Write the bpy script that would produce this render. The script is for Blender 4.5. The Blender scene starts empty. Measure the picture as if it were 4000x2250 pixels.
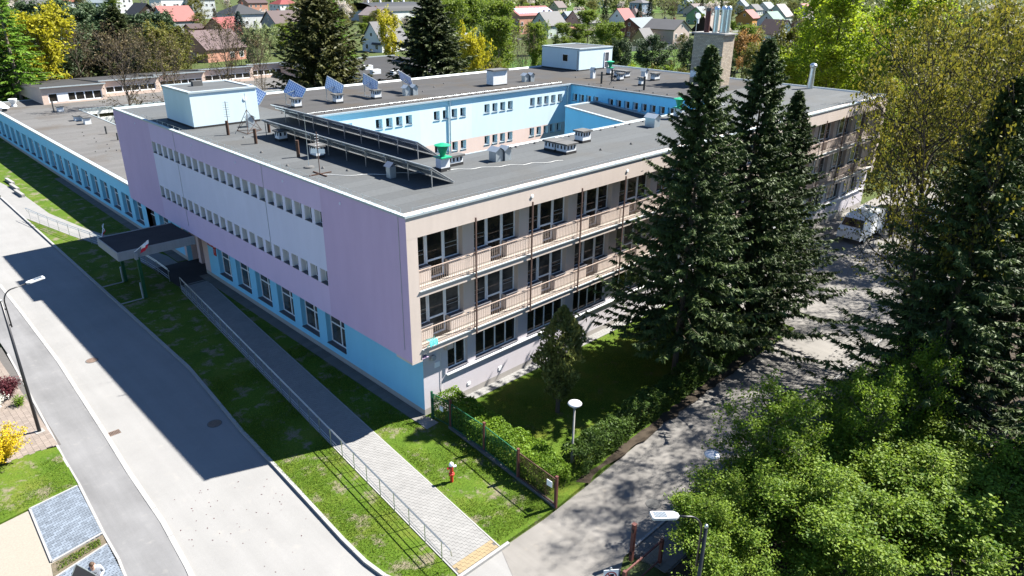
import bpy, math, random
import numpy as np
from mathutils import Vector, Matrix
R = math.radians
sc = bpy.context.scene
col = sc.collection

# ---------------------------------------------------------------- camera, sky, sun, exposure
YAW, PITCH, ROLL = 0.7910, 0.4060, 0.0120
CAM = Vector((-17.887, -24.867, 20.716))
fw = Vector((math.cos(YAW) * math.cos(PITCH), math.sin(YAW) * math.cos(PITCH), -math.sin(PITCH)))
rt = Vector((math.sin(YAW), -math.cos(YAW), 0))
up = rt.cross(fw)
r2 = math.cos(ROLL) * rt + math.sin(ROLL) * up
u2 = r2.cross(fw)
cd = bpy.data.cameras.new('camera')
cd.sensor_width = 36.0
cd.lens = 2791.5 * 36 / 4000
cd.clip_start = 0.5
cd.clip_end = 6000
cam = bpy.data.objects.new('camera', cd)
mw = Matrix.Identity(4)
for i in range(3):
    mw[i][0], mw[i][1], mw[i][2], mw[i][3] = r2[i], u2[i], -fw[i], CAM[i]
cam.matrix_world = mw
col.objects.link(cam)
sc.camera = cam

SUN_EL, SUN_AZ = R(48.5), R(-19.7)            # azimuth measured from +X towards +Y
S = Vector((math.cos(SUN_AZ) * math.cos(SUN_EL), math.sin(SUN_AZ) * math.cos(SUN_EL), math.sin(SUN_EL)))
world = bpy.data.worlds.new('World')
sc.world = world
world.use_nodes = True
wn = world.node_tree
for n in list(wn.nodes):
    wn.nodes.remove(n)
sky = wn.nodes.new('ShaderNodeTexSky')
sky.sky_type = 'NISHITA'
sky.sun_disc = False
sky.sun_elevation = SUN_EL
sky.sun_rotation = math.atan2(S.x, S.y)
sky.air_density = 1.0
sky.dust_density = 0.0
sky.ozone_density = 7.0
bg = wn.nodes.new('ShaderNodeBackground')
bg.inputs['Strength'].default_value = 0.052
wo = wn.nodes.new('ShaderNodeOutputWorld')
wn.links.new(sky.outputs[0], bg.inputs[0])
wn.links.new(bg.outputs[0], wo.inputs[0])
ld = bpy.data.lights.new('sun', 'SUN')
ld.energy = 5.0
ld.angle = R(0.55)
ld.color = (1.0, 0.955, 0.88)
sun = bpy.data.objects.new('sun', ld)
sun.rotation_euler = S.to_track_quat('Z', 'Y').to_euler()
sun.location = (60, -60, 90)
col.objects.link(sun)
vs = sc.view_settings
vs.view_transform = 'Standard'
vs.look = 'None'
vs.exposure = 2.0
vs.gamma = 1.0
vs.use_curve_mapping = False
sc.cycles.max_bounces = 6
sc.cycles.diffuse_bounces = 3
sc.cycles.glossy_bounces = 2
sc.cycles.transmission_bounces = 3
sc.cycles.transparent_max_bounces = 6
sc.cycles.caustics_reflective = False
sc.cycles.caustics_refractive = False

# ---------------------------------------------------------------- materials
MATS = {}

def newmat(name):
    m = bpy.data.materials.new(name)
    m.use_nodes = True
    nt = m.node_tree
    b = nt.nodes['Principled BSDF']
    MATS[name] = m
    return m, nt, b

def C4(c, k=1.0):
    return (min(c[0] * k, 1), min(c[1] * k, 1), min(c[2] * k, 1), 1)

def coord(nt, kind, scale=(1, 1, 1)):
    if kind == 'world':
        g = nt.nodes.new('ShaderNodeNewGeometry').outputs['Position']
    else:
        g = nt.nodes.new('ShaderNodeTexCoord').outputs['Object']
    mp = nt.nodes.new('ShaderNodeMapping')
    mp.inputs['Scale'].default_value = scale
    nt.links.new(g, mp.inputs[0])
    return mp.outputs[0]

def noise(nt, vec, scale, detail=4, rough=0.6):
    n = nt.nodes.new('ShaderNodeTexNoise')
    n.inputs['Scale'].default_value = scale
    n.inputs['Detail'].default_value = detail
    n.inputs['Roughness'].default_value = rough
    nt.links.new(vec, n.inputs['Vector'])
    return n.outputs[0]

def ramp(nt, fac, stops):
    r = nt.nodes.new('ShaderNodeValToRGB')
    e = r.color_ramp.elements
    while len(e) < len(stops):
        e.new(0.5)
    for i, (p, c) in enumerate(stops):
        e[i].position = p
        e[i].color = C4(c) if len(c) == 3 else c
    nt.links.new(fac, r.inputs[0])
    return r.outputs[0]

def mixc(nt, fac, a, b, mode='MIX'):
    m = nt.nodes.new('ShaderNodeMix')
    m.data_type = 'RGBA'
    m.blend_type = mode
    for s, v in ((0, fac), (6, a), (7, b)):
        if isinstance(v, (int, float)):
            m.inputs[s].default_value = v
        elif isinstance(v, tuple):
            m.inputs[s].default_value = C4(v)
        else:
            nt.links.new(v, m.inputs[s])
    return m.outputs[2]

def bump(nt, b, h, strength, dist=0.02):
    bm = nt.nodes.new('ShaderNodeBump')
    bm.inputs['Strength'].default_value = strength
    bm.inputs['Distance'].default_value = dist
    nt.links.new(h, bm.inputs['Height'])
    nt.links.new(bm.outputs[0], b.inputs['Normal'])

def mat(name, c, rough=0.85, var=0.12, scale=1.2, stretch=(1, 1, 1), bmp=0.0, metal=0.0, spec=0.3, kind='world', fine=14.0):
    m, nt, b = newmat(name)
    b.inputs['Roughness'].default_value = rough
    b.inputs['Metallic'].default_value = metal
    b.inputs['Specular IOR Level'].default_value = spec
    if var > 0:
        v = coord(nt, kind, stretch)
        n1 = noise(nt, v, scale, 5)
        n2 = noise(nt, v, scale * fine, 3)
        k = ramp(nt, n1, [(0.3, (1 - var,) * 3), (0.7, (1 + var * 0.6,) * 3)])
        k2 = ramp(nt, n2, [(0.3, (1 - var * 0.5,) * 3), (0.7, (1, 1, 1))])
        cc = mixc(nt, 1.0, mixc(nt, 1.0, c, k, 'MULTIPLY'), k2, 'MULTIPLY')
        nt.links.new(cc, b.inputs['Base Color'])
        if bmp:
            bump(nt, b, n2, bmp)
    else:
        b.inputs['Base Color'].default_value = C4(c)
    return m

def stucco(name, c, var=0.06):
    m, nt, b = newmat(name)
    b.inputs['Roughness'].default_value = 0.92
    b.inputs['Specular IOR Level'].default_value = 0.15
    v = coord(nt, 'world', (1, 1, 0.22))
    v0 = coord(nt, 'world')
    n1 = noise(nt, v, 1.3, 5, 0.65)
    n2 = noise(nt, v0, 60, 2)
    n3 = noise(nt, v0, 0.25, 3)
    k = ramp(nt, n1, [(0.3, (1 - var,) * 3), (0.68, (1.0,) * 3)])
    k2 = ramp(nt, n2, [(0.3, (0.93,) * 3), (0.7, (1.02,) * 3)])
    k3 = ramp(nt, n3, [(0.3, (0.95, 0.95, 0.955)), (0.7, (1.02, 1.02, 1.01))])
    cc = mixc(nt, 1.0, mixc(nt, 1.0, mixc(nt, 1.0, c, k, 'MULTIPLY'), k2, 'MULTIPLY'), k3, 'MULTIPLY')
    nt.links.new(cc, b.inputs['Base Color'])
    bump(nt, b, n2, 0.35, 0.01)
    return m

def leafmat(name, lo, hi, trans=0.35, objvar=0.25):
    m, nt, b = newmat(name)
    out = nt.nodes['Material Output']
    a = nt.nodes.new('ShaderNodeAttribute')
    a.attribute_name = 'tint'
    c = ramp(nt, a.outputs['Fac'], [(0.0, lo), (1.0, hi)])
    if objvar:
        oi = nt.nodes.new('ShaderNodeObjectInfo')
        k = ramp(nt, oi.outputs['Random'], [(0.0, (1 - objvar, 1 - objvar * 0.8, 1 - objvar)), (1.0, (1 + objvar * 0.5, 1 + objvar * 0.3, 1.0))])
        c = mixc(nt, 1.0, c, k, 'MULTIPLY')
    nt.links.new(c, b.inputs['Base Color'])
    b.inputs['Roughness'].default_value = 0.6
    b.inputs['Specular IOR Level'].default_value = 0.25
    t = nt.nodes.new('ShaderNodeBsdfTranslucent')
    nt.links.new(c, t.inputs[0])
    ms = nt.nodes.new('ShaderNodeMixShader')
    ms.inputs[0].default_value = trans
    nt.links.new(b.outputs[0], ms.inputs[1])
    nt.links.new(t.outputs[0], ms.inputs[2])
    nt.links.new(ms.outputs[0], out.inputs[0])
    return m

# walls
stucco('purple', (0.515, 0.38, 0.55))
stucco('purple_mid', (0.56, 0.44, 0.62))
stucco('lavender', (0.60, 0.59, 0.73))
stucco('reveal_white', (0.66, 0.66, 0.69))
stucco('blue_wall', (0.225, 0.54, 0.74))
stucco('pink_wall', (0.60, 0.44, 0.42))
stucco('cream', (0.53, 0.455, 0.405), 0.1)
stucco('grey_lilac', (0.52, 0.49, 0.52))
stucco('plinth', (0.33, 0.31, 0.29))
stucco('pale_blue', (0.55, 0.66, 0.70))
stucco('court_blue', (0.235, 0.60, 0.82))
stucco('pale_blue_light', (0.595, 0.69, 0.72))
stucco('court_pink', (0.66, 0.50, 0.43))
stucco('white_wall', (0.72, 0.72, 0.70))
stucco('pav_cream', (0.60, 0.47, 0.39))
mat('tile_floor', (0.30, 0.27, 0.24), 0.7, 0.12, 1.5)
mat('cap_metal', (0.30, 0.345, 0.365), 0.5, 0.06, 0.8, spec=0.5)
mat('gutter', (0.20, 0.23, 0.25), 0.5, 0.1, 2)
mat('zinc', (0.42, 0.47, 0.50), 0.4, 0.15, 3, metal=0.6)
mat('steel', (0.55, 0.57, 0.58), 0.3, 0.05, 3, metal=0.9)
mat('flue_steel', (0.62, 0.65, 0.67), 0.28, 0.1, 4, metal=0.9)
mat('sill_dark', (0.10, 0.10, 0.115), 0.55, 0.1, 4)
mat('frame_white', (0.74, 0.75, 0.76), 0.45, 0.03, 4)
mat('brown_metal', (0.125, 0.082, 0.070), 0.6, 0.25, 3)
mat('red_metal', (0.125, 0.046, 0.038), 0.65, 0.3, 5)
mat('green_paint', (0.012, 0.085, 0.042), 0.5, 0.15, 4)
mat('green_hood', (0.015, 0.28, 0.14), 0.45, 0.2, 6)
mat('green_col', (0.012, 0.075, 0.03), 0.5, 0.15, 4)
mat('black_metal', (0.012, 0.012, 0.014), 0.4, 0.1, 4, spec=0.5)
mat('white_paint', (0.78, 0.79, 0.80), 0.5, 0.06, 4)
mat('vent_white', (0.66, 0.68, 0.69), 0.75, 0.18, 4)
mat('dark_hole', (0.008, 0.008, 0.01), 0.9, 0)
mat('red_plastic', (0.46, 0.022, 0.018), 0.4, 0.1, 6, spec=0.5)
mat('red_sign', (0.40, 0.02, 0.02), 0.5, 0.05, 6)
mat('flag_white', (0.75, 0.75, 0.78), 0.8, 0.03, 4)
mat('flag_red', (0.5, 0.02, 0.04), 0.8, 0.03, 4)
mat('concrete', (0.24, 0.235, 0.225), 0.9, 0.18, 2, bmp=0.2)
mat('concrete_dark', (0.10, 0.10, 0.098), 0.9, 0.2, 2, bmp=0.2)
mat('kerb_stone', (0.26, 0.257, 0.25), 0.9, 0.15, 3, bmp=0.2)
mat('rust', (0.075, 0.040, 0.026), 0.8, 0.3, 4)
mat('drain_rust', (0.165, 0.118, 0.092), 0.7, 0.3, 8)
mat('fascia_grey', (0.30, 0.31, 0.325), 0.6, 0.15, 3, stretch=(1, 1, 0.2))
mat('canopy_felt', (0.040, 0.036, 0.038), 0.95, 0.35, 0.8)
mat('cable_white', (0.6, 0.6, 0.58), 0.6, 0.05, 5)
mat('rubber', (0.012, 0.012, 0.012), 0.7, 0, 4)
mat('lamp_white', (0.46, 0.47, 0.49), 0.35, 0.03, 4, spec=0.5)
mat('teal', (0.10, 0.50, 0.50), 0.7, 0.1, 4)

def glassmat(name, base, alt, refl=0.06):
    m, nt, b = newmat(name)
    v = coord(nt, 'world', (0.7, 0.7, 1.2))
    n = noise(nt, v, 1.1, 3)
    nt.links.new(ramp(nt, n, [(0.38, base), (0.62, alt)]), b.inputs['Base Color'])
    b.inputs['Roughness'].default_value = refl
    b.inputs['Specular IOR Level'].default_value = 0.5
    return m
glassmat('glass', (0.008, 0.009, 0.010), (0.030, 0.026, 0.018))
glassmat('glass_grey', (0.05, 0.055, 0.07), (0.10, 0.105, 0.12), 0.12)
glassmat('glass_curtain', (0.022, 0.024, 0.026), (0.085, 0.080, 0.075), 0.10)
glassmat('car_glass', (0.01, 0.012, 0.015), (0.02, 0.02, 0.022))

def felt(name, c, stain, sc_b=1.0):
    m, nt, b = newmat(name)
    b.inputs['Roughness'].default_value = 0.93
    b.inputs['Specular IOR Level'].default_value = 0.2
    v = coord(nt, 'world')
    br = nt.nodes.new('ShaderNodeTexBrick')
    br.inputs['Color1'].default_value = C4(c, 0.9)
    br.inputs['Color2'].default_value = C4(c, 1.10)
    br.inputs['Mortar'].default_value = C4(c, 0.62)
    br.inputs['Scale'].default_value = 1.0
    br.inputs['Mortar Size'].default_value = 0.012
    br.inputs['Brick Width'].default_value = 7.0
    br.inputs['Row Height'].default_value = 1.0
    nt.links.new(v, br.inputs['Vector'])
    n1 = noise(nt, v, 0.22, 5, 0.62)
    n2 = noise(nt, v, 7.0, 4)
    c1 = mixc(nt, ramp(nt, n1, [(0.50, (0, 0, 0)), (0.72, (0.75,) * 3)]), br.outputs[0], stain)
    c2 = mixc(nt, 1.0, c1, ramp(nt, n2, [(0.3, (0.84,) * 3), (0.7, (1.08,) * 3)]), 'MULTIPLY')
    nt.links.new(c2, b.inputs['Base Color'])
    bump(nt, b, n2, 0.4, 0.01)
    return m
felt('felt_front', (0.074, 0.079, 0.082), (0.070, 0.069, 0.065))
felt('felt_back', (0.050, 0.049, 0.0485), (0.056, 0.043, 0.028))
felt('felt_wing', (0.098, 0.096, 0.094), (0.068, 0.054, 0.040))
felt('felt_dark', (0.036, 0.036, 0.037), (0.034, 0.031, 0.028))

def asphalt(name, c, dirt, patch=0.16):
    m, nt, b = newmat(name)
    b.inputs['Roughness'].default_value = 0.9
    b.inputs['Specular IOR Level'].default_value = 0.25
    v = coord(nt, 'world')
    vs_ = coord(nt, 'world', (1.6, 0.12, 1))
    n1 = noise(nt, vs_, 0.9, 5, 0.6)
    n2 = noise(nt, v, 0.35, 5, 0.6)
    n3 = noise(nt, v, 55.0, 2)
    k1 = ramp(nt, n1, [(0.3, (1 - patch,) * 3), (0.7, (1.05,) * 3)])
    k2 = ramp(nt, n2, [(0.34, (1 - patch,) * 3), (0.66, (1.04,) * 3)])
    k3 = ramp(nt, n3, [(0.3, (0.86,) * 3), (0.7, (1.06,) * 3)])
    cc = mixc(nt, 1.0, mixc(nt, 1.0, mixc(nt, 1.0, c, k1, 'MULTIPLY'), k2, 'MULTIPLY'), k3, 'MULTIPLY')
    n4 = noise(nt, v, 1.7, 4)
    cc = mixc(nt, ramp(nt, n4, [(0.60, (0, 0, 0)), (0.78, (0.45,) * 3)]), cc, dirt)
    nt.links.new(cc, b.inputs['Base Color'])
    bump(nt, b, n3, 0.3, 0.008)
    return m
asphalt('street_asphalt', (0.215, 0.213, 0.208), (0.225, 0.215, 0.198), 0.10)
asphalt('walk_asphalt', (0.172, 0.172, 0.175), (0.20, 0.195, 0.185), 0.22)
asphalt('drive_asphalt', (0.195, 0.185, 0.172), (0.21, 0.185, 0.155), 0.22)

def grassmat(name, a, b_, c, soil, soil_at, big=0.06):
    m, nt, b = newmat(name)
    b.inputs['Roughness'].default_value = 0.95
    b.inputs['Specular IOR Level'].default_value = 0.1
    v = coord(nt, 'world')
    n1 = noise(nt, v, 0.55, 6, 0.7)
    n2 = noise(nt, v, 11.0, 5, 0.7)
    n3 = noise(nt, v, big, 4)
    col1 = ramp(nt, n1, [(0.3, a), (0.5, b_), (0.7, c)])
    col2 = mixc(nt, 1.0, col1, ramp(nt, n2, [(0.28, (0.45,) * 3), (0.72, (1.35, 1.3, 1.1))]), 'MULTIPLY')
    col3 = mixc(nt, 1.0, col2, ramp(nt, n3, [(0.3, (0.8, 0.85, 0.8)), (0.7, (1.15, 1.08, 1.0))]), 'MULTIPLY')
    if soil:
        n4 = noise(nt, v, 0.9, 6, 0.72)
        col3 = mixc(nt, ramp(nt, n4, [(soil_at, (0, 0, 0)), (soil_at + 0.09, (0.85,) * 3)]), col3, mixc(nt, 1.0, soil, ramp(nt, n2, [(0.3, (0.8,) * 3), (0.7, (1.1,) * 3)]), 'MULTIPLY'))
    nt.links.new(col3, b.inputs['Base Color'])
    bump(nt, b, n2, 0.8, 0.04)
    return m
grassmat('grass_far', (0.050, 0.075, 0.024), (0.075, 0.098, 0.030), (0.105, 0.100, 0.045), None, 0.6, 0.012)
grassmat('grass_field', (0.060, 0.12, 0.022), (0.078, 0.14, 0.025), (0.115, 0.15, 0.03), None, 0.6)
grassmat('grass_verge', (0.052, 0.104, 0.010), (0.082, 0.138, 0.014), (0.125, 0.152, 0.024), (0.17, 0.142, 0.108), 0.53)
grassmat('grass_garden', (0.050, 0.100, 0.010), (0.082, 0.132, 0.014), (0.135, 0.138, 0.022), (0.12, 0.095, 0.052), 0.60)
grassmat('earth', (0.14, 0.11, 0.08), (0.165, 0.135, 0.10), (0.12, 0.11, 0.065), (0.07, 0.10, 0.02), 0.60)
mat('gravel_cream', (0.245, 0.222, 0.185), 0.95, 0.18, 14, bmp=0.7, fine=4)
mat('forest_floor', (0.05, 0.037, 0.024), 0.95, 0.4, 3, bmp=0.6)
mat('paver_base', (0.09, 0.085, 0.08), 0.95, 0.2, 6)

def paver(name, c, var):
    m, nt, b = newmat(name)
    b.inputs['Roughness'].default_value = 0.9
    b.inputs['Specular IOR Level'].default_value = 0.2
    oi = nt.nodes.new('ShaderNodeObjectInfo')
    at = nt.nodes.new('ShaderNodeAttribute')
    at.attribute_name = 'tint'
    ad = nt.nodes.new('ShaderNodeMath')
    ad.operation = 'ADD'
    fr = nt.nodes.new('ShaderNodeMath')
    fr.operation = 'FRACT'
    nt.links.new(oi.outputs['Random'], ad.inputs[0])
    nt.links.new(at.outputs['Fac'], ad.inputs[1])
    nt.links.new(ad.outputs[0], fr.inputs[0])
    k = ramp(nt, fr.outputs[0], [(0, (1 - var,) * 3), (1, (1 + var * 0.7,) * 3)])
    v = coord(nt, 'world')
    n = noise(nt, v, 1.1, 5)
    n2 = noise(nt, v, 40, 2)
    cc = mixc(nt, 1.0, mixc(nt, 1.0, c, k, 'MULTIPLY'), ramp(nt, n, [(0.3, (0.85,) * 3), (0.7, (1.08,) * 3)]), 'MULTIPLY')
    cc = mixc(nt, 1.0, cc, ramp(nt, n2, [(0.3, (0.9,) * 3), (0.7, (1.05,) * 3)]), 'MULTIPLY')
    nt.links.new(cc, b.inputs['Base Color'])
    return m
paver('paver_grey', (0.215, 0.213, 0.208), 0.10)
paver('paver_yellow', (0.25, 0.195, 0.115), 0.10)
paver('paver_blue', (0.165, 0.195, 0.235), 0.36)
paver('paver_pink', (0.215, 0.18, 0.155), 0.2)
paver('slab_grey', (0.15, 0.143, 0.132), 0.2)

def brickmat(name):
    m, nt, b = newmat(name)
    b.inputs['Roughness'].default_value = 0.9
    tc = nt.nodes.new('ShaderNodeTexCoord')
    sp = nt.nodes.new('ShaderNodeSeparateXYZ')
    nt.links.new(tc.outputs['Object'], sp.inputs[0])
    ad = nt.nodes.new('ShaderNodeMath')
    nt.links.new(sp.outputs[0], ad.inputs[0])
    nt.links.new(sp.outputs[1], ad.inputs[1])
    cb = nt.nodes.new('ShaderNodeCombineXYZ')
    nt.links.new(ad.outputs[0], cb.inputs[0])
    nt.links.new(sp.outputs[2], cb.inputs[1])
    br = nt.nodes.new('ShaderNodeTexBrick')
    br.inputs['Color1'].default_value = (0.50, 0.415, 0.31, 1)
    br.inputs['Color2'].default_value = (0.34, 0.275, 0.205, 1)
    br.inputs['Mortar'].default_value = (0.13, 0.115, 0.10, 1)
    br.inputs['Scale'].default_value = 1.0
    br.inputs['Brick Width'].default_value = 0.26
    br.inputs['Row Height'].default_value = 0.14
    br.inputs['Mortar Size'].default_value = 0.018
    nt.links.new(cb.outputs[0], br.inputs['Vector'])
    v = coord(nt, 'object', (1, 1, 3))
    n = noise(nt, v, 1.1, 5, 0.7)
    n2 = noise(nt, coord(nt, 'object', (3, 3, 11)), 1.6, 3, 0.7)
    c = mixc(nt, ramp(nt, n, [(0.50, (0, 0, 0)), (0.66, (0.75,) * 3)]), br.outputs[0], (0.30, 0.23, 0.16))
    c = mixc(nt, ramp(nt, n2, [(0.60, (0, 0, 0)), (0.68, (0.85,) * 3)]), c, (0.14, 0.115, 0.095))
    nt.links.new(c, b.inputs['Base Color'])
    bump(nt, b, br.outputs[1], -0.6, 0.02)
    return m
brickmat('tower_brick')

def pvmat(name, cell, line, nx, ny):
    # nx by ny cells over the unit square of UV
    m, nt, b = newmat(name)
    tc = nt.nodes.new('ShaderNodeTexCoord')
    br = nt.nodes.new('ShaderNodeTexBrick')
    br.offset = 0.0
    br.inputs['Color1'].default_value = C4(cell, 0.9)
    br.inputs['Color2'].default_value = C4(cell, 1.15)
    br.inputs['Mortar'].default_value = C4(line)
    br.inputs['Scale'].default_value = 1.0
    br.inputs['Brick Width'].default_value = 1.0 / nx
    br.inputs['Row Height'].default_value = 1.0 / ny
    br.inputs['Mortar Size'].default_value = 0.012
    nt.links.new(tc.outputs['UV'], br.inputs['Vector'])
    nt.links.new(br.outputs[0], b.inputs['Base Color'])
    b.inputs['Roughness'].default_value = 0.15
    b.inputs['Specular IOR Level'].default_value = 0.6
    return m
pvmat('pv_back', (0.17, 0.25, 0.50), (0.80, 0.84, 0.90), 10, 6)
pvmat('pv_front', (0.012, 0.018, 0.045), (0.10, 0.12, 0.16), 6, 10)
mat('pv_under', (0.42, 0.47, 0.54), 0.5, 0.25, 6)
mat('alu', (0.55, 0.57, 0.58), 0.4, 0.05, 3, metal=0.7)

def rooftile(name, c, var=0.15):
    m, nt, b = newmat(name)
    b.inputs['Roughness'].default_value = 0.75
    v = coord(nt, 'object')
    w = nt.nodes.new('ShaderNodeTexWave')
    w.bands_direction = 'Z'
    w.inputs['Scale'].default_value = 3.2
    w.inputs['Distortion'].default_value = 0.3
    nt.links.new(v, w.inputs['Vector'])
    n = noise(nt, v, 0.5, 4)
    cc = mixc(nt, 1.0, c, ramp(nt, w.outputs[1], [(0.1, (1 - var,) * 3), (0.6, (1.05,) * 3)]), 'MULTIPLY')
    cc = mixc(nt, 1.0, cc, ramp(nt, n, [(0.3, (0.85,) * 3), (0.7, (1.12,) * 3)]), 'MULTIPLY')
    nt.links.new(cc, b.inputs['Base Color'])
    return m
for n_, c_ in dict(rf_salmon=(0.19, 0.052, 0.045), rf_red=(0.16, 0.022, 0.02), rf_brown=(0.045, 0.024, 0.024), rf_grey=(0.052, 0.052, 0.056),
                   rf_dark=(0.015, 0.017, 0.021), rf_blue=(0.085, 0.11, 0.125), rf_pale=(0.17, 0.14, 0.135), rf_green=(0.055, 0.12, 0.09),
                   rf_tan=(0.095, 0.068, 0.05), rf_orange=(0.20, 0.062, 0.03), rf_purple=(0.07, 0.04, 0.041), rf_white=(0.22, 0.23, 0.23)).items():
    rooftile(n_, c_)
for n_, c_ in dict(w_white=(0.66, 0.66, 0.65), w_grey=(0.25, 0.26, 0.27), w_light=(0.46, 0.47, 0.46), w_beige=(0.38, 0.31, 0.28), w_salmon=(0.40, 0.21, 0.15),
                   w_yellow=(0.42, 0.31, 0.15), w_mint=(0.36, 0.41, 0.37), w_green=(0.17, 0.30, 0.15), w_brick=(0.17, 0.07, 0.05), w_dark=(0.035, 0.026, 0.02),
                   w_blue=(0.22, 0.27, 0.33), w_orange=(0.42, 0.21, 0.06), w_cream=(0.46, 0.39, 0.30)).items():
    stucco(n_, c_)

# foliage
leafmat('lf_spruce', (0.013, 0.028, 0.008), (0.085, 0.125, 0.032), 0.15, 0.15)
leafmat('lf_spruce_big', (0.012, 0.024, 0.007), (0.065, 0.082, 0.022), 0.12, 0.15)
leafmat('lf_yew', (0.018, 0.028, 0.006), (0.095, 0.092, 0.020), 0.15, 0.15)
leafmat('lf_bluespruce', (0.025, 0.05, 0.045), (0.075, 0.115, 0.105), 0.12, 0.1)
leafmat('lf_pine', (0.025, 0.05, 0.018), (0.075, 0.11, 0.045), 0.15, 0.3)
leafmat('lf_larch', (0.08, 0.18, 0.014), (0.19, 0.31, 0.035), 0.4, 0.15)
leafmat('lf_birch', (0.10, 0.16, 0.014), (0.21, 0.26, 0.035), 0.45, 0.3)
leafmat('lf_poplar', (0.17, 0.26, 0.012), (0.34, 0.40, 0.025), 0.5, 0.2)
leafmat('lf_yellow', (0.25, 0.24, 0.012), (0.50, 0.44, 0.028), 0.45, 0.15)
leafmat('lf_olive', (0.095, 0.105, 0.020), (0.20, 0.18, 0.035), 0.4, 0.3)
leafmat('lf_maple', (0.075, 0.090, 0.012), (0.24, 0.20, 0.025), 0.45, 0.2)
leafmat('lf_bud', (0.085, 0.062, 0.030), (0.14, 0.105, 0.045), 0.3, 0.25)
leafmat('lf_pale', (0.13, 0.18, 0.06), (0.30, 0.34, 0.16), 0.4, 0.1)
leafmat('lf_shrub', (0.045, 0.110, 0.006), (0.23, 0.31, 0.030), 0.40, 0.2)
leafmat('lf_hedge', (0.075, 0.15, 0.010), (0.18, 0.28, 0.022), 0.45, 0.05)
leafmat('lf_hedge_dark', (0.035, 0.070, 0.012), (0.09, 0.15, 0.025), 0.4, 0.05)
leafmat('lf_juniper', (0.045, 0.068, 0.014), (0.19, 0.20, 0.06), 0.25, 0.05)
leafmat('lf_forsythia', (0.42, 0.31, 0.010), (0.70, 0.52, 0.02), 0.4, 0.05)
leafmat('lf_barberry', (0.055, 0.012, 0.018), (0.15, 0.035, 0.045), 0.35, 0.05)
leafmat('lf_white', (0.55, 0.53, 0.46), (0.80, 0.78, 0.72), 0.35, 0.05)
leafmat('lf_grass', (0.055, 0.115, 0.008), (0.15, 0.20, 0.020), 0.40, 0)
leafmat('lf_blossom', (0.40, 0.36, 0.32), (0.65, 0.58, 0.52), 0.35, 0.1)
leafmat('lf_rust', (0.20, 0.10, 0.035), (0.34, 0.20, 0.06), 0.4, 0.1)
leafmat('lf_far', (0.07, 0.10, 0.03), (0.17, 0.18, 0.06), 0.3, 0)
mat('bark', (0.10, 0.08, 0.062), 0.95, 0.3, 3, stretch=(1, 1, 0.25), bmp=0.5, kind='object')
mat('bark_dark', (0.055, 0.043, 0.034), 0.95, 0.3, 3, stretch=(1, 1, 0.25), bmp=0.5, kind='object')
mat('bark_pale', (0.24, 0.20, 0.165), 0.95, 0.35, 3, stretch=(1, 1, 0.4), bmp=0.3, kind='object')

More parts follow.
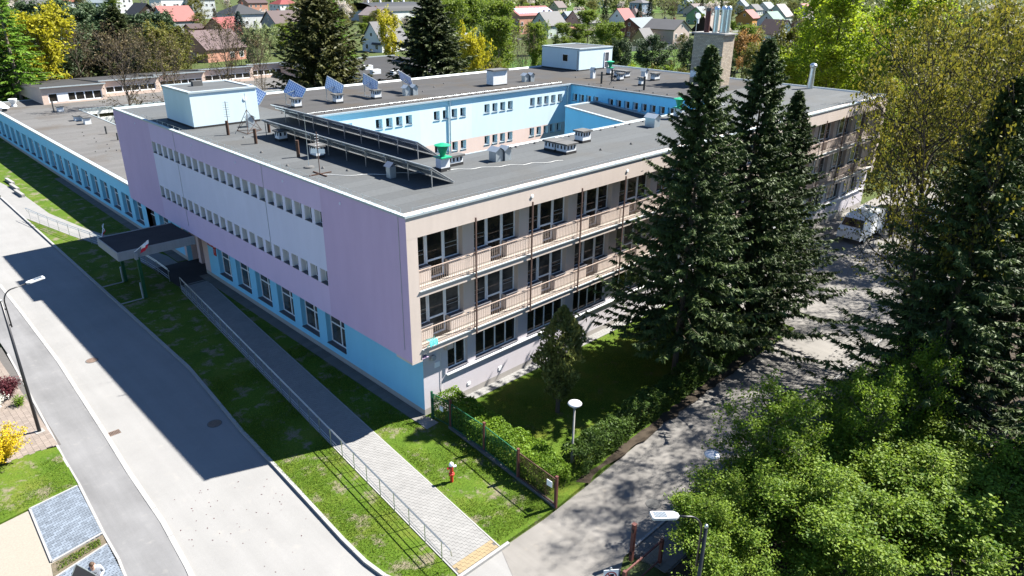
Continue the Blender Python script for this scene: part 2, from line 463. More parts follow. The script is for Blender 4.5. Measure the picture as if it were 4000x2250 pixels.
# ---------------------------------------------------------------- mesh helpers
class MB:
    def __init__(s):
        s.v, s.f, s.m = [], [], []
        s.T = None
    def add(s, vs_, fs, m=0):
        n = len(s.v)
        if s.T is not None:
            vs_ = [tuple(s.T @ Vector(q)) for q in vs_]
        s.v += [tuple(q) for q in vs_]
        s.f += [tuple(i + n for i in f) for f in fs]
        s.m += [m] * len(fs)
        return s
    def box(s, x0, x1, y0, y1, z0, z1, m=0, bottom=True):
        v = [(x0, y0, z0), (x1, y0, z0), (x1, y1, z0), (x0, y1, z0), (x0, y0, z1), (x1, y0, z1), (x1, y1, z1), (x0, y1, z1)]
        f = [(4, 5, 6, 7), (0, 1, 5, 4), (1, 2, 6, 5), (2, 3, 7, 6), (3, 0, 4, 7)]
        if bottom:
            f.append((3, 2, 1, 0))
        return s.add(v, f, m)
    def quad(s, a, b, c, d, m=0):
        return s.add([a, b, c, d], [(0, 1, 2, 3)], m)
    def bar(s, a, b, w, h=None, m=0):
        # square bar between two points
        a, b = Vector(a), Vector(b)
        h = h or w
        d = (b - a).normalized()
        u = Vector((0, 0, 1)) if abs(d.z) < 0.95 else Vector((1, 0, 0))
        x = d.cross(u).normalized() * (w / 2)
        y = x.cross(d).normalized() * (h / 2)
        v = [a + x + y, a - x + y, a - x - y, a + x - y, b + x + y, b - x + y, b - x - y, b + x - y]
        return s.add(v, [(0, 1, 2, 3), (7, 6, 5, 4), (0, 4, 5, 1), (1, 5, 6, 2), (2, 6, 7, 3), (3, 7, 4, 0)], m)
    def tube(s, pts, rad, n=6, m=0, cap=True):
        pts = [Vector(q) for q in pts]
        rad = [rad] * len(pts) if isinstance(rad, (int, float)) else rad
        vs_, fs = [], []
        for i, q in enumerate(pts):
            d = (pts[min(i + 1, len(pts) - 1)] - pts[max(i - 1, 0)])
            d = d.normalized() if d.length > 1e-9 else Vector((0, 0, 1))
            u = Vector((1, 0, 0)) if abs(d.x) < 0.8 else Vector((0, 1, 0))
            x = d.cross(u).normalized()
            y = d.cross(x)
            for k in range(n):
                a = 2 * math.pi * k / n
                vs_.append(q + (x * math.cos(a) + y * math.sin(a)) * rad[i])
        for i in range(len(pts) - 1):
            for k in range(n):
                k2 = (k + 1) % n
                fs.append((i * n + k, i * n + k2, (i + 1) * n + k2, (i + 1) * n + k))
        if cap:
            fs.append(tuple(range(n - 1, -1, -1)))
            fs.append(tuple(range((len(pts) - 1) * n, len(pts) * n)))
        return s.add(vs_, fs, m)
    def lathe(s, prof, c=(0, 0, 0), n=16, m=0):
        vs_, fs = [], []
        for (r, z) in prof:
            for k in range(n):
                a = 2 * math.pi * k / n
                vs_.append((c[0] + r * math.cos(a), c[1] + r * math.sin(a), c[2] + z))
        for i in range(len(prof) - 1):
            for k in range(n):
                k2 = (k + 1) % n
                fs.append((i * n + k, i * n + k2, (i + 1) * n + k2, (i + 1) * n + k))
        fs.append(tuple(range(n - 1, -1, -1)))
        fs.append(tuple(range((len(prof) - 1) * n, len(prof) * n)))
        return s.add(vs_, fs, m)
    def prism(s, poly, z0, z1, m=0):
        n = len(poly)
        vs_ = [(x, y, z0) for x, y in poly] + [(x, y, z1) for x, y in poly]
        fs = [tuple(range(n, 2 * n)), tuple(range(n - 1, -1, -1))] + [(i, (i + 1) % n, n + (i + 1) % n, n + i) for i in range(n)]
        return s.add(vs_, fs, m)
    def mesh(s, name, mats):
        me = bpy.data.meshes.new(name)
        me.from_pydata(s.v, [], s.f)
        mats = [mats] if isinstance(mats, str) else mats
        for k in mats:
            me.materials.append(MATS[k])
        if len(mats) > 1:
            me.polygons.foreach_set('material_index', s.m)
        me.update()
        return me
    def build(s, name, mats, parent=None, smooth=False, bevel=0.0):
        me = s.mesh(name, mats)
        if smooth:
            me.polygons.foreach_set('use_smooth', [True] * len(me.polygons))
        o = link(name, me, parent)
        if bevel:
            b = o.modifiers.new('bevel', 'BEVEL')
            b.width = bevel
            b.segments = 2
            b.limit_method = 'ANGLE'
        return o

def link(name, data, parent=None, loc=None, rotz=0.0, scale=None):
    o = bpy.data.objects.new(name, data)
    col.objects.link(o)
    if parent is not None:
        o.parent = parent
    if loc is not None:
        o.location = loc
    if rotz:
        o.rotation_euler = (0, 0, rotz)
    if scale is not None:
        o.scale = scale if isinstance(scale, (tuple, list)) else (scale,) * 3
    return o

def tag(o, label=None, cat=None, group=None, kind=None):
    if label: o['label'] = label
    if cat: o['category'] = cat
    if group: o['group'] = group
    if kind: o['kind'] = kind
    return o

def thing(name, label, cat, loc=(0, 0, 0), rotz=0.0, group=None):
    return tag(link(name, None, None, loc, rotz), label, cat, group)

def structure(name, o_label=None):
    pass

def copy_tree(o, parent=None):
    c = o.copy()
    col.objects.link(c)
    c.parent = parent
    for ch in list(o.children):
        copy_tree(ch, c)
    return c

def pt(axis, c, inward, u, z, d):
    return (c + inward * d, u, z) if axis == 'x' else (u, c + inward * d, z)

def wall_cells(mb, axis, c, inward, u0, u1, z0, z1, opens, depth, mfun, mrev, ucuts=(), zcuts=()):
    us = sorted(set([u0, u1] + [round(q, 4) for o in opens for q in o[:2]] + list(ucuts)))
    zs = sorted(set([z0, z1] + [round(q, 4) for o in opens for q in o[2:4]] + list(zcuts)))
    us = [u for u in us if u0 - 1e-6 <= u <= u1 + 1e-6]
    zs = [z for z in zs if z0 - 1e-6 <= z <= z1 + 1e-6]
    def empty(i, j):
        if not (0 <= i < len(us) - 1 and 0 <= j < len(zs) - 1):
            return None
        uc, zc = (us[i] + us[i + 1]) / 2, (zs[j] + zs[j + 1]) / 2
        return any(o[0] < uc < o[1] and o[2] < zc < o[3] for o in opens)
    P = lambda u, z, d: pt(axis, c, inward, u, z, d)
    for i in range(len(us) - 1):
        for j in range(len(zs) - 1):
            a, b, lo, hi = us[i], us[i + 1], zs[j], zs[j + 1]
            if not empty(i, j):
                m = mfun((a + b) / 2, (lo + hi) / 2) if callable(mfun) else mfun
                mb.quad(P(a, lo, 0), P(b, lo, 0), P(b, hi, 0), P(a, hi, 0), m)
            else:
                for (di, dj, q) in ((-1, 0, (a, lo, a, hi)), (1, 0, (b, lo, b, hi)), (0, -1, (a, lo, b, lo)), (0, 1, (a, hi, b, hi))):
                    e = empty(i + di, j + dj)
                    if e is not True:
                        mb.quad(P(q[0], q[1], 0), P(q[2], q[3], 0), P(q[2], q[3], depth), P(q[0], q[1], depth), mrev)
    return mb

def window(parent, axis, c, inward, u0, u1, z0, z1, vm=(), hm=(), fr=0.07, glass='glass', name='window', thick=0.06):
    """frame at plane c (front face), panes a little behind; vm / hm are mullion positions as fractions"""
    P = lambda u, z, d: pt(axis, c, inward, u, z, d)
    mb = MB()
    def b(ua, ub, za, zb):
        x0, y0, _ = P(ua, za, 0)
        x1, y1, _ = P(ub, zb, thick)
        mb.box(min(x0, x1), max(x0, x1), min(y0, y1), max(y0, y1), za, zb)
    b(u0, u0 + fr, z0, z1)
    b(u1 - fr, u1, z0, z1)
    b(u0 + fr, u1 - fr, z0, z0 + fr)
    b(u0 + fr, u1 - fr, z1 - fr, z1)
    uv = [u0 + fr] + [u0 + (u1 - u0) * q for q in vm] + [u1 - fr]
    zv = [z0 + fr] + [z0 + (z1 - z0) * q for q in hm] + [z1 - fr]
    for q in uv[1:-1]:
        b(q - fr * 0.55, q + fr * 0.55, z0 + fr, z1 - fr)
    for q in zv[1:-1]:
        for i in range(len(uv) - 1):
            a_ = uv[i] + (fr * 0.55 if i else 0)
            b_ = uv[i + 1] - (fr * 0.55 if i < len(uv) - 2 else 0)
            b(a_, b_, q - fr * 0.5, q + fr * 0.5)
    o = mb.build(name, 'frame_white', parent)
    for i in range(len(uv) - 1):
        for j in range(len(zv) - 1):
            p = MB()
            p.quad(P(uv[i], zv[j], thick * 0.6), P(uv[i + 1], zv[j], thick * 0.6), P(uv[i + 1], zv[j + 1], thick * 0.6), P(uv[i], zv[j + 1], thick * 0.6))
            p.build('pane', glass, o)
    return o
# ---------------------------------------------------------------- ground, street, paths
rng = random.Random(7)

def sheet(name, poly, z, m, kind='structure', parent=None, skirt=None):
    mb = MB()
    n = len(poly)
    mb.add([(x, y, z) for x, y in poly], [tuple(range(n))])
    if skirt is not None:
        mb.add([(x, y, z) for x, y in poly] + [(x, y, skirt) for x, y in poly], [(i, (i + 1) % n, n + (i + 1) % n, n + i) for i in range(n)])
    o = mb.build(name, m, parent)
    if parent is None:
        tag(o, kind=kind)
    return o

sheet('ground', [(-900, -900), (2600, -900), (2600, 2600), (-900, 2600)], -0.15, 'grass_far')
KERB = [(-5.68, 110), (-5.68, 61.5), (-5.75, 39), (-5.80, 24), (-5.85, 13.8), (-6.50, 5.6), (-6.64, 2.0), (-6.82, -1.65), (-6.96, -4.3), (-6.98, -5.9), (-6.86, -7.0), (-6.5, -8.0), (-5.9, -8.7), (-5.1, -9.0), (-4.75, -9.0)]
LKERB = [(-10.85, 110), (-10.85, 35.4), (-10.87, 28.9), (-10.98, 19.8), (-11.37, 10.2), (-11.58, 6.1), (-11.70, 1.8), (-11.96, -1.4), (-12.1, -2.5), (-12.5, -6), (-13.2, -12), (-14.5, -20)]
LOUT = [(-12.9, 110), (-12.9, 22.8), (-13.29, 12.0), (-13.42, 9.3), (-13.47, 6.7), (-13.67, 2.8), (-13.72, 0.8), (-13.85, -0.5), (-14.4, -5), (-15.2, -12), (-16.5, -20)]
sheet('street', [(-5.6, 110)] + KERB[1:] + [(-2.2, -9.0), (-2.2, -13.2), (-4.0, -15.5), (-6, -22), (-14.5, -22)] + LKERB[::-1], -0.10, 'street_asphalt')
sheet('side_walk_asphalt', LKERB + LOUT[::-1], -0.03, 'walk_asphalt')
bpy.data.objects['side_walk_asphalt'].name = 'pavement'

def kerb_line(name, pts, w, z0, z1, m, step=1.0):
    """kerb of separate stones along a polyline; stones are parts"""
    root = tag(link(name, None), kind='structure')
    seglist = []
    for a, b in zip(pts[:-1], pts[1:]):
        a, b = Vector((a[0], a[1], 0)), Vector((b[0], b[1], 0))
        L = (b - a).length
        n = max(1, round(L / step))
        for i in range(n):
            seglist.append((a.lerp(b, i / n), a.lerp(b, (i + 1) / n)))
    near = sorted(range(len(seglist)), key=lambda i: ((seglist[i][0] - CAM).length))[:150]
    rest = MB()
    for i, (a, b) in enumerate(seglist):
        d = (b - a)
        e = d.normalized() * 0.006
        nrm = Vector((d.y, -d.x, 0)).normalized() * (w / 2)
        poly = [(a + e + nrm), (b - e + nrm), (b - e - nrm), (a + e - nrm)]
        tgt = MB() if i in near else rest
        tgt.prism([(q.x, q.y) for q in poly], z0, z1 + 0.004 * ((i * 37) % 5 - 2) * 0.5)
        if i in near:
            tgt.build('kerb_stone', m, root)
    if rest.f:
        tag(rest.build('kerb_run', m, root), kind='stuff')
    return root
kerb_line('kerb', [(x + 0.07, y) for x, y in KERB[1:]], 0.15, -0.15, 0.03, 'kerb_stone')
kerb_line('kerb_flush', LKERB[1:10], 0.20, -0.15, -0.012, 'kerb_stone')
kerb_line('edging', LOUT[1:9], 0.10, -0.15, 0.0, 'kerb_stone')

verge = [(x + 0.14, y) for x, y in KERB[:-2]] + [(-5.0, -8.86), (0.72, -8.9), (1.05, 0.4), (1.05, 110)]
sheet('lawn', verge, 0.0, 'grass_verge', skirt=-0.15)
sheet('garden_lawn', [(0.72, -8.9), (2.4, -8.75), (11, -8.1), (25, -7.9), (25, 0.6), (1.05, 0.6), (1.05, 0.4)], 0.003, 'grass_garden', skirt=-0.15)
sheet('driveway', [(-2.6, -8.96), (0.0, -8.98), (2.4, -8.85), (11, -8.2), (25.1, -8.0), (25.1, 0.55), (75, 0.55), (75, -12.6), (0.6, -12.62), (-0.5, -13.2), (-1.7, -13.2), (-3.6, -11.0)], -0.092, 'drive_asphalt')
sheet('forest_floor', [(-2.2, -14.4), (75, -14.1), (75, -70), (-2.2, -70), (-4.0, -40), (-5, -22)], -0.04, 'forest_floor')
ej = random.Random(12)
up_e = [(2.6 + 0.5 * k, -8.35 + 0.03 * k + ej.uniform(-0.1, 0.1)) for k in range(45)]
lo_e = [(3.0 + 0.5 * k, -8.72 + 0.022 * k + ej.uniform(-0.16, 0.12)) for k in range(44)]
sheet('earth_strip', up_e + lo_e[::-1], 0.008, 'forest_floor')
sheet('left_lawn', [(-13.5, 6.72), (-13.4, 10.5), (-17, 11.6), (-30, 13), (-30, 4.0), (-15.5, 6.45)], 0.0, 'grass_verge', skirt=-0.15)
bpy.data.objects['left_lawn'].name = 'lawn_by_pavement'
sheet('gravel_yard', [(-15.40, 6.35), (-30, 4.0), (-30, -8), (-15.9, -8), (-15.7, 1.6), (-15.5, 2.3)], -0.012, 'gravel_cream')
sheet('pad_strip', [(-13.74, 2.66), (-15.66, 2.30), (-15.78, 1.5), (-13.78, 2.02)], 0.0, 'earth')
sheet('far_field', [(128, 92), (160, 80), (215, 112), (192, 132)], -0.13, 'grass_field')
sheet('far_meadow', [(330, 330), (520, 300), (640, 420), (560, 560), (400, 520)], -0.13, 'grass_field')
sheet('sports_field', [(60, 70), (110, 60), (150, 100), (135, 128), (98, 128)], -0.13, 'grass_field')
sheet('village_road', [(150, 190), (152, 185), (232, 176), (330, 150), (332, 155), (234, 182)], -0.12, 'walk_asphalt')

# ---- pavers
def cell_tint(me, n_per, n):
    at = me.attributes.new('tint', 'FLOAT', 'FACE')
    vals = []
    r_ = random.Random(n)
    for _ in range(n):
        vals += [r_.random()] * n_per
    at.data.foreach_set('value', vals[:len(me.polygons)])

def paver_box(L, W, h=0.05):
    mb = MB()
    e = 0.004
    mb.box(-L / 2 + e, L / 2 - e, -W / 2 + e, W / 2 - e, 0, h, bottom=False)
    return mb
BONE = [(-.5, -.5), (-.24, -.5), (-.13, -.36), (.13, -.36), (.24, -.5), (.5, -.5), (.5, .5), (.24, .5), (.13, .36), (-.13, .36), (-.24, .5), (-.5, .5)]
def paver_bone(L, W, h=0.05):
    mb = MB()
    e = 0.004
    n = len(BONE)
    p2 = [(x * (L - 2 * e), y * (W - 2 * e)) for x, y in BONE]
    mb.add([(x, y, h) for x, y in p2], [tuple(range(n))])
    mb.add([(x, y, h) for x, y in p2] + [(x, y, 0) for x, y in p2], [(i, (i + 1) % n, n + (i + 1) % n, n + i) for i in range(n)])
    return mb

def pave(root, places, mbf, material, limit=300, run='paver_run'):
    """places: (x, y, z, rot); nearest `limit` as parts sharing one mesh, the rest one joined part"""
    proto = mbf()
    me = proto.mesh('paver', material)
    order = sorted(places, key=lambda q: (Vector(q[:3]) - CAM).length)
    for x, y, z, r_ in order[:limit]:
        link('paver', me, root, (x, y, z + rng.uniform(-0.002, 0.002)), r_)
    rest = order[limit:]
    if rest:
        base = np.array(proto.v)
        nv = len(base)
        V, F = [], []
        for i, (x, y, z, r_) in enumerate(rest):
            c_, s_ = math.cos(r_), math.sin(r_)
            q = np.column_stack([base[:, 0] * c_ - base[:, 1] * s_ + x, base[:, 0] * s_ + base[:, 1] * c_ + y, base[:, 2] + z])
            V.append(q)
            F += [tuple(k + i * nv for k in f) for f in proto.f]
        me2 = bpy.data.meshes.new(run)
        me2.from_pydata(np.concatenate(V).tolist(), [], F)
        me2.materials.append(MATS[material])
        cell_tint(me2, len(proto.f), len(rest))
        tag(link(run, me2, root), kind='stuff')

def pxl(y): return -4.74 + (y + 8.9) * 0.0892       # left edge of the ramp path
def pxr(y): return -2.67 + (y + 8.9) * 0.0862       # right edge
path = tag(link('paved_path', None), kind='structure')
sheet('bedding', [(pxl(-8.9), -8.9), (pxr(-8.9), -8.9), (pxr(26), 26), (pxl(26), 26)], 0.018, 'paver_base', parent=path)
W_, NX = 2.04, 10
cw, ch = W_ / NX, 0.165
ang = math.atan(-0.0877)
places, yellow, halves = [], [], []
j = 0
y = -8.9 + ch / 2
while y < 25.8:
    for i in range(NX + 1):
        off = 0.5 * (j % 2)
        u = (i + 0.5 - off) * cw
        if u < 0.02 or u > W_ - 0.02:
            if off and j >= 3:
                halves.append((pxl(y) + 0.02 + (cw / 4 if u < 1 else W_ - cw / 4), y, 0.0, ang))
            continue
        yy = y
        (yellow if j < 3 else places).append((pxl(y) + 0.02 + u, yy, 0.0, ang))
    j += 1
    y += ch
pave(path, places, lambda: paver_box(cw, ch, 0.032), 'paver_grey', 260)
pave(path, halves, lambda: paver_box(cw / 2, ch, 0.032), 'paver_grey', 30)
pave(path, yellow, lambda: paver_box(cw, ch, 0.032), 'paver_yellow')
for s_, f_ in ((-1, pxl), (1, pxr)):
    mb = MB()
    for k in range(35):
        ya, yb = -8.9 + k, -8.9 + k + 0.992
        if yb > 26: break
        x0, x1 = f_(ya) + s_ * 0.04, f_(yb) + s_ * 0.04
        mb.prism([(x0 - 0.03, ya), (x0 + 0.03, ya), (x1 + 0.03, yb), (x1 - 0.03, yb)], -0.1, 0.036)
    mb.build('edging_strip', 'kerb_stone', path)
MB().box(-5.0, -2.2, -9.06, -8.92, -0.15, 0.03).build('end_kerb', 'kerb_stone', path)
# path past the entrance, towards the far end of the street
far_path = tag(link('far_path', None), kind='structure')
sheet('paving', [(-1.55, 26), (0.25, 26), (0.2, 33), (-0.9, 38), (-2.5, 45), (-3.6, 52), (-3.8, 62), (-4.4, 68), (-4.0, 110), (-5.5, 110), (-5.55, 51.6), (-4.0, 43.8), (-2.9, 39), (-1.9, 33.9), (-1.65, 30)], 0.02, 'paver_grey', parent=far_path)
sheet('entrance_mat', [(-1.62, 26.1), (4.0, 26.1), (4.0, 30.9), (-1.66, 30.9)], 0.026, 'canopy_felt', parent=far_path)
# strip along the blue wall, slab by slab
strip = tag(link('wall_paving', None), kind='structure')
me_s = paver_box(0.5, 0.66, 0.03).mesh('slab', 'slab_grey')
for k in range(130):
    yc = 0.55 + k * 0.505
    if 26.9 < yc < 31: continue
    link('slab', me_s, strip, (0.64, yc, 0.002), math.pi / 2)
sheet('entry_slab', [(0.28, -0.55), (1.1, -0.48), (1.05, 0.32), (0.34, 0.3)], 0.03, 'paver_grey', parent=strip)
# light strip of pavers along the balcony side
gp = tag(link('garden_path', None), kind='structure')
me_s = paver_box(0.25, 0.2, 0.03).mesh('paver', 'paver_grey')
for k in range(92):
    for i in range(3):
        link('paver', me_s, gp, (2.2 + k * 0.25 + 0.12 * (i % 2), 0.40 - i * 0.2, 0.006))
# parking pads
def pad(label_name, q):
    root = tag(link(label_name, None), kind='structure')
    a, b, c, d = [Vector((x, y, 0)) for x, y in q]      # a left-top, b right-top, c right-bottom, d left-bottom
    sheet('bedding', q, 0.0, 'paver_base', parent=root, skirt=-0.15)
    u, v = (b - a), (d - a)
    L, Hh = u.length, v.length
    un, vn = u.normalized(), v.normalized()
    r_ = math.atan2(un.y, un.x)
    nx, ny = int(L / 0.2), int(Hh / 0.165)
    pl, hl = [], []
    for j in range(ny):
        for i in range(nx):
            p_ = a + un * ((i + 0.5 + 0.5 * (j % 2)) * L / (nx + 0.5)) + vn * ((j + 0.5) * Hh / ny)
            pl.append((p_.x, p_.y, 0.002, r_))
        p_ = a + un * ((0.25 if j % 2 else nx + 0.25) * L / (nx + 0.5)) + vn * ((j + 0.5) * Hh / ny)
        hl.append((p_.x, p_.y, 0.002, r_))
    pave(root, hl, lambda: paver_box(0.5 * L / (nx + 0.5), Hh / ny, 0.03), 'paver_blue', 60)
    pave(root, pl, lambda: paver_bone(L / (nx + 0.5), Hh / ny, 0.03), 'paver_blue', 290)
    mb = MB()
    for s0, s1 in ((a, b), (d, c), (a, d)):
        mb.bar(s0 + Vector((0, 0, -0.04)), s1 + Vector((0, 0, -0.04)), 0.08, 0.16)
    mb.build('edging_strip', 'kerb_stone', root)
pad('parking_pad', [(-15.45, 6.39), (-13.56, 6.66), (-13.73, 2.74), (-15.62, 2.40)])
pad('parking_pad', [(-15.78, 1.42), (-13.78, 1.96), (-13.95, -1.9), (-15.95, -2.4)])
# concrete paving by the shrubs on the far left
bpv = tag(link('brick_paving', None), kind='structure')
sheet('bedding', [(-13.2, 10.6), (-13.0, 24), (-24, 24), (-24, 12.6), (-17, 11.6)], -0.02, 'paver_base', parent=bpv)
pl = []
for i in range(16):
    for j in range(60):
        x_, y_ = -13.42 - i * 0.24 - 0.012 * j * 0.2, 10.75 + j * 0.2 + 0.1 * (i % 2)
        pl.append((x_, y_, -0.02, 0.02))
pave(bpv, pl, lambda: paver_box(0.24, 0.2, 0.03), 'paver_pink', 290)
# slabs of the walk beside the driveway
dw = tag(link('driveway_walk', None), kind='structure')
sheet('bedding', [(0.9, -12.66), (60, -12.66), (60, -14.35), (1.2, -14.35)], -0.02, 'paver_base', parent=dw, skirt=-0.15)
pl = []
for i in range(72):
    for j in range(5):
        pl.append((1.2 + i * 0.42 + 0.2 * (j % 2), -12.88 - j * 0.31, -0.018, 0))
pave(dw, pl, lambda: paver_box(0.42, 0.31, 0.03), 'slab_grey', 290)
kerb_line('driveway_kerb', [(1.0, -12.6), (30, -12.58)], 0.1, -0.15, 0.02, 'kerb_stone')

# manholes and drains
def manhole(name, x, y, z, r_, m, label, square=False):
    mb = MB()
    t = thing(name, label, 'manhole' if not square else 'drain grate', (x, y, z))
    if square:
        for q_ in ((-0.2, -0.17), (0.17, 0.2)):
            MB().box(-0.3, 0.3, q_[0], q_[1], 0, 0.012).build('rim', m, t)
        for k in range(9):
            MB().box(-0.28 + k * 0.066, -0.245 + k * 0.066, -0.17, 0.17, 0, 0.01).build('slat', m, t)
        MB().quad((-0.3, -0.2, 0.003), (0.3, -0.2, 0.003), (0.3, 0.2, 0.003), (-0.3, 0.2, 0.003)).build('pit', 'dark_hole', t)
    else:
        mb.lathe([(r_, 0), (r_, 0.012), (r_ * 0.9, 0.012)], n=24).build('rim', 'concrete_dark', t)
        lid = MB()
        lid.lathe([(r_ * 0.88, 0), (r_ * 0.88, 0.014)], n=24)
        l_ = lid.build('lid', m, t)
        for k in range(-4, 5):
            w_ = math.sqrt(max(0, 0.8 ** 2 - (k * 0.18) ** 2)) * r_
            MB().box(k * 0.18 * r_ - 0.012, k * 0.18 * r_ + 0.012, -w_, w_, 0.014, 0.02).build('rib', m, l_)
    return t
manhole('manhole_cover', -9.52, 18.7, -0.098, 0.34, 'drain_rust', 'rusty round manhole cover on the shadow edge in the street')
manhole('manhole_cover', -7.09, 7.4, -0.098, 0.36, 'drain_rust', 'dark round manhole cover in the shaded street beside the kerb')
manhole('manhole_cover', 4.02, -11.6, -0.088, 0.33, 'concrete_dark', 'ribbed round manhole cover in the dappled driveway')
manhole('drain_grate', -11.05, 10.0, -0.097, 0.3, 'drain_rust', 'rusty square drain grate in the sunlit street gutter', True)
# ---------------------------------------------------------------- the school
W, D, H = 57.3, 38.73, 11.08
RZ = 10.95
CX0, CX1, CY0, CY1 = 9.4, 40.4, 7.9, 25.7
school = thing('school_building', 'three-storey flat-roofed school block with purple end wall, balconies and courtyard', 'building')

# --- purple end wall
mb = MB()
opens = []
for k in range(23):
    y0 = 7.32 + k * 1.045
    opens.append((y0, y0 + 0.73, 8.79, 9.62))
    opens.append((y0, y0 + 0.73, 5.46, 6.30))
def pm(u, z):
    if 7.30 < u < 31.1:
        return 2 if 5.46 < z < 9.62 else 1
    return 0
wall_cells(mb, 'x', 0.0, 1, 0.0, D, 3.675, H - 0.06, opens, 0.36, pm, 3, (7.30, 31.1), (5.46, 9.62))
mb.quad((0, 0, 3.675), (1.0, 0, 3.675), (1.0, D, 3.675), (0, D, 3.675), 0)
mb.quad((0, D, 3.675), (12, D, 3.675), (12, D, H - 0.06), (0, D, H - 0.06), 0)
mb.build('purple_wall', ['purple', 'purple_mid', 'lavender', 'reveal_white'], school)
me_sill = MB().box(-0.03, 0.34, 0.0, 0.73, 0, 0.025).mesh('sill', 'sill_dark')
fr = MB()
for a in ((0, 0.05, 0, 0.83), (0.68, 0.73, 0, 0.83), (0.05, 0.68, 0, 0.05), (0.05, 0.68, 0.78, 0.83)):
    fr.box(0, 0.05, a[0], a[1], a[2], a[3])
me_fr = fr.mesh('window', 'frame_white')
me_pn = MB().quad((0.03, 0.05, 0.05), (0.03, 0.68, 0.05), (0.03, 0.68, 0.78), (0.03, 0.05, 0.78)).mesh('pane', 'glass')
for o in opens:
    w_ = link('window', me_fr, school, (0.30, o[0], o[2]))
    link('pane', me_pn, w_)
    link('sill', me_sill, w_, (-0.30, 0, 0.003))

# --- blue ground floor wall
mb = MB()
bw = [(7.78 + 2.965 * k, 9.83 + 2.965 * k, 0.73, 2.76) for k in range(6)]
bw += [(33.8, 35.8, 0.73, 2.76), (36.85, 38.85, 0.73, 2.76)]
ent = [(27.3, 30.75, 0.0, 3.35)]
def bm_(u, z):
    if z < 0.33: return 2
    return 1 if 26.35 < u < 27.3 or 30.7 < u < 31.2 else 0
wall_cells(mb, 'x', 1.0, 1, 0.5, D + 0.0, 0.0, 3.675, bw, 0.36, bm_, 0, (26.35, 27.3, 30.75, 31.2), (0.33,)) if False else None
wall_cells(mb, 'x', 1.0, 1, 0.5, D, 0.0, 3.675, bw + ent, 0.36, bm_, 0, (26.35, 31.2), (0.33,))
# entrance recess
mb.quad((1.36, 27.3, 0), (4, 27.3, 0), (4, 27.3, 3.35), (1.36, 27.3, 3.35), 1)
mb.quad((1.36, 30.75, 0), (4, 30.75, 0), (4, 30.75, 3.35), (1.36, 30.75, 3.35), 1)
mb.quad((1.36, 27.3, 3.35), (4, 27.3, 3.35), (4, 30.75, 3.35), (1.36, 30.75, 3.35), 1)
mb.quad((4, 27.3, 0), (4, 30.75, 0), (4, 30.75, 3.35), (4, 27.3, 3.35), 1)
mb.box(1.5, 1.9, 29.4, 29.9, 0, 3.35, 1)
mb.build('ground_floor_wall', ['blue_wall', 'pink_wall', 'plinth'], school)
def blue_window(parent, y0, y1):
    w_ = window(parent, 'x', 1.30, 1, y0, y1, 0.76, 2.76, (0.45,), (0.64,), 0.07, 'glass_curtain')
    link('sill', MB().box(0.94, 1.30, y0, y1, 0.735, 0.762).mesh('sill', 'sill_dark'), w_)
    return w_
for o in bw:
    blue_window(school, o[0], o[1])
d_ = window(school, 'x', 3.9, 1, 27.8, 30.2, 0.0, 2.6, (0.5,), (0.78,), 0.09, 'glass', 'entrance_door')
for i, (ya, yb, za, zb) in enumerate(((26.15, 25.35, 2.62, 3.0), (25.30, 24.75, 2.62, 3.0), (25.25, 24.85, 2.05, 2.58))):
    pq = MB().box(0.955, 1.0, yb, ya, za, zb).build('plaque', 'red_sign', school)
    tx = MB()
    for r_ in range(3):
        tx.box(0.949, 0.954, yb + 0.12, ya - 0.12 - 0.05 * r_, zb - 0.10 - 0.09 * r_, zb - 0.06 - 0.09 * r_)
    tx.build('lettering', 'cable_white', pq)

# --- roof ring, parapets
mb = MB()
def ring(z, m, mi):
    pass
mb.quad((0.2, 0.2, RZ), (CX0, 0.2, RZ), (CX0, D - 0.2, RZ), (0.2, D - 0.2, RZ), 0)
mb.quad((CX0, 0.2, RZ), (CX1, 0.2, RZ), (CX1, CY0, RZ), (CX0, CY0, RZ), 0)
mb.quad((CX1, 0.2, RZ), (W - 0.2, 0.2, RZ), (W - 0.2, 12, RZ), (CX1, 12, RZ), 0)
mb.quad((CX1, 12, RZ), (W - 0.2, 12, RZ), (W - 0.2, CY1, RZ), (CX1, CY1, RZ), 1)
mb.quad((CX0, CY1, RZ), (W - 0.2, CY1, RZ), (W - 0.2, D - 0.2, RZ), (CX0, D - 0.2, RZ), 1)
mb.build('roof', ['felt_front', 'felt_back'], school)
cp = MB()
def cap_run(axis, c, s_, a, b):
    """sheet-metal capping: outer lip, flat top, inner slope"""
    pr = [(-0.05, H - 0.10), (-0.05, H), (0.17, H + 0.01), (0.30, RZ + 0.004)]
    q = []
    for d, z in pr:
        x = c + s_ * d
        q.append(((x, a, z), (x, b, z)) if axis == 'x' else ((a, x, z), (b, x, z)))
    for i in range(3):
        cp.quad(q[i][0], q[i][1], q[i + 1][1], q[i + 1][0])
    x = c + s_ * 0.02
    e0, e1 = (((x, a, H - 0.10), (x, b, H - 0.10)) if axis == 'x' else ((a, x, H - 0.10), (b, x, H - 0.10)))
    cp.quad(q[0][0], q[0][1], e1, e0, 1)
cap_run('x', 0, 1, -0.05, D + 0.05)
cap_run('y', 0, 1, -0.05, W + 0.05)
cap_run('x', W, -1, -0.05, D + 0.05)
cap_run('y', D, -1, -0.05, W + 0.05)
cp.build('parapet_capping', ['cap_metal', 'gutter'], school)
sm = MB()
for k in range(19):
    sm.box(-0.052, 0.23, 1.0 + 2 * k, 1.03 + 2 * k, H + 0.012, H + 0.024)
for k in range(28):
    sm.box(1.0 + 2 * k, 1.03 + 2 * k, -0.052, 0.23, H + 0.012, H + 0.024)
sm.build('capping_seam', 'cap_metal', school)
gt = MB()
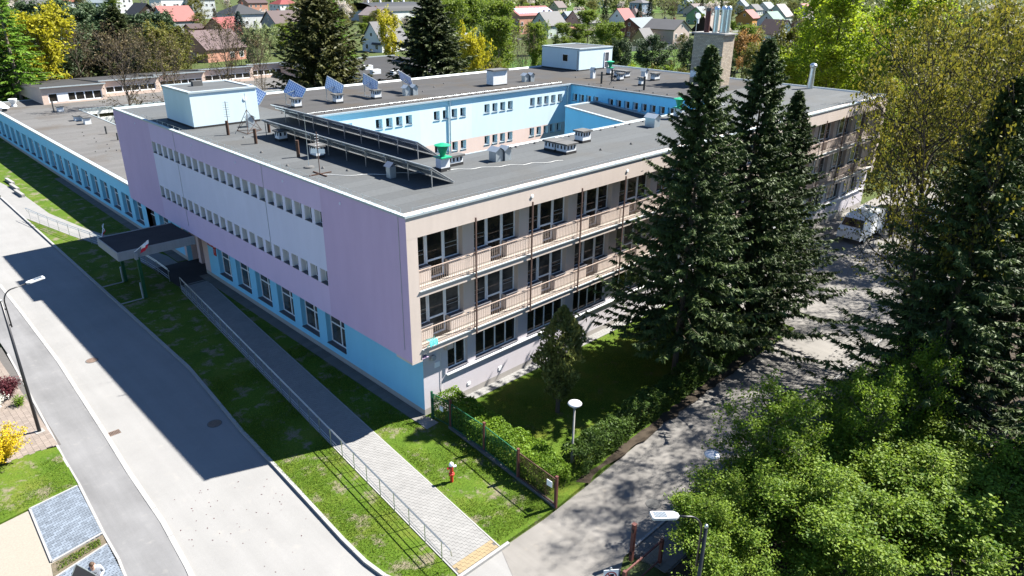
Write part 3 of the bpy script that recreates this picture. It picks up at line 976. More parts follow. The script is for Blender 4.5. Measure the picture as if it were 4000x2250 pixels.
gt.box(CX0, CX1, CY1 - 0.16, CY1 - 0.02, RZ - 0.12, RZ + 0.02, 0)
gt.box(CX1 - 0.16 + 0.0, CX1 - 0.02, CY0, CY1 - 0.17, RZ - 0.12, RZ + 0.02, 1)
gt.box(CX0, CX1 - 0.17, CY0 + 0.02, CY0 + 0.16, RZ - 0.12, RZ + 0.02, 0)
gt.build('gutter', ['cap_metal', 'gutter'], school)

# --- courtyard walls
mb = MB()
cw_open = []
for g0, n_ in ((10.0, 4), (16.0, 4), (22.13, 4), (28.19, 4), (34.35, 5)):
    for k in range(n_):
        x0 = g0 + 1.025 * k
        cw_open.append((x0, x0 + 0.66, 9.20, 10.02))
        cw_open.append((x0, x0 + 0.66, 6.22, 7.05))
def cm(u, z):
    if z < 7.12 and u > 21.1: return 1
    return 2 if 20.6 < u < 26.6 and z > 0 else 0
wall_cells(mb, 'y', CY1, 1, CX0, CX1, -0.14, RZ, cw_open, 0.30, cm, 0, (21.1, 20.6, 26.6), (7.12,))
mb.build('courtyard_wall', ['pale_blue', 'court_pink', 'pale_blue_light'], school)
def small_window(parent, axis, c, u0, w, z0, h):
    w_ = window(parent, axis, c + 0.22, 1, u0, u0 + w, z0 + 0.02, z0 + h, (0.78,), (), 0.06, 'glass')
    P0 = (u0 - 0.06, u0 + w + 0.06)
    b_ = MB()
    if axis == 'y':
        b_.box(P0[0], P0[1], c - 0.05, c + 0.22, z0 - 0.015, z0 + 0.012)
    else:
        b_.box(c - 0.05, c + 0.22, P0[0], P0[1], z0 - 0.015, z0 + 0.012)
    b_.build('sill', 'cap_metal', w_)
for o in cw_open:
    small_window(school, 'y', CY1, o[0], o[1] - o[0], o[2], o[3] - o[2])
mb = MB()
rw_open = [(y_, y_ + 0.66, 9.22, 9.97) for y_ in (24.78, 23.85, 22.92, 21.95, 20.05, 19.05, 18.02, 17.0, 15.97, 14.95, 13.9, 12.9, 11.9)]
wall_cells(mb, 'x', CX1, 1, CY0, CY1, -0.14, RZ, rw_open, 0.30, 0, 0)
mb.quad((CX0, CY0, -0.14), (CX0, CY1, -0.14), (CX0, CY1, RZ), (CX0, CY0, RZ))
mb.quad((CX0, CY0, -0.14), (CX1, CY0, -0.14), (CX1, CY0, RZ), (CX0, CY0, RZ))
mb.build('courtyard_blue_wall', 'court_blue', school)
for o in rw_open:
    small_window(school, 'x', CX1, o[0], o[1] - o[0], o[2], o[3] - o[2])
dp = MB()
for x_ in (23.9, 39.9):
    dp.tube([(x_, CY1 - 0.09, 0), (x_, CY1 - 0.09, RZ - 0.1)], 0.06, 8)
dp.build('downpipe', 'zinc', school)
# block inside the courtyard
blk = MB()
bx0, bx1, by0, by1 = 35.6, CX1 - 0.002, 14.8, 22.1
za, zb = 8.88, 9.48
blk.quad((bx0, by0, 0), (bx0, by1, 0), (bx0, by1, zb), (bx0, by0, za))
blk.quad((bx0, by0, 0), (bx1, by0, 0), (bx1, by0, za), (bx0, by0, za))
blk.quad((bx0, by1, 0), (bx1, by1, 0), (bx1, by1, zb), (bx0, by1, zb))
blk.quad((bx0, by0, za), (bx1, by0, za), (bx1, by1, zb), (bx0, by1, zb), 1)
blk.build('stair_block', ['court_blue', 'felt_front'], school)
cb_ = MB()
for a, b in (((bx0, by0, za), (bx0, by1, zb)), ((bx0, by1, zb), (bx1, by1, zb)), ((bx0, by0, za), (bx1, by0, za))):
    cb_.bar(Vector(a) + Vector((0, 0, 0.06)), Vector(b) + Vector((0, 0, 0.06)), 0.32, 0.12)
cb_.bar((bx1 - 0.16, by0, za + 0.06), (bx1 - 0.16, by1, zb + 0.06), 0.30, 0.10)
cb_.build('stair_block_capping', 'cap_metal', school)
MB().box(bx0 - 0.02, bx0 + 0.02, 18.2, 19.8, 5.6, 7.6).build('shaded_door', 'court_pink', school)

# --- outer walls that only other views see
mb = MB()
mb.quad((12, D, 0), (W, D, 0), (W, D, H - 0.06), (12, D, H - 0.06))
mb.quad((W, 0.75, 0), (W, D, 0), (W, D, H - 0.06), (W, 0.75, H - 0.06))
mb.quad((1.0, D, 0), (12, D, 0), (12, D, 3.675), (1.0, D, 3.675))
mb.build('rear_wall', 'cream', school)

# --- balcony side
PB = 3.93
NB = 14
mb = MB()
mb.box(0.003, W, 0.0, 0.55, 9.95, H - 0.06, 0)                       # fascia
mb.box(0.003, 0.62, 0.003, 1.3, 3.56, 9.947, 0)                      # end fins
mb.box(W - 0.62, W, 0.003, 1.3, 3.56, 9.947, 0)
mb.quad((0.62, 0.55, 9.95), (W - 0.62, 0.55, 9.95), (W - 0.62, 1.5, 9.95), (0.62, 1.5, 9.95), 0)
mb.build('fascia', 'cream', school)
for z0, z1 in ((7.0, 7.30), (3.93, 4.22)):
    s_ = MB()
    s_.box(0.622, W - 0.622, 0.0, 1.45, z0 - 0.05, z1 - 0.012, 0)
    s_.box(0.622, W - 0.622, 0.05, 1.44, z1 - 0.012, z1, 1)
    s_.box(0.622, W - 0.622, -0.06, 0.0, z1 - 0.06, z1 - 0.015, 2)
    s_.build('balcony_slab', ['cream', 'tile_floor', 'cap_metal'], school)
for fl, (z0, zt) in enumerate(((7.30, 9.95), (4.22, 6.95))):
    mb = MB()
    op = []
    for k in range(NB):
        l_ = PB * k + (0.62 if k == 0 else 0.60)
        op.append((l_ + (0.003 if k == 0 else 0), PB * k + 3.77, z0 + 0.82, zt - 0.02))
        op.append((PB * k + 1.74, PB * k + 2.88, z0 - 0.001, z0 + 0.82))
    wall_cells(mb, 'y', 0.55, 1, 0.62, W - 0.62, z0, zt, op, 0.36, lambda u, z: 1 if z < z0 + 0.1 else 0, 0, (), (z0 + 0.1,))
    mb.build('balcony_wall', ['cream', 'tile_floor'], school)
    g_ = 'glass' if fl == 0 else 'glass_curtain'
    for k in range(NB):
        x0 = PB * k
        l_ = x0 + (0.63 if k == 0 else 0.60)
        wz0, wz1 = z0 + 0.82, zt - 0.02
        w1 = window(school, 'y', 0.85, 1, l_ + 0.01, x0 + 1.68, wz0, wz1, (), (), 0.07, g_)
        MB().box(l_, x0 + 1.745, 0.49, 0.85, wz0 - 0.002, wz0 + 0.03).build('sill', 'sill_dark', w1)
        w2 = window(school, 'y', 0.85, 1, x0 + 2.80, x0 + 3.76, wz0, wz1, (), (), 0.07, g_)
        MB().box(x0 + 2.87, x0 + 3.77, 0.49, 0.85, wz0 - 0.002, wz0 + 0.03).build('sill', 'sill_dark', w2)
        window(school, 'y', 0.84, 1, x0 + 1.70, x0 + 2.78, z0 + 0.02, wz1, (), (0.36, 0.90), 0.09, g_, 'balcony_door')
        ht = MB()
        for t_ in range(2):
            ht.box(l_ + 0.1, x0 + 1.6, 0.842, 0.848, wz0 + 0.55 + 0.22 * t_, wz0 + 0.57 + 0.22 * t_)
            ht.box(x0 + 2.9, x0 + 3.7, 0.842, 0.848, wz0 + 0.55 + 0.22 * t_, wz0 + 0.58 + 0.22 * t_)
        ht.build('safety_bar', 'zinc', w1)
# railings, one part per bay
def railing_mesh(L):
    mb = MB()
    mb.box(0, L, -0.02, 0.02, 0.98, 1.02).box(0, L, 0.035, 0.06, 0.86, 0.885).box(0, L, -0.012, 0.012, 0.08, 0.105)
    n = int(L / 0.125)
    for i in range(n + 1):
        x = i * L / n
        w = 0.02 if i in (0, n) else 0.008
        mb.box(x - w, x + w, -w, w, 0.0 if i % 8 == 0 else 0.105, 0.98)
    return mb
me_r = railing_mesh(PB - 0.02).mesh('balcony_railing', 'brown_metal')
me_r.materials[0] = mat('rail_cream', (0.42, 0.33, 0.28), 0.6, 0.15, 4)
for z0 in (7.30, 4.22):
    for k in range(NB):
        if k == 0:
            o = railing_mesh(PB + 0.0 - 0.62 + 0.10).build('balcony_railing', 'rail_cream', school)
            o.location = (0.63, 0.03, z0)
        else:
            link('balcony_railing', me_r, school, (PB * k + 0.12, 0.03, z0))
me_p = MB().box(-0.034, 0.034, -0.034, 0.034, 3.95, 10.2).mesh('facade_pole', 'brown_metal')
for k in range(13):
    o = link('facade_pole', me_p, school, (4.06 + 3.96 * k, -0.13, 0))
    for z_ in (4.3, 5.2, 7.35, 8.3):
        link('bracket', MB().box(-0.03, 0.03, 0.05, 0.16, z_, z_ + 0.05).mesh('bracket', 'brown_metal') if k == 0 else bpy.data.meshes['bracket'], o)
# ground floor of the balcony side
mb = MB()
go = [(2.6, 3.95, 2.02, 3.72)] + [(PB * k + 0.60, PB * k + 3.77, 2.02, 3.72) for k in range(1, NB)]
wall_cells(mb, 'y', 0.5, 1, 1.0, W, -0.14, 3.88, go, 0.26, lambda u, z: 1 if z < 0.36 else 0, 0, (), (0.36,))
mb.build('garden_wall_face', ['grey_lilac', 'plinth'], school)
for i, o in enumerate(go):
    n_ = 2 if i == 0 else 4
    w_ = window(school, 'y', 0.70, 1, o[0], o[1], o[2] + 0.02, o[3], [q / n_ for q in range(1, n_)], (), 0.07, 'glass')
    MB().box(o[0] - 0.04, o[1] + 0.04, 0.44, 0.70, o[2] - 0.02, o[2] + 0.018).build('sill', 'sill_dark', w_)
MB().box(2.45, W - 0.8, 0.37, 0.498, 1.86, 1.93).build('ledge', 'white_paint', school)
MB().box(2.35, 2.8, 0.25, 0.68, 3.42, 3.875).build('drain_box', 'cream', school)
fx = MB()
fx.lathe([(0.16, 0), (0.16, 0.10), (0.12, 0.14)], (0, 0, 0), 12)
ft = fx.build('wall_lamp', 'fascia_grey', school)
ft.location = (1.55, 0.40, 3.25)
ft.rotation_euler = (R(90), 0, 0)
MB().box(1.72, 2.05, 0.47, 0.497, 2.55, 2.85).build('number_sign', 'frame_white', school)
MB().box(3.9, 4.1, 0.47, 0.498, 0.62, 0.80).build('gas_box', 'frame_white', school)
MB().box(6.2, 6.45, 0.47, 0.498, 0.62, 0.85).build('gas_box', 'frame_white', school)
cb = MB()
cb.tube([(2.1, 0.47, 3.3), (2.1, 0.47, 1.3), (2.2, 0.46, 0.9)], 0.012, 5)
cb.build('wall_cable', 'cable_white', school)
# round vents and lightning wire on the fascia and purple wall
me_v = MB().lathe([(0.10, 0), (0.10, 0.04), (0.06, 0.05)], n=14).mesh('round_vent', 'frame_white')
me_v2 = MB().lathe([(0.075, 0), (0.075, 0.02), (0.05, 0.01)], n=14).mesh('round_vent', 'lavender')
for x_ in (8.1, 16.2, 24.2):
    o = link('round_vent', me_v, school, (x_ - 0.02, 0.0, 10.45))
    o.rotation_euler = (R(90), 0, 0)
for y_, z_ in ((5.4, 10.5), (11.2, 10.5), (17.0, 10.5), (23.5, 10.5), (34.0, 10.5)):
    o = link('round_vent', me_v2, school, (0.0, y_, z_))
    o.rotation_euler = (0, R(-90), 0)
lw = MB()
for y_, zb_ in ((0.55, 4.2), (13.6, 6.0), (26.5, 4.2)):
    lw.box(-0.022, -0.004, y_ - 0.009, y_ + 0.009, zb_, H - 0.1)
for k in range(38):
    lw.box(0.12, 0.14, 0.5 + k, 0.52 + k, H + 0.01, H + 0.26)
for k in range(56):
    lw.box(0.5 + k, 0.52 + k, 0.12, 0.14, H + 0.01, H + 0.26)
lw.box(0.125, 0.135, 0.5, 38, H + 0.245, H + 0.255).box(0.5, 56, 0.125, 0.135, H + 0.245, H + 0.255)
lw.build('lightning_wire', 'zinc', school)

# --- roof houses
def roof_house(name, x0, x1, y0, y1, z1, m):
    mb = MB()
    mb.box(x0, x1, y0, y1, RZ, z1 - 0.1, 0)
    mb.box(x0 + 0.25, x1 - 0.25, y0 + 0.25, y1 - 0.25, z1 - 0.1, z1 - 0.06, 1)
    o = mb.build(name, [m, 'felt_front'], school)
    c = MB()
    for a in ((x0 - 0.06, x1 + 0.06, y0 - 0.06, y0 + 0.26), (x0 - 0.06, x1 + 0.06, y1 - 0.26, y1 + 0.06), (x0 - 0.06, x0 + 0.26, y0 + 0.262, y1 - 0.262), (x1 - 0.26, x1 + 0.06, y0 + 0.262, y1 - 0.262)):
        c.box(*a, z1 - 0.12, z1)
    c.build('capping', 'cap_metal', o)
    MB().box(x0 - 0.02, x1 + 0.02, y0 - 0.02, y1 + 0.02, RZ, RZ + 0.14).build('skirting', 'felt_dark', o)
    return o
rh = roof_house('roof_stair_house', 1.5, 6.35, 26.45, 31.3, 13.45, 'pale_blue')
for x_, y_ in ((3.1, 29.6),):
    MB().box(x_, x_ + 0.7, y_, y_ + 0.4, 13.39, 13.75).build('roof_hatch', 'concrete_dark', rh)
MB().lathe([(0.13, 0), (0.13, 0.04)], n=14).build('round_vent', 'frame_white', rh).matrix_local = Matrix.Translation((5.4, 26.45, 12.65)) @ Matrix.Rotation(R(90), 4, 'X')
rh2 = roof_house('roof_plant_house', 49.3, 55.5, 32.3, 38.3, 13.5, 'pale_blue')
window(rh2, 'x', 49.23, 1, 34.0, 34.9, 11.9, 12.75, (), (), 0.05, 'glass')
window(rh2, 'y', 32.23, 1, 54.0, 54.85, 11.0, 12.9, (), (0.4,), 0.07, 'glass_grey', 'door')
MB().tube([(49.2, 32.5, 11.0), (49.2, 32.5, 13.3)], 0.05, 6).build('downpipe', 'zinc', rh2)

# --- boiler chimney tower
tower = MB().box(50.5, 52.6, 14.4, 17.9, RZ, 15.92).build('chimney_tower', 'tower_brick', school)
MB().box(50.3, 52.8, 14.2, 18.1, 15.92, 16.06).build('tower_cap', 'concrete', tower)
MB().box(50.46, 50.499, 15.1, 15.75, 14.2, 14.6).build('vent_opening', 'dark_hole', tower)
MB().box(50.2, 50.498, 17.0, 17.7, 11.6, 12.25).build('meter_box', 'white_paint', tower)
for (x_, y_, r_, h_, m_) in ((51.1, 16.85, 0.27, 2.35, 'red_metal'), (51.2, 15.95, 0.27, 2.4, 'flue_steel'), (51.3, 15.2, 0.27, 2.45, 'flue_steel'), (51.6, 14.85, 0.27, 2.45, 'flue_steel')):
    f_ = MB()
    f_.lathe([(r_, 0), (r_, h_ * 0.5), (r_ * 1.04, h_ * 0.5), (r_ * 1.04, h_ * 0.54), (r_, h_ * 0.54), (r_, h_ - 0.3)], (x_, y_, 16.06), 14)
    o = f_.build('flue_pipe', m_, tower, smooth=False)
    if m_ == 'flue_steel':
        MB().lathe([(r_ * 1.12, 0), (r_ * 1.12, 0.1), (r_ * 0.9, 0.34), (r_ * 0.5, 0.42)], (x_, y_, 16.06 + h_ - 0.3), 14).build('cowl', m_, o)
    else:
        MB().lathe([(r_ * 0.97, 0), (r_ * 0.97, 0.3)], (x_, y_, 16.06 + h_ - 0.3), 14).build('rim', 'concrete_dark', o)
an = MB()
an.tube([(50.6, 17.8, 16.06), (50.6, 17.8, 17.9)], 0.035, 6)
am = an.build('antenna_mast', 'steel', tower)
ds = MB()
ds.lathe([(0.02, 0), (0.2, 0.03), (0.3, 0.10), (0.31, 0.11)], n=16)
ds = ds.build('dish', 'white_paint', am)
ds.location = (50.5, 17.7, 17.6)
ds.rotation_euler = (R(70), 0, R(-30))
MB().box(50.5, 50.62, 17.55, 17.68, 16.9, 17.5).build('radio_unit', 'white_paint', am)

# --- vents on the roof
def slot_vent(x0, x1, y0, y1, h, slots=3):
    o = MB().box(x0, x1, y0, y1, RZ, RZ + h - 0.1).build('vent_stack', 'vent_white', school)
    MB().box(x0 - 0.02, x1 + 0.02, y0 - 0.02, y1 + 0.02, RZ, RZ + 0.16).build('skirting', 'felt_dark', o)
    MB().box(x0 - 0.1, x1 + 0.1, y0 - 0.1, y1 + 0.1, RZ + h - 0.1, RZ + h).build('cap', 'concrete_dark', o)
    s = MB()
    n = max(2, round((x1 - x0) / 0.28))
    for k in range(n):
        c = x0 + (k + 0.5) * (x1 - x0) / n
        s.box(c - 0.06, c + 0.06, y0 - 0.004, y0 + 0.002, RZ + h - 0.36, RZ + h - 0.14)
    n = max(2, round((y1 - y0) / 0.28))
    for k in range(n):
        c = y0 + (k + 0.5) * (y1 - y0) / n
        s.box(x0 - 0.004, x0 + 0.002, c - 0.06, c + 0.06, RZ + h - 0.36, RZ + h - 0.14)
    s.build('slot', 'dark_hole', o)
def hood_vent(x0, x1, y0, y1, h, m='zinc', top='zinc'):
    o = MB().box(x0, x1, y0, y1, RZ, RZ + h * 0.72).build('hooded_vent', m, school)
    g = MB()
    e = 0.1
    xm = (x0 + x1) / 2
    z0, z1 = RZ + h * 0.72, RZ + h
    for (xa, xb) in ((x0 - e, xm), (x1 + e, xm)):
        g.quad((xa, y0 - e, z0), (xa, y1 + e, z0), (xb, y1 + e, z1), (xb, y0 - e, z1))
    g.add([(x0, y0, z0), (x1, y0, z0), (xm, y0, z1 - 0.02)], [(0, 1, 2)])
    g.add([(x0, y1, z0), (x1, y1, z0), (xm, y1, z1 - 0.02)], [(0, 1, 2)])
    g.build('hood', top, o)
def green_vent(x0, x1, y0, y1, h):
    o = MB().box(x0, x1, y0, y1, RZ, RZ + h).build('roof_fan', 'vent_white', school)
    MB().box(x0 - 0.02, x1 + 0.02, y0 - 0.02, y1 + 0.02, RZ, RZ + 0.2).build('skirting', 'felt_dark', o)
    cx, cy = (x0 + x1) / 2, (y0 + y1) / 2
    w = (x1 - x0) / 2 + 0.06
    g = MB().box(cx - w, cx + w, cy - w, cy + w, RZ + h, RZ + h + 0.06)
    g.lathe([(0.16, 0.06), (0.16, 0.16), (0.30, 0.55), (0.30, 0.62), (0.2, 0.63)], (cx, cy, RZ + h), 16)
    g.build('fan_body', 'green_hood', o)
    MB().lathe([(0.46, 0.66), (0.46, 0.69), (0.1, 0.80)], (cx, cy, RZ + h), 16).build('fan_cowl', 'green_hood', o)
for a in ((11.07, 11.71, 29.84, 30.38, 0.8), (14.84, 15.51, 29.67, 30.24, 0.8), (18.73, 19.44, 29.67, 30.26, 0.8), (7.30, 8.65, 6.12, 6.45, 0.62), (14.95, 15.85, 3.75, 4.6, 0.66), (14.95, 15.85, 4.75, 5.6, 0.66),
          (18.3, 19.1, 5.3, 6.0, 0.8), (3.15, 3.65, 12.9, 13.65, 0.75), (3.85, 4.45, 18.77, 19.29, 0.7), (48.5, 49.3, 24.8, 26.4, 0.75), (45.95, 46.6, 23.6, 24.05, 0.8), (49.0, 49.9, 21.25, 21.8, 0.8), (44.6, 45.05, 19.8, 20.2, 0.85), (43.5, 44.2, 12.4, 12.9, 0.85)):
    slot_vent(*a)
for a in ((22.0, 22.55, 29.55, 30.05, 0.95), (22.75, 23.3, 29.4, 29.9, 0.95), (37.35, 37.95, 29.45, 29.95, 0.9), (38.1, 38.65, 29.3, 29.8, 0.9), (10.4, 10.95, 5.2, 5.8, 0.85), (11.05, 11.55, 5.1, 5.6, 0.85), (26.4, 27.1, 5.35, 6.2, 0.95), (4.62, 5.09, 24.6, 25.05, 0.85)):
    hood_vent(*a)
hood_vent(3.67, 4.05, 6.25, 6.62, 0.85, 'zinc', 'pv_front')
for a in ((45.35, 45.75, 26.85, 27.25, 1.15), (49.2, 49.7, 22.7, 23.25, 1.15)):
    hood_vent(*a, 'vent_white', 'cap_metal')
for a in ((6.54, 7.17, 5.5, 5.96, 0.75), (30.9, 31.5, 6.25, 6.75, 0.8), (49.3, 49.9, 27.6, 28.15, 0.75)):
    green_vent(*a)
o = MB().box(32.6, 34.5, 29.2, 30.2, RZ, RZ + 1.45).build('roof_box', 'vent_white', school)
MB().box(32.45, 34.65, 29.05, 30.35, RZ + 1.45, RZ + 1.57).build('cap', 'concrete_dark', o)
MB().box(32.58, 34.52, 29.18, 30.22, RZ, RZ + 0.12).build('skirting', 'felt_dark', o)
for x_, y_, h_ in ((2.58, 14.0, 1.0), (2.36, 22.98, 0.95), (2.46, 19.17, 0.95), (4.81, 21.99, 0.8), (42.71, 23.52, 1.2), (45.3, 24.2, 1.2), (42.2, 17.74, 1.3)):
    MB().tube([(x_, y_, RZ), (x_, y_, RZ + h_)], 0.10, 10).build('vent_pipe', 'rust' if x_ < 5 else 'black_metal', school)
o = MB().tube([(56.4, 7.4, RZ), (56.4, 7.4, RZ + 2.0)], [0.32, 0.24], 14).build('flue_stack', 'flue_steel', school)
MB().lathe([(0.26, 0), (0.36, 0.12), (0.36, 0.3), (0.22, 0.46), (0.05, 0.5)], (56.4, 7.4, RZ + 2.0), 14).build('turbine_head', 'flue_steel', o)
me_c = MB().lathe([(0.10, 0), (0.09, 0.04), (0.045, 0.10), (0.025, 0.12)], n=10).mesh('conductor_block', 'concrete_dark')
blocks = [(10.2 + 1.55 * k, 26.35) for k in range(20)] + [(41.2, 9.5 + 1.6 * k) for k in range(10)] + [(12.5 + 1.7 * k, 7.35) for k in range(17)] + [(43 + 0.8 * k, 22.6 + 0.5 * k) for k in range(6)] + \
         [(20.5, 3.0), (17.6, 3.2), (22.9, 2.7), (25.6, 2.4), (1.0, 12.4), (2.2, 10.6), (1.5, 16.5), (2.9, 9.2), (2.7, 21.4), (4.6, 21.0), (24.8, 30.6), (27.6, 32.4), (30.0, 33.8), (9.2, 28.4), (8.6, 25.2), (51, 29), (52.5, 24), (44.5, 28.6)]
for x_, y_ in blocks:
    link('conductor_block', me_c, school, (x_, y_, RZ), rng.uniform(0, 6))
wr = MB()
wr.tube([(10.2, 26.35, RZ + 0.14), (39.7, 26.35, RZ + 0.14)], 0.006, 4).tube([(41.2, 9.5, RZ + 0.14), (41.2, 24, RZ + 0.14)], 0.006, 4).tube([(12.5, 7.35, RZ + 0.14), (39.7, 7.35, RZ + 0.14)], 0.006, 4)
wr.build('roof_wire', 'zinc', school)
# cable lying on the roof
pts = []
for k in range(60):
    t_ = k / 59
    x_ = 1.4 + 12.2 * t_
    y_ = 9.4 - 6.6 * t_ ** 0.7
    pts.append((x_ + 0.04 * math.sin(k * 1.3), y_ + 0.13 * math.sin(k * 0.9), RZ + 0.03))
tag(MB().tube(pts, 0.014, 5).build('roof_cable', 'cable_white'), 'wavy white cable lying across the front roof from the tripod mast', 'cable')

# --- solar arrays
def array(name, label, x_hi, x_lo, y0, y1, zlo, zhi):
    t = thing(name, label, 'solar array', (0, 0, RZ), group='tilted solar arrays on the front roof')
    n = round((y1 - y0) / 1.0)
    uvm = None
    me = bpy.data.meshes.new('panel')
    L = Vector((x_lo - x_hi, 0, zlo - zhi))
    nn = Vector((zhi - zlo, 0, x_lo - x_hi)).normalized()
    pw = (y1 - y0) / n
    g = MB()
    a = Vector((0, 0.01, 0)); b = Vector((0, pw - 0.01, 0))
    g.quad(a + nn * 0.02, b + nn * 0.02, b + L + nn * 0.02, a + L + nn * 0.02, 0)
    g.quad(a - nn * 0.015, b - nn * 0.015, b + L - nn * 0.015, a + L - nn * 0.015, 1)
    me = g.mesh('panel', ['pv_front', 'pv_under'])
    uv = me.uv_layers.new(name='uv')
    for i, q in enumerate([(0, 0), (1, 0), (1, 1), (0, 1)] * 2):
        uv.data[i].uv = q
    fr = MB()
    for q0, q1 in ((a, b), (a + L, b + L), (a, a + L), (b, b + L)):
        fr.bar(q0, q1, 0.035, 0.04)
    mf = fr.mesh('frame', 'alu')
    for k in range(n):
        o = link('panel', me, t, (x_hi, y0 + k * pw, zhi))
        link('frame', mf, o)
    y = y0 + 0.1
    while y < y1:
        mb = MB()
        mb.bar((x_hi + 0.06, y, 0), (x_hi + 0.06, y, zhi - 0.08), 0.045)
        mb.bar((x_hi - 0.06, y, zhi - 0.07), (x_lo - 0.05, y, zlo - 0.05), 0.05)
        mb.build('leg', 'steel', t)
        y += 1.98
    mb = MB()
    for f_ in (0.25, 0.75):
        q = Vector((x_hi, 0, zhi)) + L * f_ - nn * 0.05
        mb.bar((q.x, y0, q.z), (q.x, y1, q.z), 0.04)
    mb.build('purlin', 'steel', t)
    cbm = MB()
    cp_ = [(x_hi + 0.35, y0 + 0.3 + 0.25 * k, zhi - 0.33 - 0.09 * math.sin(k * 1.7)) for k in range(int((y1 - y0) / 0.25) - 1)]
    cbm.tube(cp_, 0.012, 4)
    cbm.build('cable', 'black_metal', t)
array('solar_array', 'long row of tilted solar panels nearer the purple facade edge', 4.12, 5.60, 3.25, 21.2, 0.08, 1.06)
array('solar_array', 'long row of tilted solar panels beside the courtyard edge', 7.42, 8.88, 8.7, 26.6, 0.08, 1.06)
# single panels on posts along the rear wing
def single_panel(px, py, label, pose, c):
    t = thing('solar_unit', label, 'solar panel', (px, py, RZ), group='solar panels on posts along the rear wing')
    yaw, tilt, roll, w, h = pose
    n = Vector((math.cos(yaw) * math.sin(tilt), math.sin(yaw) * math.sin(tilt), math.cos(tilt)))
    s = Vector((-math.sin(yaw), math.cos(yaw), 0))
    u = n.cross(s)
    if u.z < 0: u = -u
    s2, u_ = s * math.cos(roll) + u * math.sin(roll), u * math.cos(roll) - s * math.sin(roll)
    c = Vector(c) - Vector((px, py, RZ))
    q = [c - s2 * w / 2 - u_ * h / 2, c + s2 * w / 2 - u_ * h / 2, c + s2 * w / 2 + u_ * h / 2, c - s2 * w / 2 + u_ * h / 2]
    g = MB()
    g.quad(*q)
    q2 = [k + n * 0.03 for k in q]
    g.quad(*q2)
    me = g.mesh('panel', 'pv_back')
    uv = me.uv_layers.new(name='uv')
    for i, k in enumerate([(0, 0), (1, 0), (1, 1), (0, 1)] * 2):
        uv.data[i].uv = k
    pn = link('panel', me, t)
    f_ = MB()
    for i in range(4):
        f_.bar(q[i] + n * 0.015, q[(i + 1) % 4] + n * 0.015, 0.04, 0.05)
    f_.build('frame', 'alu', pn)
    g = MB()
    g.bar((0, 0, 0), (0, 0, 0.95), 0.06).bar((0, -1.1, 0), (0, -1.1, 0.75), 0.06).bar((0, -1.1, 0.03), (0, 0, 0.03), 0.05)
    g.bar((0, 0, 0.9), c, 0.05).bar((0, -1.1, 0.7), c, 0.05)
    g.build('post', 'steel', t)
for x_, lb, ps, c_ in ((8.0, 'solar panel on posts half hidden behind the pale roof stair house', (0.10, 2.2, 0.19, 2.76, 1.15), (8.45, 31.3, 12.15)),
                       (11.42, 'solar panel on posts right beside the pale roof stair house', (0.08, 2.09, 0.19, 2.80, 1.15), (11.98, 31.3, 12.15)),
                       (15.28, 'second full solar panel on posts counting from the stair house', (0.01, 1.78, 0.19, 2.75, 1.05), (15.68, 31.23, 12.15)),
                       (19.18, 'third full solar panel on posts counting from the stair house', (-0.09, 1.62, 0.17, 2.70, 0.98), (19.44, 31.32, 12.15)),
                       (23.46, 'solar panel on posts standing by the pair of gabled zinc vents', (-0.23, 1.26, 0.16, 2.65, 0.98), (23.56, 31.59, 12.16))):
    single_panel(x_, 31.9, lb, ps, c_)

# --- masts and aerials on the roof
t = thing('tripod_mast', 'thin antenna mast on a rusty cross foot at the front roof edge', 'antenna', (1.37, 9.52, RZ))
MB().tube([(0, 0, 0), (0, 0, 2.3)], 0.025, 6).build('mast', 'brown_metal', t)
MB().bar((-0.7, 0, 0.03), (0.7, 0, 0.03), 0.06).bar((0, -0.7, 0.04), (0, 0.7, 0.04), 0.05).build('foot', 'rust', t)
a = MB()
for k in range(6):
    a.bar((-0.12, 0, 1.45 + 0.14 * k), (0.12, 0, 1.45 + 0.14 * k), 0.012)
a.quad((-0.25, 0.3, 1.15), (0.25, -0.3, 1.15), (0.25, -0.3, 1.4), (-0.25, 0.3, 1.4))
a.build('aerial', 'white_paint', t)
t = thing('wire_mast', 'slim lightning mast on a round weight beside the solar row', 'mast', (1.73, 11.3, RZ))
MB().tube([(0, 0, 0), (0.02, 0, 3.2)], [0.02, 0.008], 5).build('mast', 'zinc', t)
MB().lathe([(0.3, 0), (0.28, 0.07), (0.1, 0.1)], n=16).build('weight', 'concrete_dark', t)
t = thing('yagi_antenna', 'black comb aerial on a short pipe before the stair house', 'antenna', (2.5, 23.1, RZ))
MB().tube([(0, 0, 0), (0, 0, 2.2)], 0.022, 6).build('mast', 'black_metal', t)
a = MB()
for k in range(7):
    a.bar((-0.16, 0.1, 1.2 + 0.15 * k), (0.16, -0.1, 1.2 + 0.15 * k), 0.014)
a.build('aerial', 'black_metal', t)
t = thing('lattice_mount', 'rusty steel tripod frame at the end of the solar row', 'antenna mount', (3.9, 23.1, RZ))
a = MB()
for q in ((0.9, 0), (-0.5, 0.8), (-0.5, -0.8)):
    a.bar((q[0], q[1], 0), (0, 0, 1.5), 0.03).bar((q[0], q[1], 0.05), (-q[1] * 0.6, q[0] * 0.6, 0.7), 0.022)
a.bar((0.9, 0, 0.04), (-0.5, 0.8, 0.04), 0.03).bar((-0.5, -0.8, 0.04), (-0.5, 0.8, 0.04), 0.03).bar((0.9, 0, 0.04), (-0.5, -0.8, 0.04), 0.03)
a.build('frame', 'rust', t)
MB().tube([(0, 0, 0), (0, 0, 2.6)], 0.02, 6).build('mast', 'zinc', t)

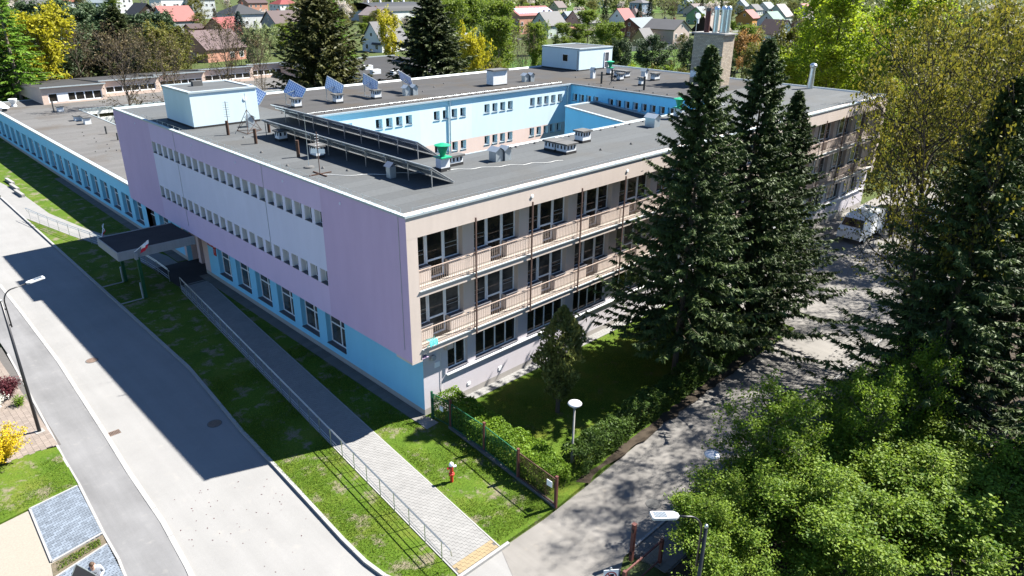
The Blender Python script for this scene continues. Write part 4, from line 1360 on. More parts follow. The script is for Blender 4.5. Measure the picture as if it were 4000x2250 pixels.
# ---------------------------------------------------------------- low wing on the left
wing = thing('classroom_wing', 'long low blue wing with grey flat roof beside the street', 'building')
Y0, Y1, WZ = D + 0.003, 101.0, 3.90
mb = MB()
lw_o = [(39.9 + 2.99 * k, 41.9 + 2.99 * k, 0.73, 2.76) for k in range(19)]
wall_cells(mb, 'x', 1.0, 1, Y0, Y1, 0.0, WZ, lw_o, 0.36, lambda u, z: 1 if z < 0.33 else 0, 0, (), (0.33,))
mb.quad((1.0, Y1, 0), (40, Y1, 0), (40, Y1, WZ), (1.0, Y1, WZ))
mb.quad((9.5, Y0, 0), (9.5, 87.3, 0), (9.5, 87.3, WZ), (9.5, Y0, WZ), 2)
wall_cells(mb, 'y', 87.3, 1, 9.5, 50, -0.14, WZ, [(10.6, 11.6, 2.3, 3.1), (11.8, 14.6, 2.6, 3.1), (13.6, 14.6, 0.1, 2.3)], 0.15, 2, 2)
mb.build('wall', ['blue_wall', 'plinth', 'white_wall'], wing)
MB().quad((10, 87.44, 0), (15, 87.44, 0), (15, 87.44, 3.5), (10, 87.44, 3.5)).build('court_window', 'glass', wing)
for o in lw_o:
    blue_window(wing, o[0], o[1])
mb = MB()
mb.quad((1.2, Y0, WZ), (9.5, Y0, WZ), (9.5, Y1, WZ), (1.2, Y1, WZ))
mb.quad((9.5, 87.3, WZ), (50, 87.3, WZ), (50, 112, WZ), (9.5, 112, WZ))
mb.build('roof', 'felt_wing', wing)
c = MB()
c.box(0.93, 1.32, Y0, Y1, WZ - 0.08, WZ + 0.07).box(1.32, 9.0, Y1 - 0.3, Y1, WZ - 0.05, WZ + 0.06).box(9.38, 9.5, Y0, 87.2, WZ - 0.1, WZ + 0.06).box(9.5, 50, 87.22, 87.4, WZ - 0.1, WZ + 0.06)
c.build('capping', 'cap_metal', wing)
def wing_vent(x, y, w, h):
    o = MB().box(x, x + w, y, y + w, WZ, WZ + h).build('vent_stack', 'vent_white', wing)
    MB().box(x - 0.1, x + w + 0.1, y - 0.1, y + w + 0.1, WZ + h, WZ + h + 0.1).build('cap', 'concrete_dark', o)
for a in ((6.9, 87.0, 0.7, 0.6), (6.6, 78.3, 0.7, 0.55), (7.2, 77.6, 0.7, 0.55), (6.8, 75.0, 0.7, 0.75)):
    wing_vent(*a)
for x_, y_, h_ in ((6.66, 88.1, 1.3), (6.85, 67.2, 0.9), (6.7, 62.8, 0.8)):
    MB().tube([(x_, y_, WZ), (x_, y_, WZ + h_)], 0.11, 8).build('vent_pipe', 'concrete_dark', wing)
for x_, y_ in ((1.84, 92.2), (1.95, 94.9)):
    o = MB().lathe([(0.3, 0), (0.3, 0.35), (0.22, 0.4)], (x_, y_, WZ), 12).build('roof_fan', 'concrete_dark', wing)
    MB().lathe([(0.62, 0.42), (0.6, 0.5), (0.05, 1.0)], (x_, y_, WZ), 12).build('cone_cowl', 'white_paint', o)
o = MB().lathe([(0.35, 0), (0.28, 0.3), (0.5, 0.8), (0.55, 1.0)], (3.7, 96, WZ), 12).build('roof_fan', 'vent_white', wing)
for k in range(10):
    link('conductor_block', me_c, wing, (4.6 + 0.45 * (k % 2), 50 + 2.2 * k, WZ), 0)
for k in range(6):
    link('conductor_block', me_c, wing, (3.0 + 0.9 * k, 58 - 0.4 * k, WZ), 0)

# ---------------------------------------------------------------- stepped pavilion behind it
pav = thing('classroom_pavilion', 'low cream pavilion with stepped ribbon windows behind the leafless trees', 'building')
steps = [(7.0, 15.3, 94.6, 6.2), (15.3, 23.9, 97.2, 6.25), (23.9, 32.0, 99.0, 6.3), (32.0, 41.5, 101.2, 6.35), (41.5, 50, 103.4, 6.4)]
for i, (xa, xb, yf, zt) in enumerate(steps):
    mb = MB()
    wo = [(xa + 0.75, xb - 0.55, 4.12 if i == 0 else 4.4, 5.38)]
    wall_cells(mb, 'y', yf, 1, xa, xb, 3.9, zt, wo, 0.18, 0, 0)
    mb.quad((xa, yf, 3.9), (xa, 112, 3.9), (xa, 112, zt - 1.1), (xa, yf, zt))
    mb.quad((xb, yf, 3.9), (xb, 112, 3.9), (xb, 112, zt - 1.1), (xb, yf, zt))
    mb.quad((xa, 112, 0), (xb, 112, 0), (xb, 112, zt - 1.1), (xa, 112, zt - 1.1))
    mb.build('wall', 'pav_cream', pav)
    n_ = 6
    window(pav, 'y', yf + 0.08, 1, wo[0][0], wo[0][1], wo[0][2], wo[0][3], [k / n_ for k in range(1, n_)], (), 0.12, 'glass')
    if i == 0:
        MB().box(xa + 1.9, xa + 3.3, yf + 0.02, yf + 0.075, 4.15, 5.35).build('blind_panel', 'white_paint', pav)
    ro = MB()
    ro.quad((xa - 0.1, yf - 0.25, zt + 0.03), (xb + 0.1, yf - 0.25, zt + 0.03), (xb + 0.1, 112.2, zt - 1.05), (xa - 0.1, 112.2, zt - 1.05))
    ro.build('roof', 'felt_dark', pav)
    MB().box(xa - 0.12, xb + 0.1, yf - 0.3, yf - 0.18, zt - 0.06, zt + 0.09).build('eaves_strip', 'cap_metal', pav)

# ---------------------------------------------------------------- hall behind the conifers
hall = thing('sports_hall', 'low hall with a dark flat felt roof between the two big conifers', 'building')
MB().box(48, 74, 74, 104, -0.14, 5.94).build('wall', 'pav_cream', hall)
MB().box(47.8, 74.2, 73.8, 104.2, 5.95, 6.05).build('roof', 'felt_dark', hall)
c = MB()
c.box(47.7, 48.0, 73.7, 104.3, 5.9, 6.2).box(48.0, 74.3, 104.0, 104.3, 5.9, 6.2)
c.build('capping', 'cap_metal', hall)
for x_, y_ in ((55, 86), (52.5, 80), (54.5, 77), (51, 90)):
    MB().box(x_, x_ + 1.6, y_, y_ + 1.0, 6.05, 6.75).build('vent_stack', 'vent_white', hall)
MB().box(49, 49.6, 85, 92, 6.05, 6.9).build('skylight', 'concrete_dark', hall)
link_b = thing('link_building', 'low grey-roofed link block just behind the rear wing', 'building')
MB().box(28, 54, 56, 74, -0.14, 4.4).build('wall', 'pav_cream', link_b)
MB().box(27.8, 54.2, 55.8, 73.65, 4.41, 4.5).build('roof', 'felt_dark', link_b)
for x_, y_ in ((44, 66), (47, 70), (49, 64)):
    MB().box(x_, x_ + 0.9, y_, y_ + 0.7, 4.5, 5.2).build('vent_stack', 'vent_white', link_b)

# ---------------------------------------------------------------- entrance canopy
can = thing('entrance_canopy', 'flat grey entrance canopy with dark felt top on green columns', 'canopy')
x0, x1, y0, y1, zt = -5.19, -0.003, 25.75, 29.95, 3.60
MB().box(x0 + 0.02, x1, y0 + 0.02, y1 - 0.02, 3.1, zt - 0.03).build('deck', 'canopy_felt', can)
f_ = MB()
def ribs(mb, a, b, n, axis):
    for k in range(n):
        t0, t1 = k / n, (k + 0.82) / n
        if axis == 'y':
            mb.box(x0 - 0.035, x0 - 0.012, a + (b - a) * t0, a + (b - a) * t1, 3.02, zt)
        else:
            mb.box(a + (b - a) * t0, a + (b - a) * t1, y0 - 0.035, y0 - 0.012, 3.02, zt)
f_.box(x0 - 0.012, x0 + 0.03, y0, y1, 3.0, zt + 0.03)
f_.box(x0 + 0.03, x1, y0 - 0.012, y0 + 0.03, 3.0, zt + 0.03)
f_.box(x0 + 0.03, x1, y1 - 0.03, y1 + 0.012, 3.0, zt + 0.03)
ribs(f_, y0, y1, 22, 'y')
ribs(f_, x0, x1, 27, 'x')
f_.build('fascia', 'fascia_grey', can)
for y_ in (25.72, 29.75):
    o = MB().box(-4.10, -3.90, y_ - 0.1, y_ + 0.1, 0, 3.02).build('column', 'green_col', can)
    MB().tube([(-4.2, y_ - 0.05, 0.0), (-4.2, y_ - 0.05, 1.2)], 0.06, 8).build('downpipe', 'zinc', o)
    MB().box(-4.2, -4.0, y_ - 0.15, y_ + 0.15, 2.9, 3.4).build('bracket', 'fascia_grey', o)
    g = MB()
    g.box(-5.7, -4.2, y_ - 0.12, y_ + 0.02, 0.0, 0.035)
    g.build('drain_channel', 'concrete', o)
def flag(loc, yaw, lean, label):
    t = thing('flag', label, 'flag', loc, yaw)
    tip = Vector((0, -1.35 * math.sin(lean), 1.35 * math.cos(lean)))
    MB().tube([(0, 0, 0), tip], 0.02, 6).build('staff', 'white_paint', t)
    me = MB()
    nx, nz = 6, 8
    for mi, (lo, hi) in enumerate(((0, 0.5), (0.5, 1))):
        for i in range(nx):
            for j in range(nz):
                def q(i_, j_):
                    s_ = i_ / nx
                    d_ = lo + (hi - lo) * j_ / nz
                    base = tip * (1.0 - 0.5 * s_)
                    return (0.08 * math.sin(6 * s_ + 5 * d_) , base.y + 0.06 * math.sin(9 * s_) + 0.12 * d_, base.z - 0.55 * d_)
                me.quad(q(i, j), q(i + 1, j), q(i + 1, j + 1), q(i, j + 1), mi)
    me.build('cloth', ['flag_white', 'flag_red'], t)
flag((-4.15, 25.66, 3.45), 0.9, 0.9, 'white and red flag on the street-side edge of the canopy')
flag((-4.9, 30.05, 3.4), 2.6, 0.9, 'white and red flag at the far side of the canopy')
# ---------------------------------------------------------------- vegetation generators
def quads_mesh(name, V, tint, material):
    V = np.asarray(V, dtype=np.float32)
    n = len(V)
    me = bpy.data.meshes.new(name)
    me.vertices.add(n * 4)
    me.vertices.foreach_set('co', V.reshape(-1))
    me.loops.add(n * 4)
    me.loops.foreach_set('vertex_index', np.arange(n * 4, dtype=np.int32))
    me.polygons.add(n)
    me.polygons.foreach_set('loop_start', np.arange(0, n * 4, 4, dtype=np.int32))
    at = me.attributes.new('tint', 'FLOAT', 'FACE')
    at.data.foreach_set('value', np.asarray(tint, dtype=np.float32))
    me.materials.append(MATS[material])
    me.update(calc_edges=True)
    me.validate()
    return me

def unit(a):
    return a / np.maximum(np.linalg.norm(a, axis=-1, keepdims=True), 1e-9)

def diamonds(C, A, L, Wd, rs, flat=0.0):
    """leaf quads: centre C, long axis A, half length L, half width Wd"""
    n = len(C)
    B = rs.normal(size=(n, 3))
    if flat:
        B[:, 2] *= (1 - flat)
    B = unit(np.cross(np.cross(A, B), A))
    L = np.broadcast_to(np.asarray(L), (n,))[:, None]
    Wd = np.broadcast_to(np.asarray(Wd), (n,))[:, None]
    return np.stack([C - A * L, C + B * Wd - A * L * 0.1, C + A * L, C - B * Wd - A * L * 0.1], axis=1)

def leaf_cloud(C, size, rs, up=0.4, asp=0.62):
    n = len(C)
    A = rs.normal(size=(n, 3))
    A[:, 2] *= (1 - up)
    A = unit(A)
    s = size * rs.uniform(0.65, 1.35, n)
    return diamonds(C, A, s, s * asp, rs, up)

def broadleaf(seed, Ht, trunk_h, spread, prof, n1=18, n2=5, n3=3, leaves=8, lsize=0.3, lr=0.5, up=0.6, stems=1, tr=None, asp=0.62, inner=0.0, lift=0.5):
    """returns (wood MB, leaf quads, tint)"""
    rs = np.random.RandomState(seed)
    mb = MB()
    tips = []
    tr = tr or Ht * 0.016
    def branch(p, d, L, r_, n, k):
        pts, rad = [p], [r_]
        d = d / np.linalg.norm(d)
        for i in range(n):
            d = d + rs.normal(size=3) * 0.16 + np.array([0, 0, 0.12 * up])
            d = d / np.linalg.norm(d)
            pts.append(pts[-1] + d * L / n)
            rad.append(r_ * (1 - 0.8 * (i + 1) / n))
        mb.tube(pts, rad, k, cap=False)
        return pts
    leaders = []
    for s_ in range(stems):
        a = 2 * math.pi * s_ / stems + rs.uniform(0, 1)
        lean = 0.0 if stems == 1 else rs.uniform(0.18, 0.42)
        base = np.array([0, 0, 0.0]) if stems == 1 else np.array([math.cos(a), math.sin(a), 0]) * tr * 0.6
        h_ = Ht * (0.97 if stems == 1 else rs.uniform(0.75, 0.95))
        n = 7
        pts, rad = [base], [tr if stems == 1 else tr * 0.62]
        for i in range(n):
            w = (i + 1) / n
            off = np.array([math.cos(a), math.sin(a), 0]) * lean * h_ * (w ** 1.3) * 0.55
            pts.append(base + off + np.array([0, 0, h_ * w]) + np.append(rs.normal(size=2) * Ht * 0.008, 0))
            rad.append(rad[0] * (1 - 0.88 * w))
        mb.tube(pts, rad, 7, cap=False)
        leaders.append(np.array(pts))
    for i in range(n1):
        ld_ = leaders[i % stems]
        t = (i + 0.5 + rs.uniform(-0.4, 0.4)) / n1
        z = trunk_h + (Ht * 0.97 - trunk_h) * t
        w = min(max(z / ld_[-1][2], 0), 0.999) * (len(ld_) - 1)
        k = int(w)
        p = ld_[k] + (ld_[k + 1] - ld_[k]) * (w - k)
        L = spread * prof(t) * rs.uniform(0.75, 1.2)
        a = i * 2.39996 + rs.uniform(-0.4, 0.4)
        d = np.array([math.cos(a), math.sin(a), lift * rs.uniform(0.5, 1.3)])
        pts = branch(p, d, L, max(tr * 0.30 * (1 - 0.5 * t), 0.02), 4, 5)
        for j in range(n2):
            q = 0.35 + 0.65 * (j + rs.uniform(0.2, 0.8)) / n2
            w2 = min(q * 4, 3.999)
            k2 = int(w2)
            p2 = pts[k2] + (pts[k2 + 1] - pts[k2]) * (w2 - k2)
            d2 = unit(pts[k2 + 1] - pts[k2]) + rs.normal(size=3) * 0.62
            L2 = L * rs.uniform(0.28, 0.5) * (1.15 - 0.5 * q)
            pts2 = branch(p2, d2, L2, max(tr * 0.10, 0.012), 3, 4)
            for m in range(n3):
                q3 = 0.4 + 0.6 * (m + 1) / n3
                p3 = pts2[min(int(q3 * 3), 3)]
                d3 = unit(pts2[-1] - pts2[0]) + rs.normal(size=3) * 0.7
                L3 = L2 * rs.uniform(0.35, 0.6)
                pts3 = branch(p3, d3, L3, max(tr * 0.045, 0.007), 2, 3)
                tips.append(pts3[-1])
                tips.append(pts3[1])
        tips.append(pts[-1])
    tips = np.array(tips)
    if leaves <= 0:
        return mb, np.zeros((0, 4, 3)), np.zeros(0)
    n = int(len(tips) * leaves)
    idx = rs.randint(0, len(tips), n)
    Cc = tips[idx] + rs.normal(size=(n, 3)) * lr * np.array([1, 1, 0.7])
    Q = leaf_cloud(Cc, lsize, rs, 0.35, asp)
    clump = rs.uniform(0, 1, len(tips))
    tint = np.clip(0.55 * clump[idx] + 0.45 * rs.uniform(0, 1, n), 0, 1)
    return mb, Q, tint

def conifer(seed, Ht, Rr, z0, nb, nt_, ll, lw, droop=0.25, tipup=0.25, power=0.85, fingers=2, hang=0.25, ragged=0.25, tr=None):
    rs = np.random.RandomState(seed)
    mb = MB()
    tr = tr or Ht * 0.012
    mb.tube([(0, 0, 0), (0.03, 0.02, Ht * 0.4), (0, 0, Ht * 0.98)], [tr, tr * 0.7, tr * 0.06], 7, cap=False)
    C, A, L, Wd, T = [], [], [], [], []
    for i in range(nb):
        t = ((i + rs.uniform(0, 1)) / nb) ** 0.92
        z = z0 + (Ht - z0) * t
        Lb = Rr * ((1 - t) ** power) * rs.uniform(1 - ragged, 1 + ragged) + 0.12
        az = i * 2.39996 + rs.uniform(-0.3, 0.3)
        h = np.array([math.cos(az), math.sin(az), 0])
        lat = np.array([-h[1], h[0], 0])
        dr = droop * (1 - 0.7 * t) * rs.uniform(0.7, 1.3)
        ss = rs.uniform(0.10, 1.0, nt_) ** 0.75
        f = lambda s: h * (Lb * s)[:, None] + np.array([0, 0, 1]) * (Lb * (-dr * s + tipup * s ** 2.2))[:, None]
        P = f(ss) + np.array([0, 0, z])
        sd = np.where(rs.uniform(size=nt_) < 0.5, -1, 1)
        ang = rs.uniform(0.3, 1.1, nt_)
        D = h[None] * np.cos(ang)[:, None] + lat[None] * (np.sin(ang) * sd)[:, None]
        D[:, 2] += rs.normal(size=nt_) * 0.2 - hang * rs.uniform(0, 1.6, nt_)
        D = unit(D)
        le = ll * (0.55 + 0.7 * (1 - ss)) * rs.uniform(0.7, 1.3, nt_) * (0.55 + 0.45 * (1 - t))
        br = rs.uniform(0, 0.5)
        for g in range(fingers):
            Dg = unit(D + rs.normal(size=D.shape) * (0.0 if g == 0 else 0.55))
            lg = le * (1 if g == 0 else 0.65)
            C.append(P + Dg * lg[:, None] * 0.6)
            A.append(Dg)
            L.append(lg)
            Wd.append(lg * lw * rs.uniform(0.7, 1.3, nt_))
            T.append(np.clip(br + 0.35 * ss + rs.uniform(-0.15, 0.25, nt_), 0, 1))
        if i % 2 == 0 and Lb > 0.4:
            e = f(np.array([0.0, 0.5, 0.9])) + np.array([0, 0, z])
            mb.tube(list(e), [max(0.012, tr * 0.10), 0.015, 0.006], 3, cap=False)
    C, A, L, Wd, T = map(np.concatenate, (C, A, L, Wd, T))
    return mb, diamonds(C, A, L, Wd, rs, 0.5), T

PROTO = {}
def proto(kind, variant, gen, bark, leaf):
    mb, Q, tint = gen
    PROTO.setdefault(kind, []).append((mb.mesh(kind + '_wood', bark), quads_mesh(kind + '_leaves', Q, tint, leaf) if len(Q) else None))

rnd = lambda t: math.sqrt(max(0.0, 1 - (2 * t - 0.9) ** 2)) * 0.9 + 0.15
col_ = lambda t: 0.75 - 0.55 * t ** 1.5
for v in range(2):
    proto('pine', v, broadleaf(11 + v, 15, 1.6, 5.0, rnd, 30, 6, 3, 11, 0.30, 0.48, 0.4, asp=0.36), 'bark', 'lf_pine')
    proto('birch', v, broadleaf(21 + v, 16, 2.5, 4.2, lambda t: (rnd(t)) * 0.95, 30, 6, 3, 9, 0.22, 0.46, 0.2, lift=0.9), 'bark_pale', 'lf_birch')
    proto('poplar', v, broadleaf(31 + v, 19, 1.6, 4.3, lambda t: rnd(t) * 0.55 + col_(t) * 0.5, 44, 6, 3, 5.5, 0.18, 0.40, 0.7, lift=1.0), 'bark', 'lf_poplar')
    proto('twig', v, broadleaf(41 + v, 13, 2.5, 5.2, rnd, 30, 7, 5, 0.8, 0.12, 0.22, 0.9, stems=1 + 2 * v, lift=1.1), 'bark', 'lf_bud')
    proto('maple_olive', v, broadleaf(51 + v, 17, 3.5, 6.2, rnd, 34, 6, 4, 6.5, 0.17, 0.36, 0.7, stems=3, lift=0.9), 'bark_dark', 'lf_maple')
    proto('spruce', v, conifer(61 + v, 12, 2.6, 0.6, 150, 12, 0.55, 0.30), 'bark_dark', 'lf_spruce_big')
proto('maple_yellow', 0, broadleaf(71, 12, 2.0, 5.4, rnd, 26, 6, 3, 6.5, 0.24, 0.34, 0.6, lift=0.8), 'bark', 'lf_yellow')
proto('olive', 0, broadleaf(75, 12, 2.0, 4.6, rnd, 26, 6, 3, 6, 0.20, 0.36, 0.6, lift=0.9), 'bark', 'lf_olive')
proto('pale', 0, broadleaf(76, 11, 2.0, 4.0, rnd, 24, 6, 3, 6, 0.2, 0.34, 0.6, lift=0.9), 'bark', 'lf_pale')
proto('blossom', 0, broadleaf(77, 6, 1.2, 2.8, rnd, 16, 5, 3, 5, 0.17, 0.26, 0.5, lift=0.8), 'bark', 'lf_blossom')
proto('rust', 0, broadleaf(78, 6, 0.8, 2.8, rnd, 16, 5, 3, 5, 0.18, 0.28, 0.5, lift=0.8), 'bark', 'lf_rust')
proto('larch', 0, conifer(81, 19, 4.2, 2.5, 170, 22, 0.50, 0.28, 0.32, 0.18, 0.75, 2, 0.5, 0.35), 'bark_pale', 'lf_larch')
proto('bluespruce', 0, conifer(82, 9, 3.2, 0.4, 150, 16, 0.55, 0.34, 0.12, 0.12, 0.9), 'bark_dark', 'lf_bluespruce')
proto('bigyew', 0, conifer(83, 19, 6.6, 0.3, 420, 36, 0.62, 0.32, 0.06, 0.30, 0.48, 2, 0.35, 0.28), 'bark_dark', 'lf_yew')
proto('bigspruce', 0, conifer(84, 19, 5.4, 0.3, 400, 34, 0.60, 0.32, 0.16, 0.25, 0.66, 2, 0.45, 0.30), 'bark_dark', 'lf_spruce_big')
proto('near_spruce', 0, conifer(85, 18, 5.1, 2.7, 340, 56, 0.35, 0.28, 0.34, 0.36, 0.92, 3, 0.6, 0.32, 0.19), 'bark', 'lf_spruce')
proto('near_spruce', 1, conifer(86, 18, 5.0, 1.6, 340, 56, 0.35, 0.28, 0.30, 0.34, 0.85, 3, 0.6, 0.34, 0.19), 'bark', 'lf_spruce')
proto('near_maple', 0, broadleaf(91, 17, 1.5, 7.6, lambda t: rnd(t) * 0.95 + 0.1, 46, 8, 5, 3.0, 0.10, 0.30, 0.55, stems=4, tr=0.34, lift=0.75), 'bark_dark', 'lf_maple')
proto('tall_maple', 0, broadleaf(97, 18.5, 8.0, 6.0, lambda t: rnd(t) * 0.95 + 0.1, 40, 8, 5, 3.4, 0.11, 0.30, 0.55, stems=2, tr=0.26, lift=0.6), 'bark_dark', 'lf_maple')
proto('shrub', 0, broadleaf(92, 4.2, 0.3, 2.6, rnd, 34, 7, 4, 17, 0.062, 0.17, 0.5, stems=5, tr=0.10, lift=1.0), 'bark', 'lf_shrub')
proto('shrub', 1, broadleaf(93, 3.6, 0.2, 2.8, rnd, 34, 7, 4, 17, 0.062, 0.17, 0.5, stems=6, tr=0.09, lift=1.0), 'bark', 'lf_shrub')
proto('sapling', 0, broadleaf(94, 6.0, 1.2, 2.4, rnd, 22, 6, 3, 12, 0.07, 0.18, 0.6, stems=1, tr=0.06, lift=0.8), 'bark_pale', 'lf_shrub')
proto('bush', 0, broadleaf(95, 2.6, 0.2, 1.9, rnd, 16, 5, 3, 5, 0.17, 0.24, 0.5, stems=4, tr=0.05), 'bark', 'lf_birch')
proto('bush', 1, broadleaf(96, 2.4, 0.2, 1.8, rnd, 16, 5, 3, 5, 0.17, 0.24, 0.5, stems=4, tr=0.05), 'bark', 'lf_olive')
SIZE = dict(pine=(15, 10.0), birch=(16, 9), poplar=(19, 6.6), twig=(13, 11), maple_olive=(17, 13), spruce=(12, 5.2), maple_yellow=(12, 11), olive=(12, 9.5), pale=(11, 8.5), blossom=(6, 6), rust=(6, 6),
            larch=(19, 8.2), bluespruce=(9, 6.4), bigyew=(19, 13.2), bigspruce=(19, 10.6), near_spruce=(18, 9), near_maple=(17, 15), tall_maple=(18.5, 12), shrub=(4.2, 5.6), sapling=(6, 5), bush=(2.5, 3.8))
NAMES = dict(pine='pine_tree', birch='birch_tree', poplar='poplar_tree', twig='budding_tree', maple_olive='maple_tree', spruce='spruce_tree', maple_yellow='yellow_tree', olive='leafy_tree', pale='pale_tree',
             blossom='blossom_tree', rust='rusty_tree', larch='larch_tree', bluespruce='blue_spruce', bigyew='conifer_tree', bigspruce='conifer_tree', near_spruce='spruce_tree', near_maple='maple_tree', tall_maple='maple_tree', shrub='shrub', sapling='sapling', bush='bush')
CATS = dict(shrub='shrub', sapling='sapling', bush='bush')
cnt = {}
def tree(kind, x, y, h, w, label, group=None, rotz=None, variant=None, z=-0.15, leaf=None, lean=0.0):
    k = cnt.get(kind, 0)
    cnt[kind] = k + 1
    vs_ = PROTO[kind]
    wood, leaves = vs_[(k if variant is None else variant) % len(vs_)]
    H0, W0 = SIZE[kind]
    t = thing(NAMES[kind], label, CATS.get(kind, 'tree'), (x, y, z), k * 1.7 if rotz is None else rotz, group)
    t.scale = (w / W0, w / W0, h / H0)
    if lean:
        t.rotation_euler[0] = lean
    link('trunk' if kind not in ('shrub', 'bush') else 'stem', wood, t)
    if leaves:
        if leaf:
            leaves = leaves.copy()
            leaves.materials[0] = MATS[leaf]
        link('crown' if kind not in ('shrub', 'bush') else 'foliage', leaves, t)
    return t

# ---- single trees beside the school
tree('near_spruce', 14.1, -5.9, 18.1, 8.6, 'tall dark spruce with bare lower trunk in the garden by the balconies', variant=0, rotz=0.6)
tree('near_spruce', 19.7, -6.0, 18.2, 9.2, 'tall dark spruce behind another one, farther along the hedge', variant=1, rotz=2.1)
tree('near_spruce', 23.6, -6.3, 15.2, 7.6, 'shorter spruce farthest along the hedge from the juniper', variant=0, rotz=4.0)
tree('near_maple', 24.4, -14.9, 18.0, 9.2, 'big spreading maple with dark forked limbs beside the driveway', rotz=0.4)
tree('tall_maple', 17.8, -16.7, 19.2, 6.2, 'slender tall maple rising from the shrubs before the dark spruces', rotz=1.0)
tree('near_maple', 30.0, -18.2, 19.0, 12.5, 'broad maple in young leaf behind the forked one by the driveway', rotz=2.3)
tree('near_maple', 41.5, -14.8, 16.5, 11.0, 'maple in young leaf at the far end of the parking place', rotz=3.6)
tree('near_spruce', 17.6, -17.9, 17.5, 9.0, 'very dark spruce standing in shade at the wood edge', variant=1, rotz=1.1)
tree('near_spruce', 23.5, -19.4, 16.5, 9.4, 'dark spruce in the wood behind the shaded one', variant=0, rotz=2.9)
tree('near_spruce', 15.8, -24.8, 14.0, 8.5, 'dark spruce at the frame edge above the sunlit shrubs', variant=0, rotz=5.2)
for x_, y_, h_, w_, lb in ((57.5, -5.0, 17.1, 9.0, 'brownish-green maple beyond the balcony end of the school'), (50.5, -11.0, 17.9, 9.5, 'tall brownish-green maple at the right over the parking place'), (49.5, -5.2, 13.5, 7.2, 'smaller brownish-green maple close to the far balcony end'),
                           (65.5, -8.6, 18.7, 9.0, 'tall maple far right behind the other brownish-green ones'), (62, -16, 18, 9.5, 'maple at the right frame edge behind the parking place')):
    tree('maple_olive', x_, y_, h_, w_, lb)

# juniper
def juniper():
    rs = np.random.RandomState(5)
    n = 9000
    z = rs.uniform(0.15, 1, n) ** 0.9 * 6.0
    t = z / 6.0
    prof = np.interp(t, [0, 0.12, 0.3, 0.55, 0.8, 0.95, 1.0], [0.35, 0.55, 0.62, 1.15, 0.80, 0.30, 0.05])
    a = rs.uniform(0, 2 * math.pi, n)
    lump = 1 + 0.22 * np.sin(a * 3 + z * 2.1) + 0.15 * np.sin(a * 5 - z * 3.3)
    r_ = prof * lump * rs.uniform(0.72, 1.05, n)
    C_ = np.stack([r_ * np.cos(a) + 0.06 * z * 0.5, r_ * np.sin(a), z], 1)
    A_ = unit(np.stack([np.cos(a) * 0.5, np.sin(a) * 0.5, np.ones(n)], 1) + rs.normal(size=(n, 3)) * 0.45)
    s_ = rs.uniform(0.06, 0.16, n)
    gap = (np.sin(a * 2 + z * 1.3) + np.sin(z * 3.1 + a) > 1.35)
    keep = ~(gap & (z < 4.5))
    return diamonds(C_[keep], A_[keep], s_[keep], s_[keep] * 0.42, rs, 0), np.clip(0.35 * lump[keep] - 0.1 + rs.uniform(0, 0.6, keep.sum()), 0, 1)
Q, T_ = juniper()
t = thing('juniper', 'narrow upright juniper with thin brown foot on the shaded lawn', 'tree', (6.25, -3.95, 0.0))
mb = MB()
mb.tube([(0, 0, 0), (0.05, 0, 2.0), (0.16, 0, 5.6)], [0.13, 0.08, 0.015], 7)
for k in range(26):
    a = k * 2.4
    z_ = 0.4 + 0.18 * k
    mb.tube([(0.03, 0, z_), (0.3 * math.cos(a), 0.3 * math.sin(a), z_ + 0.35), (0.5 * math.cos(a), 0.5 * math.sin(a), z_ + 0.9)], [0.03, 0.02, 0.008], 4)
mb.build('trunk', 'bark', t)
link('crown', quads_mesh('juniper_leaves', Q, T_, 'lf_juniper'), t)

# ---- hedges
def hedge(name, label, pts, w, h, n, leaf, lsize, seed, gaps=()):
    rs = np.random.RandomState(seed)
    P = np.array(pts, float)
    seg = np.linalg.norm(np.diff(P, axis=0), axis=1)
    cum = np.concatenate([[0], np.cumsum(seg)])
    s = rs.uniform(0, cum[-1], n)
    k = np.clip(np.searchsorted(cum, s) - 1, 0, len(seg) - 1)
    f = (s - cum[k]) / seg[k]
    c = P[k] + (P[k + 1] - P[k]) * f[:, None]
    d = (P[k + 1] - P[k]) / seg[k][:, None]
    nrm = np.stack([-d[:, 1], d[:, 0]], 1)
    hh = h * (1 + 0.10 * np.sin(s * 1.3) + 0.07 * np.sin(s * 3.7 + 1) + 0.04 * np.sin(s * 9.1))
    ww = w * (1 + 0.10 * np.sin(s * 1.9 + 2) + 0.06 * np.sin(s * 5.1))
    u = rs.uniform(-1, 1, n)
    v = rs.uniform(0, 1, n)
    side = rs.uniform(size=n)
    top = side < 0.5
    u = np.where(top, u, np.sign(u) * rs.uniform(0.78, 1.04, n))
    v = np.where(top, rs.uniform(0.84, 1.03, n), v)
    u = np.where(v > 0.85, u * 0.92, u)
    xy = c + nrm * (u * ww / 2)[:, None]
    C_ = np.column_stack([xy, v * hh + 0.02])
    tint = np.clip(0.5 + 0.3 * np.sin(s * 2.3 + u * 2) * 0.6 + rs.uniform(-0.35, 0.35, n), 0, 1)
    Qh = leaf_cloud(C_, lsize, rs, 0.3, 0.6)
    t = thing(name, label, 'hedge', (0, 0, 0))
    link('foliage', quads_mesh(name + '_leaves', Qh, tint, leaf), t)
    mb = MB()
    for q in np.arange(0.2, cum[-1], 0.3):
        kk = min(int(np.searchsorted(cum, q)) - 1, len(seg) - 1)
        p = P[kk] + (P[kk + 1] - P[kk]) * ((q - cum[kk]) / seg[kk])
        for j in range(2):
            a, b = rs.uniform(-0.3, 0.3, 2) * w
            mb.tube([(p[0] + a * 0.3, p[1] + b * 0.3, 0), (p[0] + a, p[1] + b, h * 0.85)], [0.015, 0.006], 3, cap=False)
    mb.build('stem', 'bark_dark', t)
